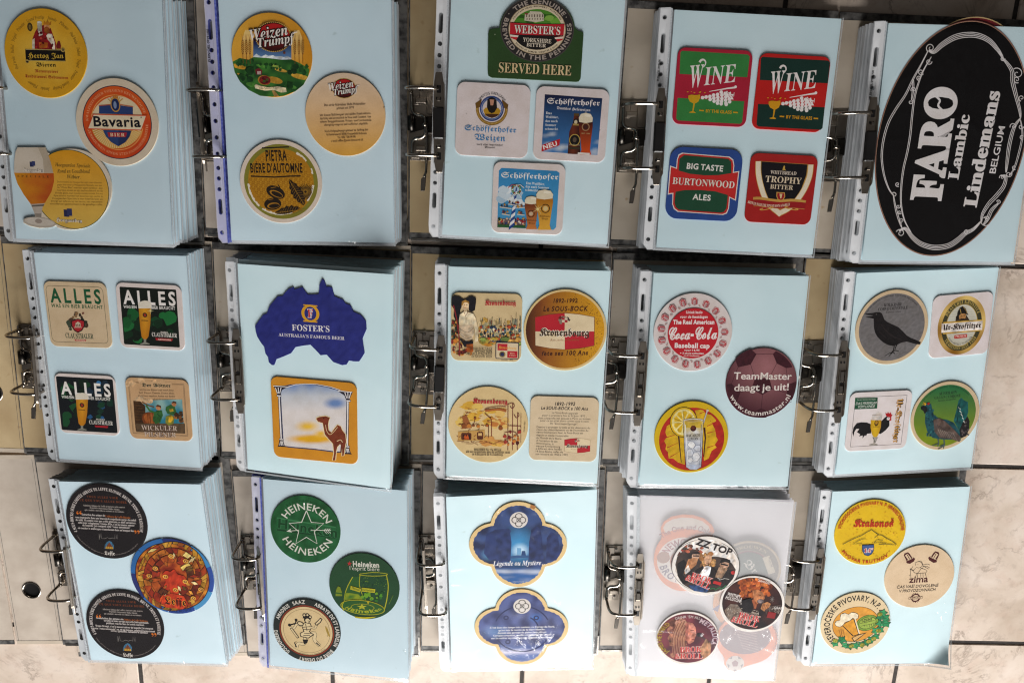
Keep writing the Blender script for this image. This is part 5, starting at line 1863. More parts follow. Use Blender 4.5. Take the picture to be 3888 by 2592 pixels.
def oval_pts(d=0.0, n=96):
    return [((100.7 - d) * cos(w), (148.2 - d) * sin(w)) for w in (2 * pi * i / n for i in range(n))]
def art_oval():
    a = Art('oval', '0d0a0b', [(0, 0), (1, 0), (0, 1)], th=.3)
    rot = radians(-6.1)
    def R(P): return [(x * cos(rot) - y * sin(rot), x * sin(rot) + y * cos(rot)) for x, y in P]
    # rebuild the body as the large paper oval
    a.V, a.F, a.Cc = [], [], []
    o = R(oval_pts())
    n = len(o)
    a.out = o
    a.z = .3
    for z in (0.0, .3):
        a.V += [(x, y, z) for x, y in o]
        a.Cc += [lin('8a5a54')] * n
    for i in range(n): a.F.append((i, (i + 1) % n, n + (i + 1) % n, n + i))
    a.F.append(tuple(n + i for i in range(n)))
    a.F.append(tuple(n - 1 - i for i in range(n)))
    a.mm(R(oval_pts(.7)), 'b08a70')
    a.mm(R(oval_pts(1.3)), '0b0809')
    w = 'dcd6d6'
    def band(P, k=3, gap=7, wd=2.6):
        q = catmull([(x, y, 0) for x, y in P], 8)
        n = len(q)
        for j in range(k):
            off = (j - (k - 1) / 2) * gap
            L_ = []
            for i in range(n):
                t = (q[min(i + 1, n - 1)] - q[max(i - 1, 0)])
                t = Vector((t.x, t.y)).normalized()
                s = sin(pi * i / (n - 1)) ** .6
                L_.append((q[i].x - t.y * off * s, q[i].y + t.x * off * s))
            a.l(L_, wd, w)
    def curl(x, y, r, a0, turns, wd=6):
        P = []
        for i in range(22):
            t = i / 21
            P.append((x + r * (1 - .85 * t) * cos(radians(a0 + turns * 360 * t)), y + r * (1 - .85 * t) * sin(radians(a0 + turns * 360 * t))))
        a.l(P, wd, w, 3)
    # frame
    band([(690, 310), (720, 318), (770, 275), (850, 232), (950, 222), (1030, 250), (1085, 305), (1118, 355)], 4, 9, 4)
    band([(685, 315), (640, 400), (600, 470), (555, 560), (500, 640), (455, 720), (425, 820), (414, 920), (425, 1020), (450, 1100), (478, 1145)], 2, 9, 4)
    band([(705, 345), (660, 420), (628, 500), (606, 580), (592, 680), (580, 790), (562, 890), (540, 980), (526, 1080), (522, 1190), (540, 1290), (580, 1370)], 2, 8, 4)
    band([(600, 470), (600, 520), (590, 590)], 2, 8, 4)
    band([(478, 1145), (490, 1220), (508, 1290), (525, 1340)], 2, 8, 4)
    band([(508, 1360), (545, 1345), (590, 1400), (640, 1440), (715, 1462), (800, 1452), (860, 1415), (900, 1378), (950, 1352), (1000, 1300)], 4, 9, 4)
    band([(1105, 345), (1140, 380), (1168, 425), (1172, 480), (1190, 550), (1215, 640), (1222, 690)], 3, 10, 4)
    band([(1222, 690), (1185, 745), (1160, 840), (1148, 940), (1142, 1010)], 3, 9, 4)
    band([(1222, 700), (1235, 790), (1215, 900), (1190, 985), (1160, 1030)], 2, 8, 3.5)
    band([(1112, 1030), (1140, 1035), (1130, 1090), (1090, 1145), (1040, 1200), (1005, 1260), (998, 1310)], 3, 10, 4)
    band([(1100, 1195), (1060, 1235), (1035, 1290), (1012, 1325)], 3, 9, 4)
    for q in ((700, 296, 26, 120, 1.4), (690, 372, 18, 0, 1.3), (645, 430, 18, 40, 1.3), (633, 464, 14, 90, 1.4), (584, 600, 14, -60, 1.3), (602, 530, 16, 150, 1.2), (503, 1078, 14, 60, 1.3), (482, 1140, 16, 200, 1.2), (505, 1210, 14, -40, 1.3), (512, 1245, 12, 30, 1.3), (524, 1296, 16, 90, 1.3), (516, 1372, 26, 200, 1.3), (1112, 352, 14, 0, 1.3), (1198, 436, 34, 230, 1.2), (1196, 470, 20, 60, 1.4), (1225, 575, 18, 100, 1.2), (1180, 738, 20, 160, 1.2), (1225, 740, 16, 0, 1.2), (1158, 1020, 20, -30, 1.3), (1118, 1038, 16, 160, 1.2), (1100, 1188, 14, 200, 1.3), (1020, 1300, 34, 30, 1.2), (1030, 1290, 18, 200, 1.4), (910, 1366, 16, 90, 1.2), (1190, 980, 14, 60, 1.2), (1232, 800, 14, 60, 1.2)):
        curl(*q, 5)
    W_ = 'e4dede'
    a.t('FARO', 752, 1180, 856, 518, 178, W_, 'rb', o=W_, off=.03)
    # ornate tails of the large letters
    a.d(764, 1020, 18, W_)
    a.l([(720, 560), (752, 590), (742, 620), (770, 650)], 12, W_, sub=4)
    a.t('Lambic', 858, 1052, 926, 672, 62, W_, 'rb', o=W_, off=.02)
    a.t('Lindemans', 966, 1220, 1100, 538, 78, W_, 'rb', o=W_, off=.025)
    a.t('BELGIUM', 1078, 1016, 1132, 740, 38, W_, 's', o=W_, off=.012)
    ob = a.done('large black oval paper label with white lettering and scrollwork frame', None, 'paper_label', 'label')
    # a second oval behind the card sheet: only its upper rim shows
    b = MB()
    o = [(x * .001, y * .001) for x, y in R(oval_pts())]
    b.prism(o, 0, .0003, 0)
    b.prism([(x * .001, y * .001) for x, y in R(oval_pts(1.4))], .0003, .00033, 1)
    q = b.build('paper_label', [noisy('cream_label_rim', 'b89a6a', 'c8aa7a', 50, .6), noisy('dark_red_label', '6a141c', '7a1a22', 50, .55)], None, SHEET['15'] @ Matrix.Translation((.003, .0115, -.0011)))
    tag(q, 'dark red oval label peeping out above the pale sheet behind the black oval', 'label')
# ---- second row
def beer_glass(a, x, y, w, h, foam='ddd4c4'):
    """slender stemmed beer glass, x centre, y rim"""
    hw = w / 2
    a.fill([(x - hw * .92, y + h * .16), (x + hw * .95, y + h * .16), (x + hw * .82, y + h * .55), (x + hw * .55, y + h * .82), (x + hw * .25, y + h * .88), (x - hw * .2, y + h * .88), (x - hw * .5, y + h * .82), (x - hw * .76, y + h * .5)], lambda q, r: mixc(mixc('dca028', 'c47c14', (r - y) / h), '8a4c10', abs(q - x) / hw * .6), w / 7)
    a.p([(x - hw * .95, y + h * .18), (x - hw, y + h * .06), (x - hw * .5, y + h * .02), (x, y), (x + hw * .6, y + h * .015), (x + hw, y + h * .07), (x + hw * .96, y + h * .18)], foam)
    a.p([(x - hw * .18, y + h * .88), (x + hw * .22, y + h * .88), (x + hw * .18, y + h * .95), (x + hw * .75, y + h * .985), (x + hw * .7, y + h), (x - hw * .7, y + h), (x - hw * .7, y + h * .985), (x - hw * .14, y + h * .95)], '8a8a80')
    a.d(x + hw * .02, y + h * .33, hw * .36, '3a2a18', 14)
    a.d(x + hw * .02, y + h * .33, hw * .2, '9a3020', 10)
    a.l([(x - hw * .5, y + h * .45), (x + hw * .5, y + h * .46)], h * .02, '6a4a18')

def crown_emblem(a, cx, cy, s):
    a.blobs(22, cx - 66 * s, cy - 20 * s, cx + 66 * s, cy + 46 * s, 10 * s, 18 * s, ['2c3028', '3f4a3a', '4a3428', '20281f'], 4)
    a.blobs(10, cx - 40 * s, cy - 70 * s, cx + 40 * s, cy - 30 * s, 7 * s, 12 * s, ['8a6a48', '3a3028', '6a3028'], 6)
    a.p([(cx - 44 * s, cy - 14 * s), (cx, cy - 28 * s), (cx + 44 * s, cy - 14 * s), (cx + 46 * s, cy + 20 * s), (cx + 28 * s, cy + 52 * s), (cx, cy + 68 * s), (cx - 26 * s, cy + 52 * s), (cx - 44 * s, cy + 20 * s)], '2a1414')
    a.p([(cx - 38 * s, cy - 10 * s), (cx, cy - 22 * s), (cx + 38 * s, cy - 10 * s), (cx + 40 * s, cy + 18 * s), (cx + 24 * s, cy + 46 * s), (cx, cy + 60 * s), (cx - 22 * s, cy + 46 * s), (cx - 38 * s, cy + 18 * s)], 'a8242c')
    a.p([(cx - 20 * s, cy + 26 * s), (cx - 16 * s, cy + 2 * s), (cx, cy - 8 * s), (cx + 16 * s, cy + 2 * s), (cx + 20 * s, cy + 26 * s)], 'c8b8a0')
    for x in (-12, 0, 12): a.bx(cx + (x - 3) * s, cy + 8 * s, cx + (x + 3) * s, cy + 24 * s, '5a2020')
    a.l([(cx - 26 * s, cy + 30 * s), (cx + 26 * s, cy + 30 * s)], 3 * s, 'e0d0b8')

def art_alles():
    a = Art('alles', 'cfb796')
    a.fr(323, 292, 702, 660, 2.4, '2c3a28', 30)
    a.t('ALLES', 338, 393, 672, 404, 88, '1d5636', 'sb', track=.22)
    a.t('WAS EIN BIER BRAUCHT', 342, 426, 682, 438, 22, '2a5a3a', 'sb', track=.12)
    crown_emblem(a, 518, 530, 1.0)
    a.t('CLAUSTHALER', 437, 630, 622, 637, 31, '2a4a38', 'rb')
    a.p([(495, 640), (574, 643), (568, 654), (500, 651)], 'b83838')
    a.t('ALKOHOLFREI', 504, 649, 566, 652, 7, 'e8d8c0', 'sb')
    a.done('tan square coaster with green letters over a red shield crest')

def art_allesb():
    a = Art('allesb', 'dccfcb')
    a.bx(806, 304, 1180, 682, '0f1812', 8)
    a.blobs(30, 830, 450, 1160, 650, 20, 46, ['14562a', '1c6a34', '0e2c18', '123f22', '0c1a10'], 21, [(806, 306), (1166, 318), (1188, 684), (824, 668)])
    a.t('ALLES', 820, 402, 1164, 416, 84, 'e8e2de', 'sb', track=.22)
    a.t('WAS EIN', 820, 432, 906, 435, 18, 'e0dcd6', 'sb')
    a.t('BIER BRAUCHT', 1004, 438, 1160, 444, 19, 'e0dcd6', 'sb', track=.1)
    beer_glass(a, 960, 382, 88, 292)
    for i in range(8):
        w = i * pi / 4
        r = 24 if i % 2 == 0 else 12
        a.l([(998, 450), (998 + r * cos(w), 450 + r * sin(w))], 3, 'e8dca0', .4)
    a.t('MARKE', 1066, 594, 1112, 597, 8, 'd8d0c8', 'sb')
    a.t('CLAUSTHALER', 1008, 620, 1174, 628, 27, 'e8e2da', 'rb')
    a.p([(1030, 630), (1146, 636), (1140, 652), (1036, 647)], 'a8202a')
    a.t('ALKOHOLFREI', 1046, 644, 1134, 649, 9, 'e8d0c0', 'sb')
    a.done('white edged square coaster with a sparkling beer glass on dark green foliage')

def art_allesc():
    a = Art('allesc', 'dccfcb')
    a.bx(392, 894, 762, 1250, '10151a', 10)
    cl = [(400, 898), (738, 914), (760, 1250), (420, 1232)]
    a.blobs(18, 410, 920, 620, 1230, 20, 44, ['123a22', '174a2a', '0e2016', '0c1612'], 31, cl)
    a.blobs(14, 590, 910, 740, 1180, 14, 30, ['1a2c3c', '123026', '24507a', '10181e', '143c2a'], 34, cl)
    a.d(655, 930, 16, '3a78ac', 12)
    a.d(680, 1158, 12, '2a5a8a', 12)
    a.t('ALLES', 409, 1000, 736, 1019, 80, 'e8e2de', 'sb', track=.22)
    a.t('WAS EIN', 411, 1027, 494, 1031, 17, 'e0dcd6', 'sb')
    a.t('BIER BRAUCHT', 584, 1036, 734, 1045, 18, 'e0dcd6', 'sb', track=.1)
    beer_glass(a, 544, 992, 86, 248)
    a.t('MARKE', 640, 1171, 698, 1175, 8, 'd8d0c8', 'sb')
    a.t('CLAUSTHALER', 594, 1198, 750, 1207, 25, 'e8e2da', 'rb')
    a.p([(628, 1208), (720, 1213), (714, 1226), (634, 1220)], 'a8202a')
    a.done('white edged square coaster with a beer glass on black with blue glints')

def art_cooper():
    a = Art('cooper', 'c69f76')
    a.paint = 0.5
    a.fr(866, 926, 1230, 1272, 2.2, '3a3428', 6)
    a.fr(872, 932, 1224, 1266, 1.6, '5a4a38', 5)
    a.blobs(10, 840, 905, 1080, 940, 12, 28, ['d0ac84', 'cca67c'], 2, True)
    a.bx(936, 920, 1136, 960, 'c9a47c')
    a.t('Der Bötner', 942, 952, 1130, 956, 27, '26342a', 'f', o='26342a', off=.02)
    for i, s in enumerate(('Ich bin ein Bötner und mach feine', 'Zuß, Fässer, Tonnen, Eichen Holz,', 'Viel Eimer machen, haben mit Reifen', 'Der Meister und nicht binden lassen')):
        y = 978 + i * 20
        a.t(s, 925 - i * 5, y, 1150 + i * 5, y + 4, 12, '5a4a34', 'rbi')
    cl = [(884, 1040), (1212, 1045), (1222, 1262), (900, 1240)]
    a.fill([(895, 1045), (1205, 1035), (1218, 1205), (905, 1195)], lambda x, y: mixc('2a7a90', '8fb4b0', .5 + nz(x, y, .02, 4) + (1070 - y) / 200), 12)
    a.blobs(6, 900, 1030, 1190, 1050, 14, 24, ['c8a680', 'b8b09a'], 8, None, 2)
    a.p([(884, 1045), (930, 1048), (962, 1080), (966, 1190), (900, 1250), (890, 1150)], '4a3018')
    for k in range(9): a.l([(888 + k, 1062 + k * 20), (958 + k, 1072 + k * 18)], 4, '2a1a10')
    a.e(1000, 1170, 58, 50, '7a3c18', 20, clip=cl)
    a.e(1004, 1166, 50, 40, '9a5424', 20, clip=cl)
    for k in (-24, -8, 10, 26): a.l([(1000 + k, 1122), (1008 + k, 1210)], 3, '5a2c10')
    a.p([(900, 1195), (1225, 1195), (1228, 1262), (905, 1252)], '5a4632')
    # the two workers
    a.l([(940, 1052), (985, 1076), (1022, 1086)], 8, '6a4424')
    a.d(1050, 1090, 17, 'c08458', 16)
    a.p([(1032, 1082), (1044, 1070), (1066, 1078), (1068, 1094), (1056, 1084)], '4a2410')
    a.p([(1018, 1130), (1040, 1108), (1072, 1108), (1080, 1140), (1062, 1190), (1028, 1198), (1012, 1170)], '2c5a2c')
    a.l([(1030, 1125), (992, 1110), (968, 1074)], 12, '3a6a34')
    a.l([(1040, 1130), (1062, 1150), (1058, 1180)], 4, '16301c')
    a.d(1152, 1066, 16, 'b87a50', 16)
    a.p([(1136, 1062), (1146, 1048), (1166, 1052), (1168, 1064), (1152, 1058)], '4a2c14')
    a.p([(1100, 1085), (1130, 1070), (1158, 1084), (1168, 1120), (1150, 1140), (1110, 1130), (1096, 1105)], '33602e')
    a.p([(1120, 1100), (1146, 1096), (1150, 1114), (1126, 1118)], 'c8a030')
    a.p([(1098, 1150), (1130, 1135), (1158, 1150), (1150, 1195), (1118, 1208), (1096, 1190)], '7a7a2c')
    a.p([(1118, 1150), (1140, 1144), (1150, 1165), (1132, 1190), (1116, 1186)], 'd0a028')
    a.blobs(10, 1160, 1120, 1212, 1180, 10, 18, ['6a4020', '8a5a2c', '3a2414', '4a3420'], 9, cl)
    a.t('WICKÜLER', 938, 1238, 1176, 1244, 32, 'c8b4a4', 'rb', o='4a2a24', off=.045)
    a.t('PILSENER', 958, 1282, 1170, 1286, 31, 'c8b4a4', 'rb', o='4a2a24', off=.045)
    a.done('tan square coaster showing two coopers in green working at barrels')

LANDP = [(380, 525), (432, 455), (458, 445), (466, 420), (475, 400), (496, 374), (518, 350), (528, 338), (560, 335), (578, 312), (600, 290), (628, 280), (635, 295), (660, 288), (685, 280), (695, 296), (705, 310), (720, 328), (752, 328), (785, 325), (790, 298), (790, 270), (800, 250), (808, 232), (820, 240), (828, 260), (835, 280), (852, 280), (870, 285), (876, 310), (885, 340), (910, 350), (938, 360), (948, 376), (955, 385), (985, 395), (1005, 435), (1028, 446), (1050, 455), (1068, 475), (1083, 495), (1087, 545), (1074, 576), (1063, 605), (1070, 650), (1078, 695), (1062, 724), (1045, 750), (1012, 750), (980, 745), (965, 772), (937, 775), (908, 765), (880, 755), (858, 730), (838, 708), (800, 712), (766, 676), (735, 645), (690, 650), (640, 660), (610, 700), (560, 722), (515, 740), (508, 760), (500, 778), (485, 778), (465, 760), (460, 725), (445, 705), (440, 680), (437, 660), (420, 638), (405, 615), (392, 592), (384, 560)]
def art_land():
    a = Art('land', '262b78', LANDP, th=1.3)
    a.full(lambda x, y: mixc('21266e', '2c3282', .5 + nz(x, y, .03)), 22, .2)
    a.rg(735, 446, 57, 38, 'd9a024', ry0=55, ry1=42)
    a.bx(690, 392, 780, 400, 'd9a024', 3)
    a.bx(690, 492, 780, 500, 'd9a024', 3)
    a.t('F', 718, 470, 754, 471, 50, 'b8202c', 'rb', o='e4dcdc', off=.05)
    a.t('FOSTER\u2019S', 619, 553, 857, 563, 38, 'e6e0e2', 'rb')
    a.t('AUSTRALIA\u2019S FAMOUS BEER', 532, 590, 951, 613, 20, 'ded8de', 'rb')
    a.done('deep blue coaster cut to the outline of a continent with white and yellow print')

def art_camel():
    a = Art('camel', 'd08c22', r=10)
    a.paint = 0.3
    pic = [(540, 915), (560, 906), (610, 896), (680, 892), (750, 895), (830, 908), (900, 928), (965, 945), (962, 1330), (900, 1328), (760, 1310), (600, 1297), (556, 1290)]
    a.p(pic, '3a4060')
    pic2 = [(546, 918), (600, 903), (680, 898), (750, 901), (830, 914), (900, 934), (960, 950), (956, 1322), (900, 1320), (760, 1303), (604, 1290), (562, 1284)]
    def sky(x, y):
        c = mixc('b8c0cc', 'dcd4d2', (y - 930) / 140)
        top = max(0, 1 - (y - 898) / 70) * (.75 + .5 * nz(x, y, .015, 5))
        c = mixc(c, '5a7ab4', top)
        d = 1 - hypot((x - 890) / 85, (y - 1015) / 42)
        c = mixc(c, '6a88bc', max(0, d) * 1.5)
        d = 1 - hypot((x - 750) / 190, (y - 1240) / 36)
        c = mixc(c, 'e0a818', max(0, d) * 1.9)
        d = 1 - hypot((x - 715) / 90, (y - 1160) / 42)
        c = mixc(c, 'e6b838', max(0, d) * 1.3)
        d = 1 - hypot((x - 800) / 60, (y - 1205) / 30)
        return mixc(c, 'e4b430', max(0, d) * 1.2)
    a.fill(pic2, sky, 11)
    ink = '23202e'
    for (xt, xb, yt, yb, m) in ((534, 546, 912, 1285, 1), (970, 968, 945, 1330, -1)):
        a.l([(xt + 2 * m, yt + 60), (xb, yb - 45)], 15, ink)
        a.l([(xt + 2 * m, yt + 60), (xb, yb - 45)], 8, 'e8e2e0')
        a.p([(xt - 36, yt - 12), (xt + 64 * m if m > 0 else xt + 28, yt - 6), (xt + 20, yt + 20), (xt + 12, yt + 50), (xt - 10, yt + 50), (xt - 20, yt + 20)] if m > 0 else [(xt - 72, yt - 10), (xt + 28, yt), (xt + 16, yt + 26), (xt + 8, yt + 50), (xt - 12, yt + 50), (xt - 24, yt + 22)], ink)
        for dx in (-14, -2, 10): a.l([(xt + dx * 1.5, yt + 4), (xt + dx * .6, yt + 40)], 5, 'e8e2e0')
        a.l([(xt - 34 if m > 0 else xt - 66, yt - 7), (xt + 58 if m > 0 else xt + 24, yt + (0 if m > 0 else 3))], 5, 'e8e2e0')
        a.bx(xt - 13, yt + 50, xt + 15, yt + 60, 'e8e2e0')
        a.fr(xt - 14, yt + 49, xt + 16, yt + 61, 2.5, ink)
        a.bx(xb - 14, yb - 46, xb + 14, yb - 36, 'e8e2e0')
        a.fr(xb - 14, yb - 47, xb + 15, yb - 35, 2.5, ink)
        a.p([(xb - 12, yb - 35), (xb + 12, yb - 35), (xb + 22, yb), (xb + 30, yb + 8), (xb - 24, yb + 6), (xb - 18, yb - 6)], ink)
        for dx in (-8, 2, 10): a.l([(xb + dx * .6, yb - 30), (xb + dx * 1.2, yb - 2)], 4.5, 'e8e2e0')
    a.l([(590, 912), (640, 898), (700, 894), (780, 898), (860, 914), (920, 934)], 4, 'e8e2e0')
    cam_ = [(770, 1110), (790, 1100), (830, 1095), (857, 1105), (850, 1120), (845, 1150), (850, 1185), (868, 1200), (885, 1175), (905, 1150), (925, 1160), (935, 1185), (955, 1210), (960, 1255), (952, 1300), (946, 1345), (936, 1350), (935, 1290), (922, 1272), (905, 1290), (897, 1320), (893, 1376), (876, 1378), (885, 1330), (877, 1270), (850, 1240), (825, 1210), (818, 1170), (812, 1138), (782, 1130)]
    a.l(cam_, 9, 'ecd8a8', closed=True)
    a.p(cam_, '78331a')
    a.l([(936, 1250), (930, 1300), (928, 1325)], 9, '6a2c16')
    a.l([(830, 1150), (836, 1185), (856, 1212), (880, 1196), (905, 1165)], 3, 'e8cc98', sub=3)
    a.l([(902, 1255), (925, 1245), (938, 1262)], 4, 'e8cc98', sub=3)
    a.d(818, 1108, 4, '1a0c08', 8)
    a.done('orange square coaster with a brown camel standing by two white columns')

RED_Q = 'b8222e'
def kron_panel(a, cx, cy, w, h, txt):
    hw, hh = w / 2, h / 2
    o = [(cx - hw, cy - hh * .78), (cx - hw * .5, cy - hh * .93), (cx, cy - hh), (cx + hw * .5, cy - hh * .93), (cx + hw, cy - hh * .78), (cx + hw, cy + hh * .78), (cx + hw * .5, cy + hh * .93), (cx, cy + hh), (cx - hw * .5, cy + hh * .93), (cx - hw, cy + hh * .78)]
    a.p(o, '6a3a1c')
    o2 = [(cx + (x - cx) * .985, cy + (y - cy) * .975) for x, y in o]
    a.p(o2, 'e0cca8')
    a.p([(cx - hw * .985, cy), (cx - hw * .985, cy - hh * .76), (cx - hw * .5, cy - hh * .905), (cx, cy - hh * .975), (cx, cy)], RED_Q)
    a.p([(cx, cy), (cx + hw * .985, cy), (cx + hw * .985, cy + hh * .76), (cx + hw * .5, cy + hh * .905), (cx, cy + hh * .975)], RED_Q)
    s = w / 386
    a.blobs(10, cx - 34 * s, cy - 92 * s, cx + 34 * s, cy - 52 * s, 8 * s, 14 * s, ['6a2420', '8a7a6a', 'c8b8a0', '4a3a34'], 4)
    a.bx(cx - 18 * s, cy - 88 * s, cx + 18 * s, cy - 58 * s, 'd8c8b0')
    a.bx(cx - 18 * s, cy - 88 * s, cx, cy - 74 * s, 'a82430')
    a.bx(cx, cy - 74 * s, cx + 18 * s, cy - 58 * s, 'a82430')
    a.t(txt, cx - 165 * s, cy + 27 * s, cx + 158 * s, cy + 32 * s, 58 * s, '8a7458', 'f', o='f0e4d0', off=.07)
    a.t(txt, cx - 165 * s, cy + 27 * s, cx + 158 * s, cy + 32 * s, 58 * s, '4a3828', 'f', o='2c1c14', off=.02)
    a.t('Trois siècles de tradition', cx - 95 * s, cy + 62 * s, cx + 92 * s, cy + 60 * s, 13 * s, '9a5a30', 'sc')

def art_girl():
    a = Art('girl', 'd4bb8e')
    a.paint = 0.5
    a.blobs(50, 470, 470, 740, 600, 10, 22, ['c8a868', 'b8a070', 'd4bb8e', 'a8a484', 'c49a48'], 3, True)
    R = random.Random(4)
    for i in range(60):
        x = R.uniform(470, 745)
        y = R.uniform(470, 590)
        h = R.uniform(20, 70) * (1.2 if x > 640 else .8)
        a.l([(x, y), (x + R.uniform(-4, 4), y - h)], R.uniform(2, 4), R.choice(['3a4a34', '2a3a44', '6a5a3a', '7a3a2a', '4a5a6a']))
    a.blobs(80, 478, 500, 745, 606, 4, 11, ['2c3c58', 'b04a2c', '24301f', 'e0d0b0', '8a2a24', '5a6a78', 'c8862c', '3a5a4a', '1c1c24'], 7, True)
    a.blobs(26, 480, 585, 745, 628, 8, 16, ['c8862c', 'b8a040', '8a9a48', 'd0a050', '6a7a3c'], 8, True, 2)
    a.blobs(40, 298, 470, 350, 640, 6, 14, ['2a3020', '8a5a24', 'c8903c', '44503a', '1c1a18', '7a2a20'], 9, True)
    a.blobs(26, 300, 600, 420, 690, 8, 18, ['8a2a24', 'c87a2c', '5a1c18', 'd09a48', 'c0a070'], 12, True)
    # black bow head-dress
    a.p([(297, 318), (320, 310), (350, 316), (378, 334), (400, 326), (412, 316), (432, 312), (458, 326), (456, 360), (450, 400), (432, 414), (412, 405), (408, 360), (376, 352), (356, 400), (352, 452), (326, 470), (312, 440), (318, 400), (298, 370)], '17151c', True)
    a.e(388, 372, 23, 32, 'e2c49c')
    a.p([(364, 372), (366, 346), (388, 336), (412, 346), (414, 364), (400, 352), (380, 352), (370, 372)], 'b08038')
    a.l([(378, 368), (386, 368)], 3, '3a2418')
    a.l([(394, 367), (402, 368)], 3, '3a2418')
    a.l([(384, 388), (394, 388)], 3, 'a8382c')
    a.p([(380, 400), (398, 400), (402, 416), (376, 416)], 'dcbc92')
    a.p([(352, 430), (378, 410), (402, 412), (440, 425), (455, 455), (470, 520), (470, 600), (450, 610), (448, 520), (436, 495), (360, 500), (352, 520), (346, 470)], 'e0cfae')
    a.l([(378, 412), (390, 440), (404, 412)], 4, '6a1c1c')
    a.l([(392, 440), (392, 490)], 2.5, 'a8907a')
    a.p([(346, 500), (436, 492), (446, 545), (430, 590), (390, 600), (356, 570)], 'c2ad92')
    a.l([(350, 520), (400, 545), (440, 515)], 3, '7a6a5a', sub=3)
    a.l([(356, 560), (392, 585), (430, 570)], 3, '7a6a5a', sub=3)
    a.p([(345, 575), (372, 598), (440, 600), (430, 640), (380, 640)], '1c1820')
    a.l([(312, 370), (330, 450), (345, 560), (350, 700)], 7, '8a2428')
    a.p([(394, 622), (436, 620), (438, 672), (396, 674)], 'a8541c')
    a.l([(395, 640), (437, 638)], 3, '5a2c10')
    a.t('Kronenbourg', 515, 370, 712, 372, 38, 'b01c2c', 'f', o='b01c2c', off=.02)
    k = '181418'
    for s, x0, y, in (('BIERE D\u2019ALSACE', 420, 659), ('SPEZIAL BIER', 448, 676), ('BIRRA SPECIALE D\u2019ALSAZIA', 330, 690), ('ELSASSER BIER', 428, 709)):
        a.t(s, x0, y, 562, y + 2, 15, k, 's')
    a.bx(584, 608, 734, 719, '2a2c44', 8)
    a.bx(589, 613, 729, 714, 'd9c6a4', 6)
    a.bx(596, 618, 660, 662, RED_Q)
    a.bx(660, 666, 725, 711, RED_Q)
    a.t('Kronenbourg', 603, 650, 718, 656, 24, 'e0a040', 'f')
    a.e(627, 688, 20, 20, '8a7440')
    a.e(627, 688, 13, 13, '2a3058')
    a.t('Bière', 676, 684, 708, 685, 8, 'e8c8a8', 'rb')
    a.t('d\u2019Alsace', 672, 698, 714, 699, 8, 'e8c8a8', 'rb')
    a.t('années 1970', 622, 729, 698, 730, 11, '2c2430', 's')
    a.done('tan square coaster with a woman in a big black bow beside a crowd')

def art_sousbock():
    a = Art('sousbock', 'dcbf86')
    c = (1032, 535)
    def f(x, y):
        t = (x - 785) / 480
        return mixc(mixc('4a2410', '8a4a1c', t * 4), 'd49a1c', t * 1.25 - .22 + .05 * nz(x, y, .05))
    a.disc_fill(*c, 251, f, 13)
    R = random.Random(2)
    a.up()
    for i in range(330):
        w = R.uniform(-1.3, 1.3)
        r = 246 * R.random() ** .35
        x, y = c[0] + r * cos(w), c[1] + r * sin(w)
        if x < 1090 and y > 420: continue
        q = a.L(x, y)
        s = R.uniform(.25, .6)
        a.flat([(q[0] + s * cos(2 * pi * k / 6), q[1] + s * sin(2 * pi * k / 6)) for k in range(6)], R.choice(['6a3a10', '8a5a18', '4a2a0c']))
    kron_panel(a, 1030, 542, 386, 240, 'Kronenbourg')
    ink = '46200f'
    a.t('1892-1992', 957, 358, 1112, 358, 25, ink, 'sbi')
    a.t('Le SOUS-BOCK', 892, 412, 1180, 410, 30, ink, 'sbi', track=.08)
    a.t('fête ses 100 Ans', 880, 700, 1182, 694, 28, ink, 'sbi', track=.08)
    a.done('round brown to gold coaster with a red and cream quartered name panel')

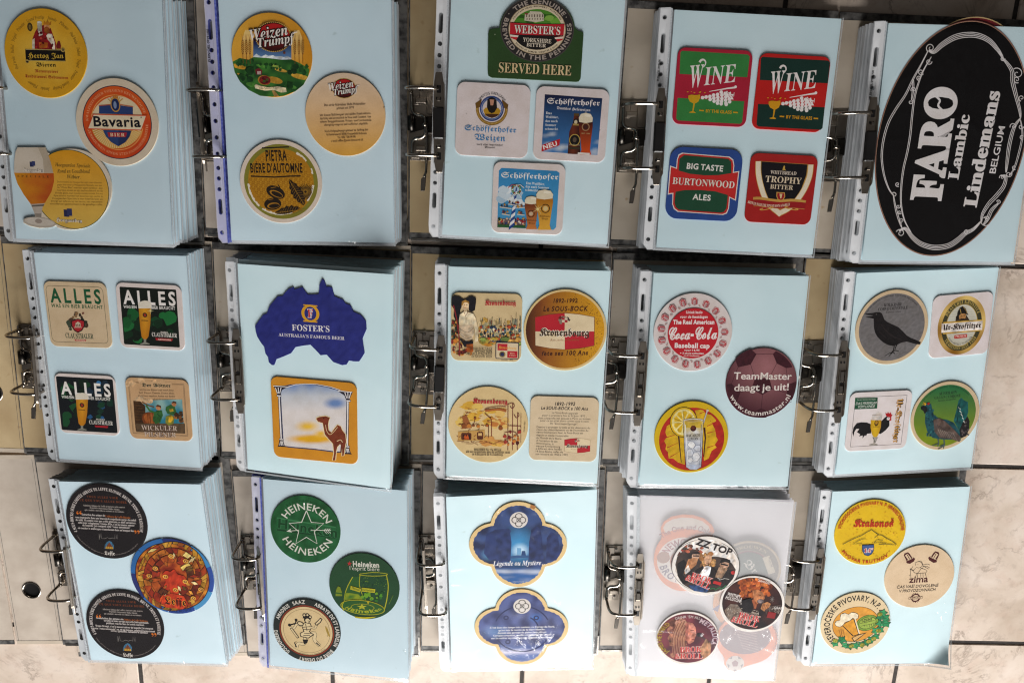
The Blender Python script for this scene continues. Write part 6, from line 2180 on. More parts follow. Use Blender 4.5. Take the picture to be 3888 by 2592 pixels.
def art_brasserie():
    a = Art('brasserie', 'dbbf8b')
    a.blobs(16, 360, 1020, 560, 1140, 14, 30, ['e2b84c', 'e0bc60', 'd8a83c', 'dcc080'], 3, None, 1.8)
    a.blobs(12, 560, 1040, 650, 1160, 12, 26, ['c47a38', 'd89a48', 'e0b868'], 5, None, 1.6)
    a.blobs(10, 480, 1230, 650, 1270, 12, 24, ['e0b050', 'd0944c'], 6, None, 2.2)
    br = ['5a2410', '7a3418', '4a1c10']
    R = random.Random(8)
    for i in range(46):
        x, y = R.uniform(320, 640), R.uniform(1035, 1150)
        if y < 1080 and x < 360: continue
        a.l([(x, y), (x + R.uniform(14, 34), y + R.uniform(-2, 2))], R.uniform(2, 6), R.choice(['a85a24', 'c47a30', '7a3418']), 1)
    a.p([(340, 1190), (512, 1178), (516, 1246), (336, 1250)], 'c89a54')
    for x0, y0, x1, y1 in ((360, 1196, 425, 1244), (462, 1190, 502, 1242)):
        a.bx(x0, y0, x1, y1, '5a2a14', 10)
    a.bx(372, 1208, 418, 1242, '2a1410', 6)
    a.bx(470, 1198, 494, 1216, 'd8b070')
    a.p([(376, 1225), (385, 1208), (392, 1222), (402, 1206), (412, 1238), (376, 1240)], 'c8581c')
    a.p([(366, 1090), (395, 1082), (430, 1165), (360, 1172), (374, 1140)], '9a5a2c')
    for i in range(30):
        x, y = R.uniform(330, 520), R.uniform(1140, 1248)
        a.l([(x, y), (x + R.uniform(-16, 16), y + R.uniform(-14, 14))], R.uniform(2, 4), R.choice(br))
    for x, y, r in ((375, 1152, 14), (410, 1152, 15), (440, 1150, 9), (470, 1155, 12), (528, 1150, 10), (615, 1168, 14), (450, 1104, 9)):
        a.e(x, y, r, r * .85, R.choice(['a8561c', '8a4a1c', 'c47a30']))
        a.l([(x - r, y), (x - r * .4, y - r * 1.3), (x + r * .7, y - r)], 2.5, '5a2410')
    a.l([(450, 1108), (440, 1150)], 4, '5a2410')
    a.l([(538, 1145), (536, 1230)], 4, '5a2410')
    a.l([(510, 1050), (540, 1035), (610, 1026), (650, 1030)], 4, '7a3418', sub=3)
    a.l([(512, 1070), (545, 1100), (556, 1120), (556, 1220)], 5, '7a3418', sub=2)
    a.l([(515, 1055), (600, 1046), (652, 1058)], 14, 'a8602c', sub=3)
    for (x, w) in ((662, 5), (692, 4), (724, 4), (746, 3)):
        a.l([(x, 1010 if x < 700 else 1070), (x + 1, 1310 if x < 730 else 1262)], w, '6a1c1c')
    for P in (((664, 1012), (690, 1006), (704, 1024), (690, 1040), (676, 1028)), ((700, 1078), (716, 1100), (734, 1084), (724, 1066)), ((664, 1150), (745, 1155)), ((640, 1195), (700, 1190), (716, 1215), (640, 1240))):
        a.l(P, 4, '6a1c1c', sub=3)
    a.blobs(14, 640, 1190, 740, 1280, 7, 14, ['7a1c20', 'a83a2c', '4a1414', 'c87a30'], 15)
    for i in range(10): a.l([(330 + i * 30, 1252 + (i % 3) * 8), (380 + i * 30, 1250 + (i % 4) * 9)], 2.4, '7a3418')
    a.t('Kronenbourg', 436, 1006, 658, 1013, 38, 'b01c2c', 'f', o='b01c2c', off=.02)
    a.t('BRASSERIE DU 17e SIÈCLE:', 443, 1312, 620, 1315, 11, '2a1c18', 'sbi')
    a.t('elle est reconstituée dans les anciennes caves', 390, 1326, 678, 1331, 11, '2a1c18', 'sbi')
    a.t('de la Brasserie de Kronenbourg.', 430, 1343, 632, 1346, 11, '2a1c18', 'sbi')
    a.t('Années 1960', 770, 1192, 776, 1128, 9, '2a1c18', 's')
    a.done('round tan coaster with a brown sketch of an old kitchen hearth')

def art_soustext():
    a = Art('soustext', 'd8c2a2')
    k = '221a1c'
    a.t('1892-1992', 967, 1020, 1097, 1020, 22, k, 'sbi')
    a.t('Le SOUS-BOCK a 100 Ans', 878, 1044, 1180, 1050, 20, k, 'sbi')
    L_ = (('Le Sous-Bock apparaît', 948, 1070, 1114), ('pour la première fois le 24 Juin 1892 ,', 886, 1087, 1170), ('date à laquelle est déposé à Paris un brevet', 860, 1105, 1197), ('pour ce qui était alors connu sous le nom', 872, 1121, 1184), ('de "Soucoupe Eponge".', 935, 1139, 1116),
          ('Destiné à protéger la table et les vêtements du', 849, 1163, 1194), ('client des débordements ou de l\u2019humidité du', 848, 1180, 1182), ('verre fraîchement lavé, le Sous-Bock est', 847, 1197, 1150), ('depuis un siècle inséparable', 846, 1215, 1054), ('du Monde de la Bière.', 845, 1233, 1012), ('A l\u2019occasion de cet', 845, 1251, 983), ('Anniversaire, la', 844, 1268, 958), ('marque Kronenbourg', 843, 1286, 1001), ('a édité en série limitée', 842, 1303, 1010), ('14 Sous-Bocks, reflet de', 841, 1321, 1018), ('son histoire de 1950 à 1992.', 840, 1339, 1054))
    for s, x0, y, x1 in L_:
        a.t(s, x0, y, x1, y + 6, 12.5, k, 's')
    kron_panel(a, 1112, 1278, 168, 98, 'Kronenbourg')
    a.done('tan square coaster printed with paragraphs of dark text and one small red panel')

def art_cap():
    a = Art('cap', 'e0d4d2')
    c = (598, 520)
    for i in range(17):
        w = radians(i * 360 / 17 + 3)
        s, q = sin(w), -cos(w)
        x, y = c[0] + 212 * s, c[1] + 212 * q
        f = lambda u, v: (x + u * cos(w) + v * s * 1.0, y + u * sin(w) + v * q)
        a.p([f(-22, 8), f(0, -2), f(22, 8), f(20, -22), f(0, -32), f(-20, -22)], 'a8888a')
        a.p([f(-22, 8), f(0, -2), f(0, -32), f(-20, -22)], 'c4a4a4')
        a.p([f(-22, 8), f(0, 20), f(22, 8), f(0, -2)], 'd8a8a8')
        for P in ((f(-12, 3), f(-11, -26)), (f(12, 3), f(11, -26)), (f(-12, 3), f(10, 14)), (f(12, 3), f(-10, 14))):
            a.l(P, 5, 'b8242e')
        a.l([f(-22, 8), f(0, 20), f(22, 8), f(20, -22), f(0, -32), f(-20, -22)], 1.8, 'b04a50', closed=True)
        w2 = radians((i + .5) * 360 / 17 + 3)
        for r in (178, 188):
            a.d(c[0] + r * sin(w2), c[1] - r * cos(w2), 2.4, 'c02a34', 6)
        a.e(c[0] + 182 * sin(w2), c[1] - 182 * cos(w2), 12, 3, 'b8a8a4', (i + .5) * 360 / 17 + 30, 10)
    a.d(*c, 163, 'c0202c')
    w = 'f0e4e2'
    a.t('Uniek kado', 553, 392, 658, 392, 17, w, 'sb')
    a.t('voor de feestdagen', 513, 421, 692, 421, 17, w, 'sb')
    a.t('The Real American', 468, 460, 735, 460, 27, w, 'sb', o=w, off=.012)
    a.t('Coca-Cola', 440, 560, 752, 556, 74, w, 'sc', o=w, off=.02)
    a.l([(470, 552), (520, 549), (560, 556), (580, 552)], 7, w, 2, sub=3)
    a.t('Baseball cap', 478, 612, 705, 615, 30, w, 'sb', o=w, off=.012)
    a.t('voor f 6,95', 540, 634, 640, 635, 12, w, 'sb')
    a.t('+ 3 aktie-etiketten', 512, 653, 668, 655, 11, w, 'sb')
    a.t('(via 0.5 literflessen)', 538, 668, 638, 669, 8, w, 'sb')
    a.done('round white and red coaster ringed by small gift boxes')

def art_football():
    a = Art('football', '5c2b36')
    a.paint = 0.3
    c = (1040, 841)
    a.full(lambda x, y: mixc('a06a6e', '4a1f2a', hypot(x - 1075, y - 740) / 300), 16)
    cl = [(c[0] + 227 * cos(2 * pi * i / 60), c[1] + 227 * sin(2 * pi * i / 60)) for i in range(60)]
    for P in ([(895, 640), (975, 625), (1010, 655), (972, 722), (890, 740), (870, 680)], [(1115, 655), (1150, 620), (1230, 690), (1240, 740), (1200, 745), (1140, 715)], [(1000, 812), (1092, 808), (1112, 880), (1048, 918), (975, 880)], [(815, 850), (848, 845), (905, 900), (878, 980), (835, 950)], [(1215, 850), (1268, 830), (1262, 930), (1240, 960), (1205, 905)], [(985, 1030), (1040, 1005), (1095, 1030), (1070, 1070), (1000, 1070)]):
        a.p(P, '401822', cl)
    ln = '3a1620'
    for P in (((1010, 655), (1115, 655)), ((972, 722), (1000, 812)), ((1140, 715), (1092, 808)), ((890, 740), (848, 845)), ((905, 900), (975, 880)), ((1112, 880), (1205, 905)), ((1200, 745), (1215, 850)), ((1048, 918), (1040, 1005)), ((878, 980), (985, 1030)), ((1240, 960), (1095, 1030))):
        a.l(P, 2.5, ln)
    w = 'e8dcd6'
    a.t('TeamMaster', 862, 816, 1236, 819, 44, w, 's', o=w, off=.016)
    a.t('daagt je uit!', 864, 893, 1218, 887, 44, w, 's', o=w, off=.016)
    a.c('www.teammaster.nl', 1040, 841, 214, 246, 113, 30, w, 's', True, o=w, off=.014)
    a.done('round maroon coaster printed like a leather football with white words')

def art_lemon():
    a = Art('lemon', 'dab414')
    a.paint = 0.3
    c = (590, 1205)
    a.d(*c, 207, 'b4281e')
    R = random.Random(3)
    cl = [(c[0] + 200 * cos(2 * pi * i / 50), c[1] + 200 * sin(2 * pi * i / 50)) for i in range(50)]
    y = 1030
    for P in ([(612, 1020), (660, 1010), (680, 1040), (740, 1055), (746, 1090), (720, 1100), (740, 1140), (750, 1190), (760, 1210), (740, 1240), (752, 1258), (720, 1280), (700, 1330), (670, 1345), (655, 1200)], [(545, 1370), (500, 1355), (470, 1330), (440, 1330), (436, 1290), (420, 1270), (425, 1240), (412, 1215), (430, 1190), (420, 1160), (450, 1140), (470, 1130), (540, 1160)], [(430, 1120), (462, 1100), (470, 1140), (420, 1160)]):
        a.p(P, 'd8ac1e', cl)
    for P in (((690, 1120), (745, 1095)), ((690, 1165), (752, 1150)), ((690, 1260), (750, 1240)), ((420, 1195), (500, 1170)), ((430, 1260), (505, 1225)), ((450, 1320), (510, 1285)), ((640, 1040), (690, 1022))):
        a.l(P, 6, 'b4281e', 1)
    for i in range(20):
        x, y = R.uniform(430, 750), R.uniform(1060, 1330)
        a.d(x, y, 2.4, '6a4a10', 6)
    a.l([(505, 1180), (512, 1260), (522, 1355)], 10, '3a1418', 4)
    a.l([(672, 1130), (678, 1200), (668, 1320)], 12, '3a1418', 5)
    # lemon slice
    a.e(538, 1095, 88, 100, '3a2c10', -8)
    a.e(538, 1095, 84, 96, 'dab018', -8)
    a.e(538, 1095, 74, 85, 'ecdc90', -8)
    for i in range(9):
        w = 2 * pi * i / 9
        q = lambda r, t: (538 + r * .9 * cos(w + t), 1095 + r * 1.03 * sin(w + t))
        a.p([q(10, 0), q(66, -.27), q(72, 0), q(66, .27)], 'd9ae1c')
    for P in (((538, 1095), (540, 1020)), ((538, 1095), (475, 1070)), ((538, 1095), (600, 1050))):
        a.l(P, 2.5, '5a4410')
    a.l([(690, 1022), (655, 1130), (632, 1165)], 9, '8a8a90')
    a.l([(690, 1022), (655, 1130), (632, 1165)], 4, 'd8d8dc')
    a.d(691, 1021, 8, 'd8c8c0', 10)
    # glass
    gl = [(536, 1080), (600, 1070), (664, 1088), (660, 1180), (655, 1300), (650, 1385), (620, 1402), (580, 1402), (555, 1385), (545, 1280), (540, 1170)]
    a.l(gl, 6, '16141c', closed=True)
    a.fill(gl, lambda x, y: mixc(mixc('d8c27a', 'b8bcc8', (y - 1120) / 100), 'e8e8ec', max(0, nz(x, y, .035, 6) * 1.6)), 11)
    a.p([(545, 1085), (600, 1076), (655, 1092), (650, 1130), (545, 1130)], 'c8a838')
    a.d(600, 1135, 19, '4a1c14', 20)
    a.d(596, 1128, 12, '6a3018', 14)
    R2 = random.Random(9)
    for (x, y, r) in ((590, 1240, 26), (628, 1265, 24), (580, 1290, 26), (615, 1320, 30), (580, 1340, 20)):
        P = [(x + r * R2.uniform(.75, 1.15) * cos(k * pi / 3), y + r * R2.uniform(.75, 1.15) * sin(k * pi / 3)) for k in range(6)]
        a.p(P, R2.choice(['e2e2e6', 'd2d4dc', 'f0f0f2']))
        a.l(P, 2.2, '5a6078', closed=True)
    a.p([(556, 1372), (652, 1366), (648, 1386), (620, 1400), (580, 1400), (558, 1386)], 'b4bcd0')
    a.l([(548, 1110), (556, 1230), (566, 1370)], 4, 'f2f2f4')
    a.l([(652, 1110), (648, 1240), (642, 1370)], 3, '4a506a')
    a.e(600, 1082, 60, 10, 'd8d8dc')
    a.e(600, 1084, 54, 7, 'b89a50')
    a.t('BACARDI', 553, 1190, 642, 1186, 17, '1c140c', 'rb')
    a.t('LIMÓN', 562, 1211, 632, 1208, 17, '1c140c', 'rb')
    a.done('round yellow and red coaster with an iced tumbler and a lemon slice')

def art_raven():
    a = Art('raven', 'd0b795')
    a.paint = 0.5
    a.disc_fill(672, 492, 219, lambda x, y: mixc('666263', '7a7677', .5 + nz(x, y, .06)), 12)
    k = '1a1616'
    a.c('Vögel der Alpenwelt Graubündens  Uccelli delle Alpi grigionesi', 670, 492, 203, -60, 50, 9, k, 'rb')
    a.t('KOLKRABE', 620, 356, 738, 349, 20, k, 'rb')
    a.t('CORVO IMPERIALE', 581, 384, 776, 370, 19, k, 'rb')
    a.t('Corvus corax', 632, 399, 732, 391, 12, '3a3434', 'rbi')
    P = [(487, 405), (515, 400), (545, 398), (565, 392), (590, 391), (606, 400), (614, 418), (622, 440), (640, 455), (662, 466), (715, 490), (745, 518), (770, 545), (795, 560), (825, 572), (866, 590), (858, 606), (830, 603), (800, 594), (770, 586), (735, 593), (705, 608), (680, 616), (650, 610), (620, 595), (597, 577), (575, 553), (560, 525), (553, 490), (553, 455), (552, 435), (520, 428), (497, 424), (520, 419), (549, 416), (520, 411)]
    a.p(P, '171213')
    for q in (((690, 605), (684, 635), (678, 655), (655, 665), (624, 682)), ((678, 655), (650, 686)), ((678, 655), (692, 668)), ((706, 603), (694, 630), (692, 645), (718, 651)), ((692, 645), (672, 652))):
        a.l(q, 8, '171213', 4)
    for q in (((600, 470), (640, 520), (700, 560)), ((620, 500), (670, 550), (740, 575)), ((590, 520), (630, 560))):
        a.l(q, 3, '2a2222', sub=3)
    a.l([(490, 413), (548, 412)], 3, '6f6b6c', 1)
    a.d(570, 406, 4, '5a5050', 8)
    a.done('round grey coaster with a black raven standing in profile')

def art_soldier():
    a = Art('soldier', 'e0d4d4')
    a.paint = 0.5
    c = (1132, 477)
    g = lambda d, col: a.rg(*c, 158 - d, 0, col, ry0=189 - d, ry1=0)
    # gilt rim
    n = 72
    a.up()
    b = len(a.V)
    q = a.L(*c)
    for i in range(n + 1):
        w = 2 * pi * i / n
        t = .5 + .5 * sin(3 * w + .8) * cos(w * 2 - .4)
        col = mixc('8a5c10', 'e2c070', t)
        for rx, ry in ((160, 190), (134, 162)):
            a.V.append((q[0] + rx * a.k * sin(w), q[1] + ry * a.k * cos(w), a.z))
            a.Cc.append(col)
    for i in range(n):
        a.F.append((b + 2 * i + 1, b + 2 * i + 3, b + 2 * i + 2, b + 2 * i)[::-1])
    g(24, '3c3a26')
    a.c('BRAUEREI KROSTITZ', *c, 114, -62, 62, 22, 'b8a058', 'rb', ry=141)
    a.c('TRADITION SEIT 1534', *c, 130, 236, 124, 20, 'b8a058', 'rb', True, ry=158)
    g(52, 'b89a48')
    g(56, 'ccc8ba')
    cl = [(c[0] + 100 * cos(2 * pi * i / 40), c[1] + 131 * sin(2 * pi * i / 40)) for i in range(40)]
    for k in range(22):
        y = 356 + k * 11
        hw = 100 * sqrt(max(0, 1 - ((y - 477) / 131) ** 2)) - 3
        if hw > 4: a.l([(c[0] - hw, y), (c[0] + hw, y)], 2, 'b2ae9e')
    # helmeted soldier
    a.p([(1090, 458), (1094, 420), (1110, 400), (1160, 404), (1182, 440), (1190, 456)], '3a2c1c')
    a.e(1138, 412, 24, 32, 'a87a48')
    a.p([(1098, 436), (1104, 390), (1118, 362), (1138, 350), (1158, 366), (1172, 400), (1176, 410), (1150, 398), (1128, 400), (1114, 412), (1112, 436)], '1c1812')
    a.l([(1120, 366), (1128, 396)], 4, 'b89a50')
    a.l([(1140, 352), (1160, 378), (1168, 400)], 4, '8a7038')
    a.p([(1124, 432), (1150, 430), (1158, 446), (1138, 456), (1118, 446)], '2c2014')
    a.l([(1126, 412), (1134, 412)], 4, '2c2014')
    a.l([(1146, 411), (1154, 412)], 4, '2c2014')
    a.p([(1012, 455), (1265, 438), (1262, 452), (1010, 468)], 'b8923c')
    a.p([(1008, 520), (1260, 502), (1258, 514), (1008, 536)], 'b8923c')
    a.p([(1000, 466), (1270, 446), (1268, 506), (998, 526)], 'e2d9d2')
    a.t('Ur-Kroſtitzer'.replace('ſ', 'f'), 1008, 508, 1260, 490, 42, '2a1a10', 'f', o='2a1a10', off=.02)
    a.bx(1082, 538, 1168, 561, 'b8302c', 6)
    a.t('PREMIUM', 1090, 555, 1160, 552, 12, 'ecd8cc', 'rb')
    a.c('FEINHERBES PILSENER', *c, 106, 232, 130, 12, '4a4434', 's', True, ry=128)
    a.done('white square coaster with a gold ringed oval and a helmeted soldier')

def art_rooster():
    a = Art('rooster', 'e0d6d6')
    a.paint = 0.3
    a.fr(414, 946, 752, 1272, 2.4, '3a3434')
    a.p([(430, 958), (578, 954), (574, 1026), (425, 1032)], '1f4f36')
    a.t('Aus den Gewürzen der Hopfen', 444, 973, 564, 970, 8, 'c8d0c4', 's')
    a.t('DAS PREMIUM', 433, 1003, 566, 998, 17, 'd8dcd4', 's', slant=.2)
    a.t('VOM LANDE', 444, 1024, 556, 1019, 17, 'd8dcd4', 's', slant=.2)
    k = '171416'
    a.p([(600, 1110), (625, 1085), (640, 1075), (655, 1100), (655, 1140), (630, 1170), (595, 1195), (585, 1190)], k)
    a.p([(535, 1130), (505, 1118), (470, 1116), (440, 1122), (418, 1150), (410, 1185), (416, 1212), (424, 1180), (436, 1160), (456, 1160), (440, 1182), (462, 1196), (452, 1210), (478, 1204), (476, 1224), (494, 1202), (500, 1210), (508, 1192), (534, 1190)], k)
    a.p([(630, 1070), (628, 1052), (640, 1060), (645, 1046), (654, 1060), (664, 1048), (666, 1064), (676, 1066), (668, 1080), (668, 1104), (656, 1108), (648, 1088)], 'b41c24')
    a.e(648, 1092, 11, 11, 'e4dcdc')
    a.d(651, 1086, 4, k, 8)
    a.fill([(532, 1100), (602, 1100), (598, 1150), (582, 1200), (570, 1215), (550, 1215), (538, 1195), (530, 1150)], lambda x, y: mixc('d8b020', 'a87410', abs(x - 560) / 50), 10)
    a.p([(536, 1102), (540, 1068), (560, 1060), (578, 1046), (600, 1050), (608, 1066), (604, 1102)], 'd6cdc8')
    a.e(575, 1068, 36, 5, 'b4a8a0')
    a.p([(540, 1215), (582, 1215), (566, 1230), (560, 1256), (578, 1264), (576, 1270), (520, 1270), (522, 1264), (548, 1256), (550, 1230)], '9a958e')
    a.l([(548, 1218), (558, 1250)], 3, k)
    a.l([(575, 1220), (562, 1250)], 3, k)
    a.e(569, 1122, 14, 20, '4a3210')
    a.e(569, 1118, 9, 12, 'a87c20')
    a.t('Ur-Kroftitzer', 548, 1150, 592, 1148, 9, '4a3210', 'f')
    a.t('Ur-Kroftitzer', 706, 964, 678, 1254, 48, 'c8923c', 'f', o='3a2410', off=.06)
    a.done('white square coaster with a black rooster made from a beer glass')

def art_grouse():
    a = Art('grouse', 'd0b896')
    a.paint = 0.6
    a.disc_fill(1022, 1077, 203, lambda x, y: mixc('276a3c', '7a8c18', (y - 900) / 330), 16)
    k = '16241a'
    a.c('Vögel der Alpenwelt Graubündens  Uccelli delle Alpi grigionesi', 1022, 1077, 188, -56, 50, 9, k, 'rb')
    a.t('AUERHAHN', 982, 941, 1100, 929, 19, k, 'rb')
    a.t('GALLO CEDRONE', 953, 968, 1124, 951, 18, k, 'rb')
    a.t('Tetrao urogallus', 975, 984, 1096, 968, 12, '243a24', 'rbi')
    # fanned tail
    a.p([(1080, 1110), (1100, 1030), (1112, 975), (1130, 956), (1150, 975), (1174, 985), (1176, 1050), (1160, 1110), (1120, 1180)], '16504f')
    a.p([(1140, 1120), (1172, 1078), (1186, 1110), (1184, 1160), (1165, 1210), (1130, 1225), (1110, 1190)], '1e1a1c')
    for i in range(5):
        a.l([(1110 + i * 9, 1020 + i * 22), (1128 + i * 6, 1035 + i * 22)], 6, 'd8dcd4', 2)
        a.l([(1128 - i * 6, 970 + i * 10), (1098 + i * 3, 1120)], 2.2, '0e3436')
    a.blobs(12, 1130, 1110, 1180, 1205, 5, 9, ['3a3434', '2a2426', '5a5050'], 5)
    # body and neck
    a.p([(880, 1005), (890, 992), (912, 985), (932, 1000), (938, 1030), (950, 1070), (985, 1095), (1030, 1100), (1080, 1120), (1120, 1180), (1128, 1240), (1080, 1235), (1000, 1232), (940, 1222), (905, 1180), (890, 1120), (893, 1070), (897, 1040)], '1c4a54')
    a.blobs(60, 900, 1030, 960, 1215, 4, 8, ['16404c', '245a60', '123440', '2c6466'], 7)
    a.p([(862, 1018), (880, 1010), (902, 1020), (906, 1044), (888, 1064), (880, 1044), (866, 1034)], '17181a')
    a.p([(876, 985), (900, 994), (896, 1008), (870, 1000), (888, 998)], 'd0a020')
    a.e(914, 996, 9, 8, 'b02420')
    a.d(918, 1002, 3.4, '10100c', 8)
    a.p([(945, 1100), (985, 1090), (1020, 1110), (1075, 1160), (1125, 1215), (1120, 1250), (1060, 1230), (985, 1222), (952, 1180)], '5a4a44')
    for i in range(8):
        a.l([(975 + i * 14, 1165 + i * 3), (1000 + i * 14, 1215 + i * 3)], 3, 'a89c94', 1)
        a.l([(968 + i * 14, 1130 + i * 9), (988 + i * 15, 1168 + i * 8)], 3, '3a2e2a', 1)
    for P in (((975, 1228), (980, 1258), (960, 1266), (936, 1274)), ((980, 1258), (972, 1280)), ((1014, 1232), (1018, 1268), (1000, 1285), (975, 1297)), ((1018, 1268), (986, 1278)), ((1016, 1270), (1010, 1296))):
        a.l(P, 10, '4a5a58', 5)
    a.done('round green coaster with a teal grouse raising its tail')
# ---- third row
def leffe_text(nm, dx, dy, s, flavour, lines, lab):
    a = Art(nm, '1e191a')
    f = lambda x, y: (713 + dx + (x - 713) * s, 490 + dy + (y - 490) * s)
    c = f(713, 490)
    a.d(*c, 250 * s, '191416')
    w = 'd4cac6'
    a.c('4 SOUS-BOCKS SÉRIE LIMITÉE ABBAYE DE LEFFE BLONDE, BRUNE, TRIPLE ET RADIEUSE', *c, 212 * s, -112, 106, 20 * s, w, 'rb')
    a.c('L\u2019abus d\u2019alcool est dangereux pour la santé. Consommez avec modération', *c, 234 * s, 242, 128, 8 * s, '8a807c', 's', True)
    br = '7a3c1c'
    a.t('VOUS ALLEZ VOIR', *f(583, 330), *f(788, 341), 14 * s, br, 'rb', track=.25)
    a.t('CE QUE VOUS ALLEZ BOIRE', *f(536, 352), *f(846, 370), 14 * s, br, 'rb', track=.2)
    for i, (t_, x0, x1) in enumerate((('Admirez Abbaye de Leffe à travers cette œuvre', 558, 836), ('du peintre chansonnier Didier Michel', 602, 798), ('qui a traduit à merveille ses senteurs et ses couleurs.', 568, 830))):
        a.t(t_.replace('œ', 'oe'), *f(x0, 386 + i * 15), *f(x1, 400 + i * 15), 11 * s, 'aaa09a', 'rb')
    for i, (t_, x0, x1) in enumerate(lines):
        y0 = 447 + i * 18
        a.t(t_, *f(x0, y0), *f(x1, y0 + (x1 - x0) * .055), 13.5 * s, w, 'rb')
    a.t(flavour, *f(706, 459), *f(872, 470), 13 * s, 'a85a24', 'rb')
    for (x, y) in ((513, 446), (898, 566)):
        for k in (0, 20):
            a.d(*f(x + 7 + k, y - 12), 7 * s, 'c86a20', 12)
            a.l([f(x + 2 + k, y - 10), f(x + 3 + k, y - 22), f(x + 12 + k, y - 28)] if x < 700 else [f(x + 13 + k, y - 12), f(x + 12 + k, y), f(x + 4 + k, y + 5)], 5 * s, 'c86a20', 2)
    a.l([f(665, 608), f(663, 570), f(668, 600), f(676, 566), f(680, 602), f(700, 604), f(718, 596), f(736, 604), f(752, 598), f(768, 604), f(770, 574), f(777, 604), f(784, 572), f(784, 606)], 2.2 * s, '8a8480')
    q = f(732, 652)
    a.p([f(700, 672), f(702, 645), f(716, 626), f(732, 618), f(748, 626), f(762, 648), f(762, 674)], '3a6a8a')
    a.p([f(706, 672), f(716, 650), f(732, 628), f(748, 650), f(758, 672)], '7a3c1c')
    a.p([f(706, 656), f(758, 660), f(758, 674), f(706, 672)], 'b88a30')
    for k in range(5): a.l([f(704 + k * 12, 640 - 6 * (k % 3)), f(710 + k * 12, 670)], 2 * s, '1a2c20')
    a.t('Leffe', *f(702, 713), *f(770, 717), 33 * s, 'e0d8d2', 'f')
    a.done(lab)
def art_blacktext():
    leffe_text('blacktext', 0, 0, 1.0, 'l\u2019Abbaye de Leffe Blonde', (('Extraction des arômes de', 548, 704), ('vous transporte dans une brassée de coquelicots gorgés du soleil', 505, 910), ('de midi. Ne sentez-vous pas ce blé généreux, ce miel savoureux,', 508, 910), ('cette note voluptueuse ? Jaune d\u2019Or, c\u2019est la nuance autour', 524, 900), ('de laquelle j\u2019ai composé cette "ronce automnale"', 553, 872), ('où couches et arabesques s\u2019entrelacent dans un bouquet fou', 522, 896)),
               'round black coaster of pale and orange text above a colourful stained glass coaster')
def art_blacktextb():
    leffe_text('blacktextb', 123, 687, .955, 'l\u2019Abbaye de Leffe Radieuse', (('Modulation des arômes de', 512, 704), ('un taillis de baies sauvages aux petits fruits gourmands,', 566, 880), ('pétillant sous les feux du soleil couchant.', 582, 850), ('Rouge-Orangé, c\u2019est la nuance autour de laquelle j\u2019ai composé', 508, 910), ('cette "ronce automnale" où, tel un brasero, crépitent joyeusement', 496, 924), ('cerises, grenades, coriandre et caramel', 615, 872)),
               'round black coaster of pale and orange text below a colourful stained glass coaster')

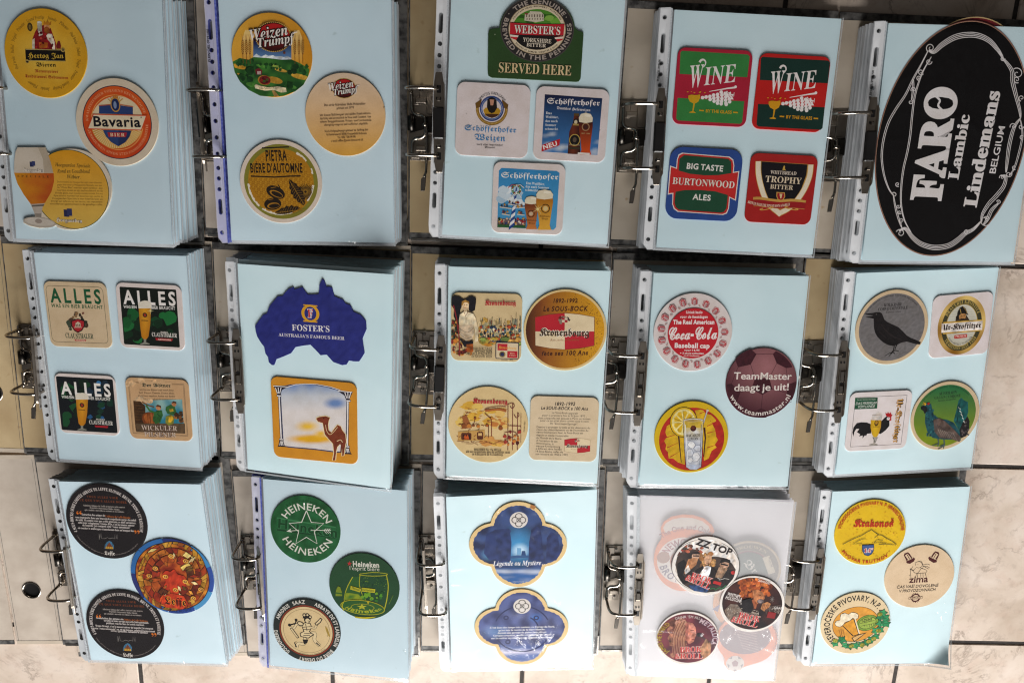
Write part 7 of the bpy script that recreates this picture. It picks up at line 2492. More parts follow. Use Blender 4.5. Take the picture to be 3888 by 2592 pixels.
def art_mosaic():
    a = Art('mosaic', '2c4a8c')
    a.paint = 0.5
    c = (1152, 857)
    cols = ['2a62a0', '25316e', '3a80b8', '2b4a98', '4a90c0', '24408a', '2f6ab0', '27306c']
    for i in range(9):
        a0 = -50 + i * 40
        a.rg(*c, 262, 234, cols[i % 8], a0=a0, a1=a0 + 39.2)
    a.rg(*c, 234, 231, '16121a')
    def fillc(r, w, R):
        return R.choice([['ac7a22', 'bc8c34', '8a4816', '983a16'], ['8c2a14', '9a3c16', '641f0f', 'a86020'], ['722410', '94301a', '562a14', 'a04a1a'], ['a8301a', 'b8401c', '9a2818']][r])
    R = random.Random(14)
    ink = '2a120c'
    a.d(*c, 232, ink)
    rings = [(230, 200, 40), (198, 150, 26), (148, 92, 18), (90, 0, 1)]
    a.disc_fill(c[0], c[1], 229, lambda x, y: mixc(mixc('b0301a', 'd88a28', hypot(x - c[0], y - c[1]) / 230), '7a2412', .5 + 1.3 * nz(x, y, .03, 2)), 12)
    for ri, (r0, r1, n) in enumerate(rings[:3]):
        off = R.uniform(0, 1)
        cuts = [2 * pi * (k + off + R.uniform(-.3, .3)) / n for k in range(n)]
        for k in range(n):
            w0, w1 = cuts[k], cuts[(k + 1) % n] + (2 * pi if k == n - 1 else 0)
            sw = R.uniform(-.12, .18)
            rr0, rr1 = r0 + R.uniform(-10, 0) * (ri > 0), r1 + R.uniform(-14, 14)
            m = 5
            P = [(c[0] + rr0 * cos(w0 + (w1 - w0) * j / m), c[1] + rr0 * sin(w0 + (w1 - w0) * j / m)) for j in range(m + 1)] + [(c[0] + rr1 * cos(w0 + sw + (w1 - w0) * j / m), c[1] + rr1 * sin(w0 + sw + (w1 - w0) * j / m)) for j in range(m, -1, -1)]
            col = fillc(ri, w0, R)
            if R.random() < .06: col = R.choice(['5a7a2c', 'e0c878', 'd8b860'])
            a.p(P, col)
            a.l(P, 2.6, ink, closed=True)
    a.p([(1085, 840), (1110, 815), (1140, 822), (1165, 805), (1190, 840), (1230, 850), (1260, 890), (1235, 930), (1200, 940), (1185, 985), (1150, 990), (1130, 950), (1090, 930), (1110, 890)], 'b4341a')
    for i in range(26):
        w = R.uniform(0, 6.28)
        r = R.uniform(60, 150)
        x, y = c[0] + r * cos(w), c[1] + r * sin(w)
        L_ = R.uniform(30, 70)
        P = [(x, y), (x + L_ * .6 * cos(w) - 12 * sin(w), y + L_ * .6 * sin(w) + 12 * cos(w)), (x + L_ * cos(w), y + L_ * sin(w)), (x + L_ * .5 * cos(w) + 10 * sin(w), y + L_ * .5 * sin(w) - 10 * cos(w))]
        a.p(P, R.choice(['c84a1c', '8a2a14', 'd8953a', 'e0c890', 'a85c20', '6a4a1c']))
        a.l(P, 2.2, ink, closed=True)
    for x, y in ((1108, 855), (1175, 945), (1240, 888), (1145, 720), (1242, 752), (1000, 850), (1040, 800), (1345, 940), (1295, 1000)):
        a.e(x, y, 17, 14, 'd8a040')
        a.e(x, y, 10, 8, '7a2412')
        a.d(x, y, 4, 'e0c070', 8)
    a.p([(1090, 985), (1150, 965), (1230, 985), (1262, 1040), (1225, 1072), (1110, 1062), (1078, 1030)], 'b8381a')
    a.t('Leffe', 1104, 1038, 1248, 1052, 66, '1c0c08', 'f', o='d8862a', off=.04)
    a.c('SE DÉVOILE AU DOS', *c, 250, 203, 154, 13, '10182c', 's', True)
    a.done('round stained glass style coaster in orange and red with a blue rim')

def art_star():
    a = Art('star', '1d5c2e')
    c = (538, 520)
    a.full(lambda x, y: mixc('24683a', '164a24', .5 + nz(x, y, .02, 3)), 16)
    a.p([(340, 435), (745, 500), (752, 580), (345, 525)], '1f5f34')
    a.p([(345, 435), (745, 500), (745, 508), (345, 445)], '3a7a4c')
    a.p([(345, 515), (750, 572), (750, 580), (345, 525)], '123c20')
    a.t('Heineken', 352, 506, 752, 572, 62, '11401f', 'sb', o='35754a', off=.03)
    a.c('HEINEKEN', *c, 190, -36, 42, 16, '154a24', 'sb')
    w = 'dcdcd0'
    def star(r0, r1, rot):
        return [(c[0] + 8 + (r0 if i % 2 == 0 else r1) * sin(radians(rot + i * 36)), c[1] - 5 - (r0 if i % 2 == 0 else r1) * cos(radians(rot + i * 36))) for i in range(10)]
    a.l(star(124, 56, 0), 6, w, closed=True)
    a.l([(412, 532), (495, 522)], 4, w)
    a.p([(410, 532), (440, 512), (436, 524), (448, 538)], w)
    a.l([(575, 522), (712, 525)], 4, w)
    for k in range(3): a.l([(664 + k * 14, 526), (680 + k * 14, 512)], 3.4, w); a.l([(664 + k * 14, 526), (684 + k * 14, 544)], 3.4, w)
    a.c('HEINEKEN', 545, 530, 148, -57, 66, 46, w, 's', o=w, off=.012)
    a.c('HEINEKEN', 548, 512, 188, 244, 116, 46, w, 's', True, o=w, off=.012)
    a.done('round embossed green coaster with a white outlined star and arrow')

def art_tumblers():
    a = Art('tumblers', '20482a')
    cl = [(940 + 234 * cos(2 * pi * i / 60), 907 + 222 * sin(2 * pi * i / 60)) for i in range(60)]
    P = []
    for i in range(10):
        r = 18 if i % 2 == 0 else 7
        P.append((840 + r * sin(i * pi / 5 + .1), 752 - r * cos(i * pi / 5 + .1)))
    a.p(P, 'b8242c')
    a.t('Heineken', 864, 770, 1042, 780, 36, 'dcd8cc', 'sb')
    a.t('l\u2019esprit bière', 842, 794, 1044, 803, 26, 'd0ccc0', 's')
    y1, y2 = 'b4b020', '7a8a1c'
    a.p([(860, 845), (905, 838), (910, 950), (905, 1010), (810, 1010), (805, 960), (825, 900)], '2c5a26')
    a.l([(862, 842), (830, 900), (808, 960), (802, 1020)], 5, y1, sub=3)
    a.fill([(808, 948), (900, 960), (940, 1000), (935, 1015), (830, 1012), (803, 1000)], lambda x, y: mixc('8a9a1c', '2c6a24', .5 + 1.4 * nz(x, y, .04, 2)), 11)
    a.l([(912, 822), (1000, 812), (1090, 820), (1085, 832), (1000, 836), (915, 830), (912, 822)], 4, y1, sub=3)
    a.l([(912, 824), (908, 900), (935, 980), (965, 1012)], 4, y1, sub=3)
    a.l([(1090, 826), (1104, 900), (1096, 990), (1080, 1060)], 6, y1, sub=3)
    a.blobs(60, 920, 840, 1092, 960, 2, 4, ['4a7a2c', '3a6a24', '6a8a24', '16381e'], 4)
    a.blobs(24, 920, 950, 1080, 1005, 7, 14, ['4a8a24', '2c6a22', '6a9a20', '1c4a20'], 6)
    a.e(930, 1050, 148, 52, 'a8a41c', 4, clip=cl)
    a.e(930, 1050, 142, 47, '2a5a24', 4)
    a.rg(930, 1050, 78, 74, 'a8a41c', ry0=26, ry1=23)
    a.c('Heineken', 930, 1040, 132, 246, 108, 26, 'a8ac24', 'sb', True, ry=50)
    P = []
    for i in range(10):
        r = (36, 17) if i % 2 == 0 else (15, 7)
        P.append((925 + r[0] * sin(i * pi / 5), 1046 - r[1] * cos(i * pi / 5) * 1.3))
    a.p(P, 'b4b428')
    a.l([(800, 1010), (790, 1040), (800, 1075)], 5, y1, sub=3)
    a.p([(958, 1008), (978, 1005), (968, 1030)], 'b8a418')
    for (P, s, x0, yy, x1, y_) in (([(848, 902), (918, 922), (912, 946), (845, 926)], 'Heinek', 854, 920, 910, 938), ([(924, 914), (1016, 924), (1014, 950), (924, 940)], 'Heineken', 928, 934, 1006, 942)):
        a.p(P, 'b8b024')
        a.t(s, x0, yy, x1, y_, 15, '24481e', 'rb')
    a.p([(745, 945), (752, 920), (762, 905), (776, 910), (788, 945), (790, 972), (744, 972)], '7a8a20')
    a.l([(745, 950), (790, 956)], 10, '35601f')
    a.p([(872, 1112), (940, 1118), (1040, 1112), (1060, 1118), (1000, 1128), (930, 1130), (880, 1122)], 'c4b418', cl)
    a.l([(1138, 966), (1110, 1026)], 4, '5a7a2c')
    a.done('round dark green coaster with two yellow outlined tumblers and a small red star')

def art_jester():
    a = Art('jester', '232a27')
    c = (548, 1211)
    a.rg(*c, 180, 0, '8a3418')
    a.rg(*c, 172, 0, '1c1c18')
    a.rg(*c, 169, 0, 'd9bf90')
    a.rg(*c, 154, 152, '6a5a3c')
    w = 'd8d4cc'
    for s, a0, a1, fl in (('AMADEUS', -65, -28, 0), ('SAAZ', -20, 4, 0), ('ABBAYE DE ST LANDELIN', 22, 122, 0), ('GOLDENBERG', 272, 222, 1), ('BIÈRE DU DÉSERT', 202, 132, 1)):
        if fl: a.c(s, *c, 194, a1 - 360 if a1 > 180 and False else a1, a0, 24, w, 'sb', False)
        else: a.c(s, *c, 191, a0, a1, 24, w, 'sb')
    a.c('Les Brasseurs de Gayant - Douai', *c, 168, 205, 140, 9, '4a3c28', 's', True)
    k = '1a1412'
    def body(P, wd):
        a.l(P, wd + 5, k, sub=3)
        a.l(P, wd, 'ddc79c', sub=3)
    # back leg, front leg
    body([(530, 1240), (540, 1280), (525, 1300), (490, 1295), (478, 1325)], 17)
    body([(555, 1235), (605, 1225), (600, 1265), (615, 1290), (638, 1312)], 19)
    a.p([(520, 1268), (560, 1268), (552, 1292), (530, 1302)], k)
    a.l([(478, 1322), (464, 1290), (478, 1282)], 9, k, 4)
    a.l([(612, 1290), (642, 1315)], 9, k, 5)
    # trunk
    a.p([(512, 1170), (535, 1150), (575, 1158), (585, 1185), (570, 1215), (600, 1235), (560, 1262), (505, 1250), (500, 1225), (525, 1212)], k)
    a.p([(517, 1172), (536, 1155), (571, 1162), (579, 1185), (563, 1216), (590, 1234), (558, 1256), (510, 1245), (506, 1228), (532, 1214)], 'ddc79c')
    for P in (((520, 1185), (575, 1180)), ((525, 1200), (570, 1200)), ((530, 1225), (580, 1228)), ((525, 1240), (570, 1240)), ((540, 1160), (550, 1210))):
        a.l(P, 4, k)
    body([(575, 1185), (605, 1190), (615, 1165)], 11)
    a.p([(600, 1160), (622, 1140), (640, 1120), (656, 1130), (645, 1152), (618, 1175)], k)
    a.p([(608, 1160), (626, 1144), (640, 1127), (648, 1132), (638, 1150), (616, 1168)], 'ddc79c')
    # bagpipe shape and pipes
    body([(515, 1175), (480, 1165), (462, 1190), (440, 1188)], 12)
    a.l([(440, 1190), (470, 1230), (490, 1258)], 17, k)
    a.l([(442, 1194), (470, 1232), (487, 1254)], 9, 'ddc79c')
    a.l([(430, 1170), (470, 1160), (478, 1135)], 9, k)
    a.d(432, 1170, 11, k, 12)
    a.d(476, 1136, 10, k, 12)
    a.e(505, 1160, 22, 16, k, 20)
    a.e(505, 1160, 16, 10, 'ddc79c', 20)
    # head with curled hat
    a.d(552, 1135, 22, k, 20)
    a.e(554, 1140, 15, 15, 'ddc79c')
    a.p([(520, 1125), (528, 1098), (550, 1090), (578, 1108), (580, 1130), (556, 1122)], k)
    for x, y, r in ((532, 1103, 13), (553, 1102, 12), (572, 1116, 11)):
        a.d(x, y, r, k, 14)
        a.d(x, y, r * .55, 'ddc79c', 10)
    a.l([(555, 1140), (570, 1146), (560, 1152)], 4, k)
    a.e(690, 1215, 7, 38, 'a88a3c', -14)
    a.l([(694, 1180), (690, 1250)], 2, '7a6a2c')
    a.done('round dark ringed coaster with a running jester sketched on cream')

def quatre_pts(c, sx, sy, ins=0, wob=0, seed=1):
    """quatrefoil; four lobes"""
    R = random.Random(seed)
    P = []
    # union outline of four discs, clockwise from the top
    lob = [((0, -.42), .56), ((.50, 0), .50), ((0, .42), .56), ((-.50, 0), .50)]
    n = 160
    for i in range(n):
        w = 2 * pi * i / n
        dx, dy = sin(w), -cos(w)
        best = 0
        for (ox, oy), r in lob:
            b_ = dx * ox + dy * oy
            q = ox * ox + oy * oy - r * r
            d_ = b_ * b_ - q
            if d_ > 0: best = max(best, b_ + sqrt(d_))
        P.append((dx * best, dy * best))
    out = []
    for x, y in P:
        L_ = hypot(x, y)
        k = 1 - ins / (L_ * sx) + (R.uniform(-wob, wob) if wob else 0)
        out.append((c[0] + x * sx * k, c[1] + y * sy * k))
    return out
def celt(a, x, y, r):
    a.d(x, y, r, 'cfc8c4', 30)
    for dx, dy in ((0, -.42), (.42, 0), (0, .42), (-.42, 0)):
        a.rg(x + dx * r, y + dy * r, r * .42, r * .32, '4a4440', 20)
    a.d(x, y, r * .42, 'cfc8c4', 20)
    a.l([(x - r * .25, y - r * .25), (x + r * .25, y + r * .25)], r * .09, '4a4440')
    a.l([(x + r * .25, y - r * .25), (x - r * .25, y + r * .25)], r * .09, '4a4440')
    a.fr(x - r * .25, y - r * .25, x + r * .25, y + r * .25, r * .07, '4a4440')
def art_quatre():
    c, sx, sy = (806, 581), 350, 311
    a = Art('quatre', 'd8ba84', quatre_pts(c, sx, sy))
    inn = quatre_pts(c, sx, sy, 29, .012, 3)
    def f(x, y):
        cc = mixc('1c2448', '34497c', .5 + 1.4 * nz(x, y, .016, 2))
        d = hypot((x - 810) / 150, (y - 590) / 170)
        cc = mixc('3a94cc', cc, d)
        d = hypot((x - 820) / 70, (y - 620) / 60)
        cc = mixc('cfe4ee', cc, d)
        d = hypot((x - 590) / 90, (y - 650) / 80)
        cc = mixc('5a9ac4', cc, .35 + d)
        if y > 745:
            cc = mixc(cc, mixc('2a5a98', 'b0b8cc', max(0, 1 - abs(y - 772 - 10 * nz(x, 0, .01)) / 22) + .4 * nz(x * .3, y, .04, 9)), (y - 740) / 20)
        return cc
    a.fill(inn, f, 12)
    st = lambda P, c0: a.fill(P, lambda x, y: mixc(c0, '2a3a70', .45 + nz(x, y, .03, 4)), 11)
    st([(575, 540), (580, 500), (620, 480), (640, 520), (655, 560), (650, 680), (600, 690), (560, 640)], '1c2c5c')
    st([(650, 540), (668, 510), (750, 500), (758, 560), (750, 700), (650, 700)], '16244c')
    st([(600, 500), (640, 470), (740, 462), (756, 480), (742, 505), (640, 515)], '1c2850')
    st([(880, 690), (884, 560), (900, 470), (930, 445), (965, 460), (978, 560), (990, 690)], '141e44')
    st([(1008, 690), (1010, 530), (1040, 480), (1090, 520), (1110, 640), (1080, 690)], '1a2450')
    a.p([(796, 650), (798, 600), (828, 602), (828, 650)], '6a9ac0')
    a.p([(828, 655), (832, 622), (856, 622), (862, 656)], '1c3c6c')
    a.p([(752, 660), (800, 652), (880, 654), (880, 672), (752, 676)], '2a5080')
    celt(a, 810, 403, 60)
    a.p([(895, 294), (930, 306), (918, 330), (888, 318)], 'a8703a')
    a.t('Légende ou Mystère\u2026', 624, 730, 1012, 722, 36, 'e4e2e6', 'rbi')
    a.t('LEGENDE DE LA TRADITION', 766, 850, 848, 850, 8, 'c0c8d8', 's')
    a.done('cream edged four lobed coaster with blue standing stones at night')
def art_quatreb():
    c, sx, sy = (831, 1170), 336, 275
    a = Art('quatreb', 'd8ba84', quatre_pts(c, sx, sy))
    inn = quatre_pts(c, sx, sy, 29, .012, 5)
    def f(x, y):
        cc = mixc('2a305e', '505b90', .5 + 1.4 * nz(x, y, .016, 7))
        d = hypot((x - 640) / 140, (y - 1200) / 70)
        cc = mixc('5a86bc', cc, .35 + d * .8)
        d = hypot((x - 930) / 60, (y - 1100) / 40)
        cc = mixc('3a6ab4', cc, d)
        if y > 1290:
            cc = mixc(cc, mixc('4a62a0', 'c4c0d4', max(0, 1 - abs(y - 1345 - 10 * nz(x, 0, .01)) / 26) + .4 * nz(x * .3, y, .05, 9)), (y - 1285) / 40)
        return cc
    a.fill(inn, f, 12)
    dk = '1a2250'
    for w0, w1, r in ((200, 340, 190), (20, 160, 190), (-60, 60, 110)):
        P = [(835 + r * cos(radians(w)) * 1.05, 1180 + r * sin(radians(w)) * .85) for w in range(w0, w1 + 1, 8)]
        a.l(P, 9, dk)
    for x, y in ((720, 1100), (935, 1100), (732, 1272), (935, 1270)): a.rg(x, y, 18, 9, dk, 20)
    celt(a, 834, 1018, 57)
    w = 'dcdce4'
    for i, (s, x0, x1) in enumerate((('C\u2019est dans des temps très anciens, en Europe du Nord,', 606, 1068), ('qu\u2019est née la recette de la bière blanche,', 665, 1000), ('durant une période de pleine lune, dit-on', 660, 1008), ('Certains croyaient en effet à l\u2019influence de la lune', 628, 1046), ('sur la couleur mystérieuse et le trouble de cette bière', 612, 1056))):
        a.t(s, x0, 1176 + i * 19, x1, 1168 + i * 19, 14, w, 'rb')
    a.t('LEGENDE DE LA TRADITION', 790, 1416, 872, 1416, 8, 'c0c4d8', 's')
    a.done('cream edged four lobed coaster with five lines of white text on dark blue')

def brok(a, x0, y0, x1, y1, x2, y2, x3, y3, h):
    a.t('BROK', x0, y0, x1, y1, h, 'c8242a', 'rb', o='f0dcd4', off=.025)
    a.t('&ROLL', x2, y2, x3, y3, h, 'c8242a', 'rb', o='f0dcd4', off=.025)
def art_trio():
    a = Art('trio', 'e6e0dc')
    a.paint = 0.75
    c = (846, 710)
    a.rg(*c, 239, 235, '3a3a3a', ry0=206, ry1=203)
    cl = [(c[0] + 226 * cos(2 * pi * i / 60), c[1] + 196 * sin(2 * pi * i / 60)) for i in range(60)]
    a.p(cl, 'ddd6d2')
    a.fill([p for p in [(625, 700), (640, 640), (700, 580), (800, 590), (830, 640), (930, 640), (985, 650), (1040, 690), (1068, 735), (1055, 790), (1010, 850), (940, 895), (850, 906), (760, 892), (690, 850), (645, 790)]], lambda x, y: mixc('2a2626', '4a3c38', .5 + 1.2 * nz(x, y, .02, 2)), 14)
    a.blobs(14, 640, 560, 820, 620, 8, 18, ['8a3a30', '5a3a34', 'a85a44', '4a4440'], 3, cl, 1.5)
    # left figure: hat, dark glasses, long beard
    a.e(775, 636, 26, 32, 'c09a84')
    a.p([(735, 622), (752, 602), (800, 606), (812, 626), (790, 622), (752, 624)], '2a2020')
    a.l([(755, 634), (800, 636)], 10, '141214')
    a.p([(720, 660), (760, 648), (792, 656), (778, 700), (730, 742), (690, 765), (700, 710)], 'b07a54')
    a.p([(690, 740), (720, 700), (735, 742), (700, 770)], 'e0d8d4')
    a.p([(640, 690), (690, 660), (710, 690), (680, 770), (720, 830), (680, 845), (640, 780)], '1a1618')
    # middle figure: long curly hair, white shirt
    a.blobs(26, 812, 615, 912, 715, 12, 22, ['a87a48', '8a5e38', 'b88c5a', '6a4a30'], 7, cl)
    a.e(862, 662, 26, 38, 'c49a7c')
    a.l([(848, 655), (876, 657)], 4, '4a2c20')
    a.l([(850, 686), (872, 688)], 4, '7a3a2c')
    a.p([(800, 760), (830, 715), (862, 708), (888, 715), (880, 760), (860, 800), (820, 820)], 'e4e0e4')
    a.p([(770, 740), (830, 705), (835, 722), (800, 770), (810, 850), (770, 830)], '20181a')
    a.p([(888, 708), (930, 740), (945, 850), (870, 850), (880, 770)], '20181a')
    # right figure: cap, dark glasses, beard
    a.e(985, 698, 32, 34, 'b08a74')
    a.p([(950, 690), (960, 662), (995, 652), (1028, 668), (1030, 690), (990, 678)], '1a1416')
    a.l([(958, 692), (1010, 704)], 11, '121012')
    a.p([(945, 715), (975, 722), (1005, 722), (1010, 760), (960, 800), (915, 790)], 'a08068')
    a.p([(1005, 735), (1050, 740), (1050, 800), (1000, 860), (960, 890), (960, 810)], '2a2426')
    a.p([(720, 850), (800, 850), (880, 870), (850, 906), (760, 892)], '2c4a7a', cl)
    a.bx(905, 822, 960, 845, 'b8282a', 0, 6)
    a.d(1048, 757, 14, 'b03030')
    a.t('ZZ TOP', 772, 550, 1030, 632, 48, '2a2224', 's', o='2a2224', off=.03)
    a.l([(880, 880), (910, 870), (920, 885), (950, 865), (960, 878), (1000, 850)], 5, '2a7a4a', sub=2)
    a.l([(935, 800), (945, 795), (950, 810), (985, 800), (1020, 806)], 3, 'd8d4d0', sub=2)
    brok(a, 735, 795, 888, 842, 692, 808, 872, 884, 46)
    a.done('round white rimmed coaster picturing three long haired bearded figures')
def art_singer():
    a = Art('singer', 'e8e2de')
    a.paint = 0.75
    c = (1188, 986)
    cl = [(c[0] + 220 * cos(2 * pi * i / 60), c[1] + 190 * sin(2 * pi * i / 60)) for i in range(60)]
    a.fill(cl, lambda x, y: mixc('1c1418', '4a2420', .4 + 1.1 * nz(x, y, .012, 6)), 16)
    a.blobs(50, 1105, 810, 1315, 930, 16, 30, ['7a3418', '9a4a20', 'b05c28', '5a2410', '8a3c1c'], 4, cl)
    a.blobs(16, 1180, 800, 1320, 860, 10, 20, ['c0602c', 'd0783c', '9a4420'], 9, cl)
    a.p([(1190, 890), (1230, 880), (1270, 905), (1280, 945), (1255, 980), (1225, 985), (1200, 950)], 'b07048')
    a.p([(1200, 950), (1225, 985), (1215, 1020), (1180, 1015), (1180, 960)], '8a4c30')
    a.l([(1232, 918), (1252, 922)], 5, '2c1410')
    a.l([(1240, 965), (1258, 968)], 6, '8a2a28')
    a.e(1250, 968, 24, 20, '5a4a4a')
    a.e(1246, 966, 17, 14, '8a7a7a')
    a.p([(1262, 985), (1300, 970), (1325, 985), (1310, 1020), (1275, 1040), (1250, 1020)], 'b87c50')
    for k in range(4): a.l([(1270 + k * 12, 985 + k * 3), (1262 + k * 12, 1020)], 3, '7a4428')
    a.p([(1280, 1030), (1330, 1000), (1400, 990), (1395, 1040), (1300, 1075)], '4a3a38', cl)
    a.p([(985, 1030), (1030, 985), (1080, 990), (1120, 1040), (1180, 1040), (1230, 1050), (1240, 1100), (1100, 1110), (1010, 1110)], '7a6a60', cl)
    R = random.Random(5)
    for i in range(150):
        x, y = R.uniform(1000, 1240), R.uniform(1000, 1110)
        if y > 1000 + abs(x - 1060) * .2:
            a.d(x, y, 3, R.choice(['c8bcae', 'a89a8c', '5a4a44', 'd8d0c4']), 6)
    for i in range(60):
        a.d(R.uniform(1310, 1390), R.uniform(1000, 1050), 3, R.choice(['a89a8c', '6a5a54']), 6)
    a.p([(1110, 960), (1180, 940), (1200, 1010), (1180, 1050), (1120, 1040)], '181216')
    a.t('WHITNEY', 1003, 920, 1098, 945, 26, 'e4dcd8', 's', o='e4dcd8', off=.015)
    a.t('HOUSTON', 990, 946, 1096, 974, 26, 'e4dcd8', 's', o='e4dcd8', off=.015)
    a.l([(1108, 938), (1104, 972)], 5, 'e4dcd8')
    a.d(1106, 982, 4, 'e4dcd8', 8)
    a.t('Sambal', 1228, 818, 1316, 842, 22, 'e4dcd8', 's')
    a.t('GRAF', 1346, 1020, 1404, 1024, 20, 'e4dcd8', 's')
    for w in range(0, 180, 45): a.l([(1333 - 16 * cos(radians(w)), 950 - 22 * sin(radians(w))), (1333 + 16 * cos(radians(w)), 950 + 22 * sin(radians(w)))], 2, '8a8480')
    a.bx(1300, 1042, 1356, 1090, '8a2024')
    brok(a, 1082, 1082, 1240, 1118, 1028, 1112, 1222, 1160, 44)
    a.done('round white rimmed coaster picturing a curly haired singer with a microphone')
def art_longhair():
    a = Art('longhair', 'e8e0dc')
    a.paint = 0.75
    c = (715, 1238)
    cl = [(c[0] + 218 * cos(2 * pi * i / 60), c[1] + 180 * sin(2 * pi * i / 60)) for i in range(60)]
    a.fill(cl, lambda x, y: mixc('7a3440', '4a2430', .5 + 1.2 * nz(x, y, .014, 3) + (x - 715) / 700), 15)
    a.blobs(30, 590, 1110, 700, 1380, 16, 32, ['8a5a48', 'a8705a', '6a4038', 'b88470'], 4, cl)
    for k in range(16):
        a.l([(640 + k * 8, 1110 + abs(k - 7) * 3), (600 + k * 6, 1240), (612 + k * 7, 1390)], 5, ['a8745a', '7a4a3c', 'b88a70'][k % 3], 2, sub=3)
    a.p([(700, 1130), (750, 1125), (775, 1160), (778, 1210), (760, 1262), (725, 1280), (700, 1240)], 'c07a68')
    a.p([(700, 1130), (725, 1120), (715, 1240), (700, 1260)], '9a5a50')
    a.l([(735, 1178), (762, 1180)], 5, '5a2c2c')
    a.l([(770, 1190), (782, 1215), (768, 1220)], 5, 'd09080')
    a.l([(745, 1245), (768, 1246)], 6, '7a2c30')
    a.e(800, 1212, 22, 16, '3a2c34')
    a.l([(815, 1222), (860, 1260)], 16, '4a3038')
    a.p([(800, 1320), (850, 1240), (890, 1280), (880, 1370), (830, 1390)], 'b08060', cl)
    ye = 'c8a83c'
    a.c('JAMES HETFIELD', c[0], c[1], 178, 226, 320, 30, ye, 's', ry=146, o='3a1c1c', off=.04)
    a.c('DRINK \u2019EM ALL', c[0], c[1], 196, -22, 26, 20, 'd8ccc8', 's', ry=160)
    a.c('METALLICA', c[0], c[1], 170, 28, 112, 34, 'c8b0b8', 'sb', ry=138, o='4a2a4a', off=.05)
    brok(a, 660, 1340, 820, 1336, 622, 1388, 830, 1386, 42)
    a.done('round white rimmed coaster with a reddish long haired singer in profile')

def art_brown():
    o = [(525, 470)] + [(687 + 218 * sin(radians(w)), 675 - 230 * cos(radians(w))) for w in range(52, 320, 7)] + [(525, 475), (522, 440), (545, 395), (600, 360), (680, 344), (760, 348), (840, 375), (895, 420), (915, 465), (905, 505), (862, 530)]
    o = [(522, 440), (545, 395), (600, 360), (680, 344), (760, 348), (840, 375), (895, 420), (915, 465), (900, 500), (862, 525)] + [(687 + 218 * sin(radians(w)), 675 - 230 * cos(radians(w))) for w in range(54, 318, 7)] + [(527, 490)]
    a = Art('brown', 'f28a30', o, th=1.0)
    a.p([(540, 440), (560, 405), (610, 378), (680, 365), (755, 370), (825, 392), (872, 430), (882, 460), (860, 478), (800, 458), (720, 446), (640, 450), (585, 466), (555, 478)], 'e4d8cc')
    a.c('The One and Only', 718, 700, 262, -42, 33, 40, '8a2430', 's', o='8a2430', off=.012)
    a.rg(687, 680, 182, 92, 'f4ece4')
    a.c('NEWCASTLE', 687, 680, 118, -62, 70, 52, '9a2434', 'sb')
    a.c('BROWN ALE', 687, 680, 170, 255, 110, 50, '4a2a5a', 'sb', True)
    a.d(687, 680, 90, 'c8602c')
    a.d(540, 655, 45, 'a86a38')
    a.done('round orange coaster with an arched lobe, hazily seen through the frosted pocket', None, lift=-2.6)
def art_greenback():
    a = Art('greenback', 'c8b494', th=1.0)
    c = (1162, 747)
    a.rg(*c, 212, 150, '9a8c70')
    a.rg(*c, 208, 154, '6a6248')
    a.d(*c, 150, '7a2028')
    a.d(*c, 140, '1c4a2c')
    a.c('GEBROUWEN', *c, 170, -52, 42, 22, 'c8b894', 'rb')
    a.c('BIERBROUWERIJ', *c, 190, 246, 130, 22, 'c8b894', 'rb', True)
    a.t('Br', 1125, 700, 1200, 780, 70, 'e0dcd0', 'f')
    a.bx(1290, 640, 1340, 780, 'd0c4a8', 4, -20)
    a.t('WITZNE', 1310, 650, 1330, 730, 20, '4a3a2c', 'rb')
    a.done('round beige and green coaster, hazily seen through the frosted pocket', None, lift=-2.6)
def art_orangeback():
    c = (1152, 1258)
    o = [(c[0] + 226 * sin(radians(w)), c[1] - 184 * cos(radians(w))) for w in range(-128, 172, 6)] + [(1130, 1462), (1100, 1488), (1060, 1496), (1015, 1480), (985, 1440), (988, 1400)]
    a = Art('orangeback', 'f28426', o, th=1.0)
    a.rg(1140, 1235, 175, 0, '6a2438', ry0=140, ry1=0)
    for i in range(8):
        a.t('Volg de wedstrijd en win de prijzen', 1062 + i * 8, 1180 + i * 20, 1220 + i * 3, 1215 + i * 20, 10, 'd8b0a8', 's')
    a.t('2', 1054, 1215, 1070, 1220, 20, 'e0c0b8', 's')
    a.t('3', 1002, 1250, 1016, 1254, 20, 'e0c0b8', 's')
    a.c('SPONSORS', *c, 195, 60, 112, 20, '7a2c1c', 's')
    a.d(1066, 1434, 62, 'e0d8d0')
    a.p([(1066 + 26 * sin(2 * pi * i / 5), 1434 - 26 * cos(2 * pi * i / 5)) for i in range(5)], '8a2c30')
    for i in range(5):
        w = 2 * pi * (i + .5) / 5
        a.p([(1066 + 60 * sin(w - .28), 1434 - 60 * cos(w - .28)), (1066 + 42 * sin(w), 1434 - 42 * cos(w)), (1066 + 60 * sin(w + .28), 1434 - 60 * cos(w + .28))], '5a4448')
    a.done('orange coaster with a small football lobe, hazily seen through the frosted pocket', None, lift=-2.6)
def art_orangelow():
    a = Art('orangelow', 'f0a450', th=.8)
    a.d(1158, 995, 170, 'e0c8a8')
    a.p([(900, 1040), (960, 1000), (940, 1060)], '6a5a8a')
    a.done('pale orange round coaster mostly covered by the singer coaster in the frosted pocket', None, lift=-4.4)

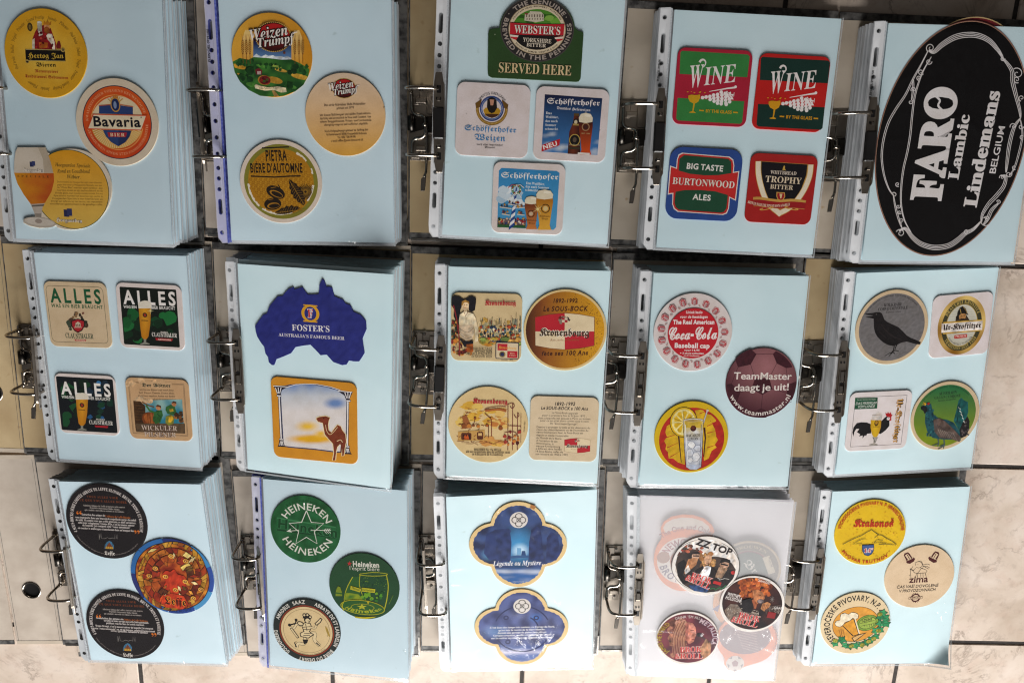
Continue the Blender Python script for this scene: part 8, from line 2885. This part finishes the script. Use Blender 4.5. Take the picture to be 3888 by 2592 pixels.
def art_mountain():
    a = Art('mountain', 'e0b81c')
    a.blobs(200, 420, 320, 850, 720, 2, 4.5, ['d8a414', 'e6c22c', 'd09a10', 'cc8a18'], 5, True)
    r = 'b83018'
    c = (632, 516)
    a.c('VÝCHODOČESKÉ PIVOVARY N. P. HRADEC KRÁLOVÉ', *c, 202, -82, 86, 22, r, 'sb')
    a.c('PIVOVAR TRUTNOV', *c, 224, 232, 140, 20, r, 'sb', True)
    a.t('Krakonoš', 512, 474, 790, 476, 62, r, 'f', o=r, off=.02)
    k = '2a3a28'
    a.l([(438, 597), (470, 580), (520, 555), (570, 535), (610, 510), (628, 502), (640, 494), (655, 506), (690, 530), (712, 533), (745, 555), (780, 572), (815, 598), (790, 600), (740, 595), (690, 597)], 4, k)
    a.l([(575, 593), (540, 592), (508, 597), (540, 575), (575, 560), (600, 556)], 3.4, k)
    a.l([(655, 585), (680, 565), (720, 570)], 3, k)
    a.l([(690, 530), (660, 552)], 3, k)
    a.l([(655, 588), (700, 582), (745, 590)], 3, k)
    a.p([(573, 602), (658, 598), (656, 640), (644, 665), (616, 680), (590, 672), (574, 645)], '2a3a50')
    a.p([(577, 606), (654, 602), (652, 638), (641, 661), (616, 675), (593, 668), (578, 643)], '3f5a94')
    a.t('14°', 584, 655, 652, 652, 38, 'b82a3a', 'f', o='e8e0d8', off=.06)
    a.done('round bright yellow coaster with a line drawn mountain and red lettering')
def art_acorn():
    a = Art('acorn', 'dcc2a2')
    k = '4a1c1c'
    def acorn(x, y, m):
        a.p([(x - 22 * m, y + 18), (x - 14 * m, y + 38), (x + 8 * m, y + 42), (x + 38 * m, y + 24), (x + 44 * m, y + 6), (x + 30 * m, y - 4), (x + 2 * m, y + 16)], k)
        a.p([(x - 34 * m, y - 16), (x - 30 * m, y - 30), (x - 6 * m, y - 38), (x + 8 * m, y - 26), (x + 26 * m, y + 4), (x - 6 * m, y + 26), (x - 20 * m, y + 14)], k)
        a.p([(x - 26 * m, y - 16), (x - 8 * m, y - 28), (x + 16 * m, y + 4), (x - 4 * m, y + 16)], 'dcc2a2')
        a.l([(x - 12 * m, y - 22), (x + 6 * m, y + 10)], 5, k)
        a.l([(x - 20 * m, y + 24), (x + 30 * m, y + 2)], 3, 'dcc2a2')
    acorn(902, 692, 1)
    acorn(1080, 685, -1)
    ink = '2c2420'
    for P in (((960, 720), (985, 715), (998, 735), (1000, 765), (980, 760)), ((950, 745), (946, 728), (966, 718), (990, 726), (994, 750), (972, 762), (954, 758)), ((950, 765), (930, 785), (960, 800), (985, 770)), ((985, 765), (1020, 775), (1022, 795), (960, 800)), ((998, 742), (1030, 735), (1048, 742)), ((998, 752), (1030, 752), (1046, 762)), ((1000, 748), (1040, 770)), ((955, 800), (948, 832)), ((965, 800), (960, 832)), ((1000, 798), (1002, 830)), ((1015, 796), (1025, 832)), ((985, 800), (985, 830)), ((912, 765), (916, 832)), ((908, 768), (930, 782)), ((920, 772), (938, 780)), ((912, 810), (905, 818)), ((930, 752), (918, 770))):
        a.l(P, 3, ink, sub=2)
    a.d(965, 740, 2.4, ink, 6)
    a.t('zima', 902, 866, 1034, 860, 46, k, 's', o=k, off=.02)
    a.t('ČAS VAŠÍ DOVOLENÉ', 816, 906, 1106, 892, 20, ink, 's', o=ink, off=.012, slant=.12)
    a.t('V PROVOZOVNÁCH', 830, 934, 1086, 922, 20, ink, 's', o=ink, off=.012, slant=.12)
    a.rg(948, 972, 30, 22, k, 30)
    for i in range(16):
        w = 2 * pi * i / 16
        a.l([(948 + 28 * cos(w), 972 + 28 * sin(w)), (948 + 34 * cos(w), 972 + 34 * sin(w))], 5, k)
    a.p([(903, 966), (993, 964), (993, 978), (903, 980)], 'dcc2a2')
    a.fr(902, 963, 994, 981, 2.4, k)
    a.t('KORUNA', 910, 977, 986, 975, 10, k, 'sb')
    a.done('round plain beige coaster with two acorns above a sketched walking figure')
def art_hops():
    a = Art('hops', 'dfc8a2')
    a.paint = 0.25
    k = '26241f'
    a.c('SEVEROČESKÉ PIVOVARY, N.P.', 528, 1148, 166, -128, 58, 38, k, 'sb')
    c = (530, 1155)
    a.rg(530, 1155, 152, 0, k, ry0=130, ry1=0)
    a.rg(530, 1155, 149, 0, 'd8963a', ry0=127, ry1=0)
    a.p([(384, 1170), (388, 1140), (600, 1045), (660, 1080), (540, 1270), (430, 1255)], 'dc9c40')
    # barrel end
    a.e(612, 1145, 74, 58, k, -12)
    a.e(612, 1145, 71, 55, '7a9a3c', -12)
    a.e(612, 1145, 58, 44, k, -12)
    a.e(612, 1145, 55, 41, '9ab04c', -12)
    for x in (-38, -22, -6, 10, 26, 40): a.l([(612 + x, 1112 + abs(x) * .3), (612 + x + 4, 1178 - abs(x) * .3)], 2.4, k)
    a.p([(560, 1150), (664, 1128), (668, 1146), (564, 1168)], '9ab04c')
    a.l([(560, 1150), (664, 1128)], 2.4, k)
    a.l([(564, 1168), (668, 1146)], 2.4, k)
    a.t('LOUNY', 580, 1138, 648, 1124, 18, k, 'sb')
    # glass with foam
    a.p([(430, 1160), (518, 1110), (555, 1225), (510, 1240)], k)
    a.p([(438, 1160), (514, 1118), (548, 1222), (514, 1234)], 'dc9a34')
    fo = [(392, 1165), (386, 1148), (398, 1132), (422, 1128), (424, 1108), (428, 1086), (456, 1078), (480, 1088), (500, 1074), (530, 1076), (548, 1090), (545, 1112), (525, 1118), (510, 1110), (490, 1128), (470, 1134), (455, 1140), (440, 1160), (420, 1174)]
    a.l(fo, 5, k, closed=True, sub=2)
    a.p(fo, 'ebdcc0')
    a.l([(524, 1112), (556, 1222)], 7, 'ebdcc0')
    a.p([(500, 1250), (555, 1225), (608, 1212), (560, 1250), (520, 1280)], k)
    a.p([(508, 1250), (556, 1230), (592, 1220), (556, 1246), (522, 1272)], 'dcb070')
    for x, y, h in ((425, 1190, 55), (440, 1195, 50), (412, 1195, 45)):
        a.l([(x, y), (x + 12, y + h)], 3, k)
        for j in range(4): a.e(x + 3 + j * 2, y + j * 9, 6, 3.4, 'b87a30', 60, 8)
    # wreath of hop leaves
    R = random.Random(3)
    for (x, y) in ((385, 1290), (432, 1265), (455, 1302), (490, 1310), (530, 1305), (570, 1298), (610, 1282), (640, 1262), (672, 1240), (668, 1200), (700, 1195), (705, 1150), (742, 1150), (735, 1110), (700, 1105), (720, 1075)):
        r = R.uniform(24, 34)
        w0 = R.uniform(0, 6)
        P = []
        for i in range(10):
            q = r * (1.15 if i % 2 == 0 else .62)
            P.append((x + q * cos(w0 + i * pi / 5), y + q * .85 * sin(w0 + i * pi / 5)))
        a.l(P, 5, k, closed=True)
        a.p(P, R.choice(['2c8a58', '3a9a62', '277a4c']))
        a.l([(x, y), P[0]], 2.4, k)
        a.l([(x, y), P[4]], 2.4, k)
    for (x, y) in ((386, 1270), (500, 1308), (575, 1300), (655, 1255), (690, 1200), (698, 1085), (620, 1275)):
        a.e(x, y, 17, 14, '8a8a30')
        for i in range(7): a.d(x + R.uniform(-11, 11), y + R.uniform(-9, 9), 4.5, R.choice(['a8a03c', '74782a', 'b8a848']), 8)
    a.done('round cream coaster with beer glass and barrel framed by green hop leaves')

for fn in (art_king, art_shield, art_glass, art_fields, art_fieldtext, art_chestnut, art_inn, art_white, art_neu, art_pole,
           lambda: art_wine('winelight', 'ad2138', '37803f', 0, 0, 'd0a01c', 'square wine coaster of bright green panels with a crimson border'),
           lambda: art_wine('winedark', 'bf1f1c', '15332c', 478, 36, 'd89a1c', 'square wine coaster of dark green panels with a scarlet border'),
           art_ales, art_trophy, art_oval, art_alles, art_allesb, art_allesc, art_cooper, art_land, art_camel, art_girl, art_sousbock, art_brasserie, art_soustext,
           art_cap, art_football, art_lemon, art_raven, art_soldier, art_rooster, art_grouse, art_blacktext, art_blacktextb, art_mosaic, art_star, art_tumblers, art_jester,
           art_quatre, art_quatreb, art_trio, art_singer, art_longhair, art_brown, art_greenback, art_orangeback, art_orangelow, art_mountain, art_acorn, art_hops):
    fn()
# maker's code printed up the punched strip of some pockets
for k, v0, v1 in (('12', 70, 108), ('14', 62, 88), ('15', 58, 92), ('35', 60, 96)):
    pk, top, inv = TOPS[k]
    lay, w_ = layout('PLEIN CIEL 09291/00', 's', .03)
    V, F = [], []
    for x, gv, gf, a_ in lay:
        b0 = len(V)
        V += [tuple(inv @ top.P(-120.2 - y * 2.6 + 2.2, v0 + (x + gx) / w_ * (v1 - v0), .00175)) for gx, y in gv]
        F += [tuple(b0 + i for i in f) for f in gf]
    me = bpy.data.meshes.new('printed_code')
    me.from_pydata(V, [], F)
    me.materials.append(BLACKP)
    link('printed_code', me).parent = pk

bpy.data.objects.remove(_to)
bpy.data.scenes.remove(_ts)
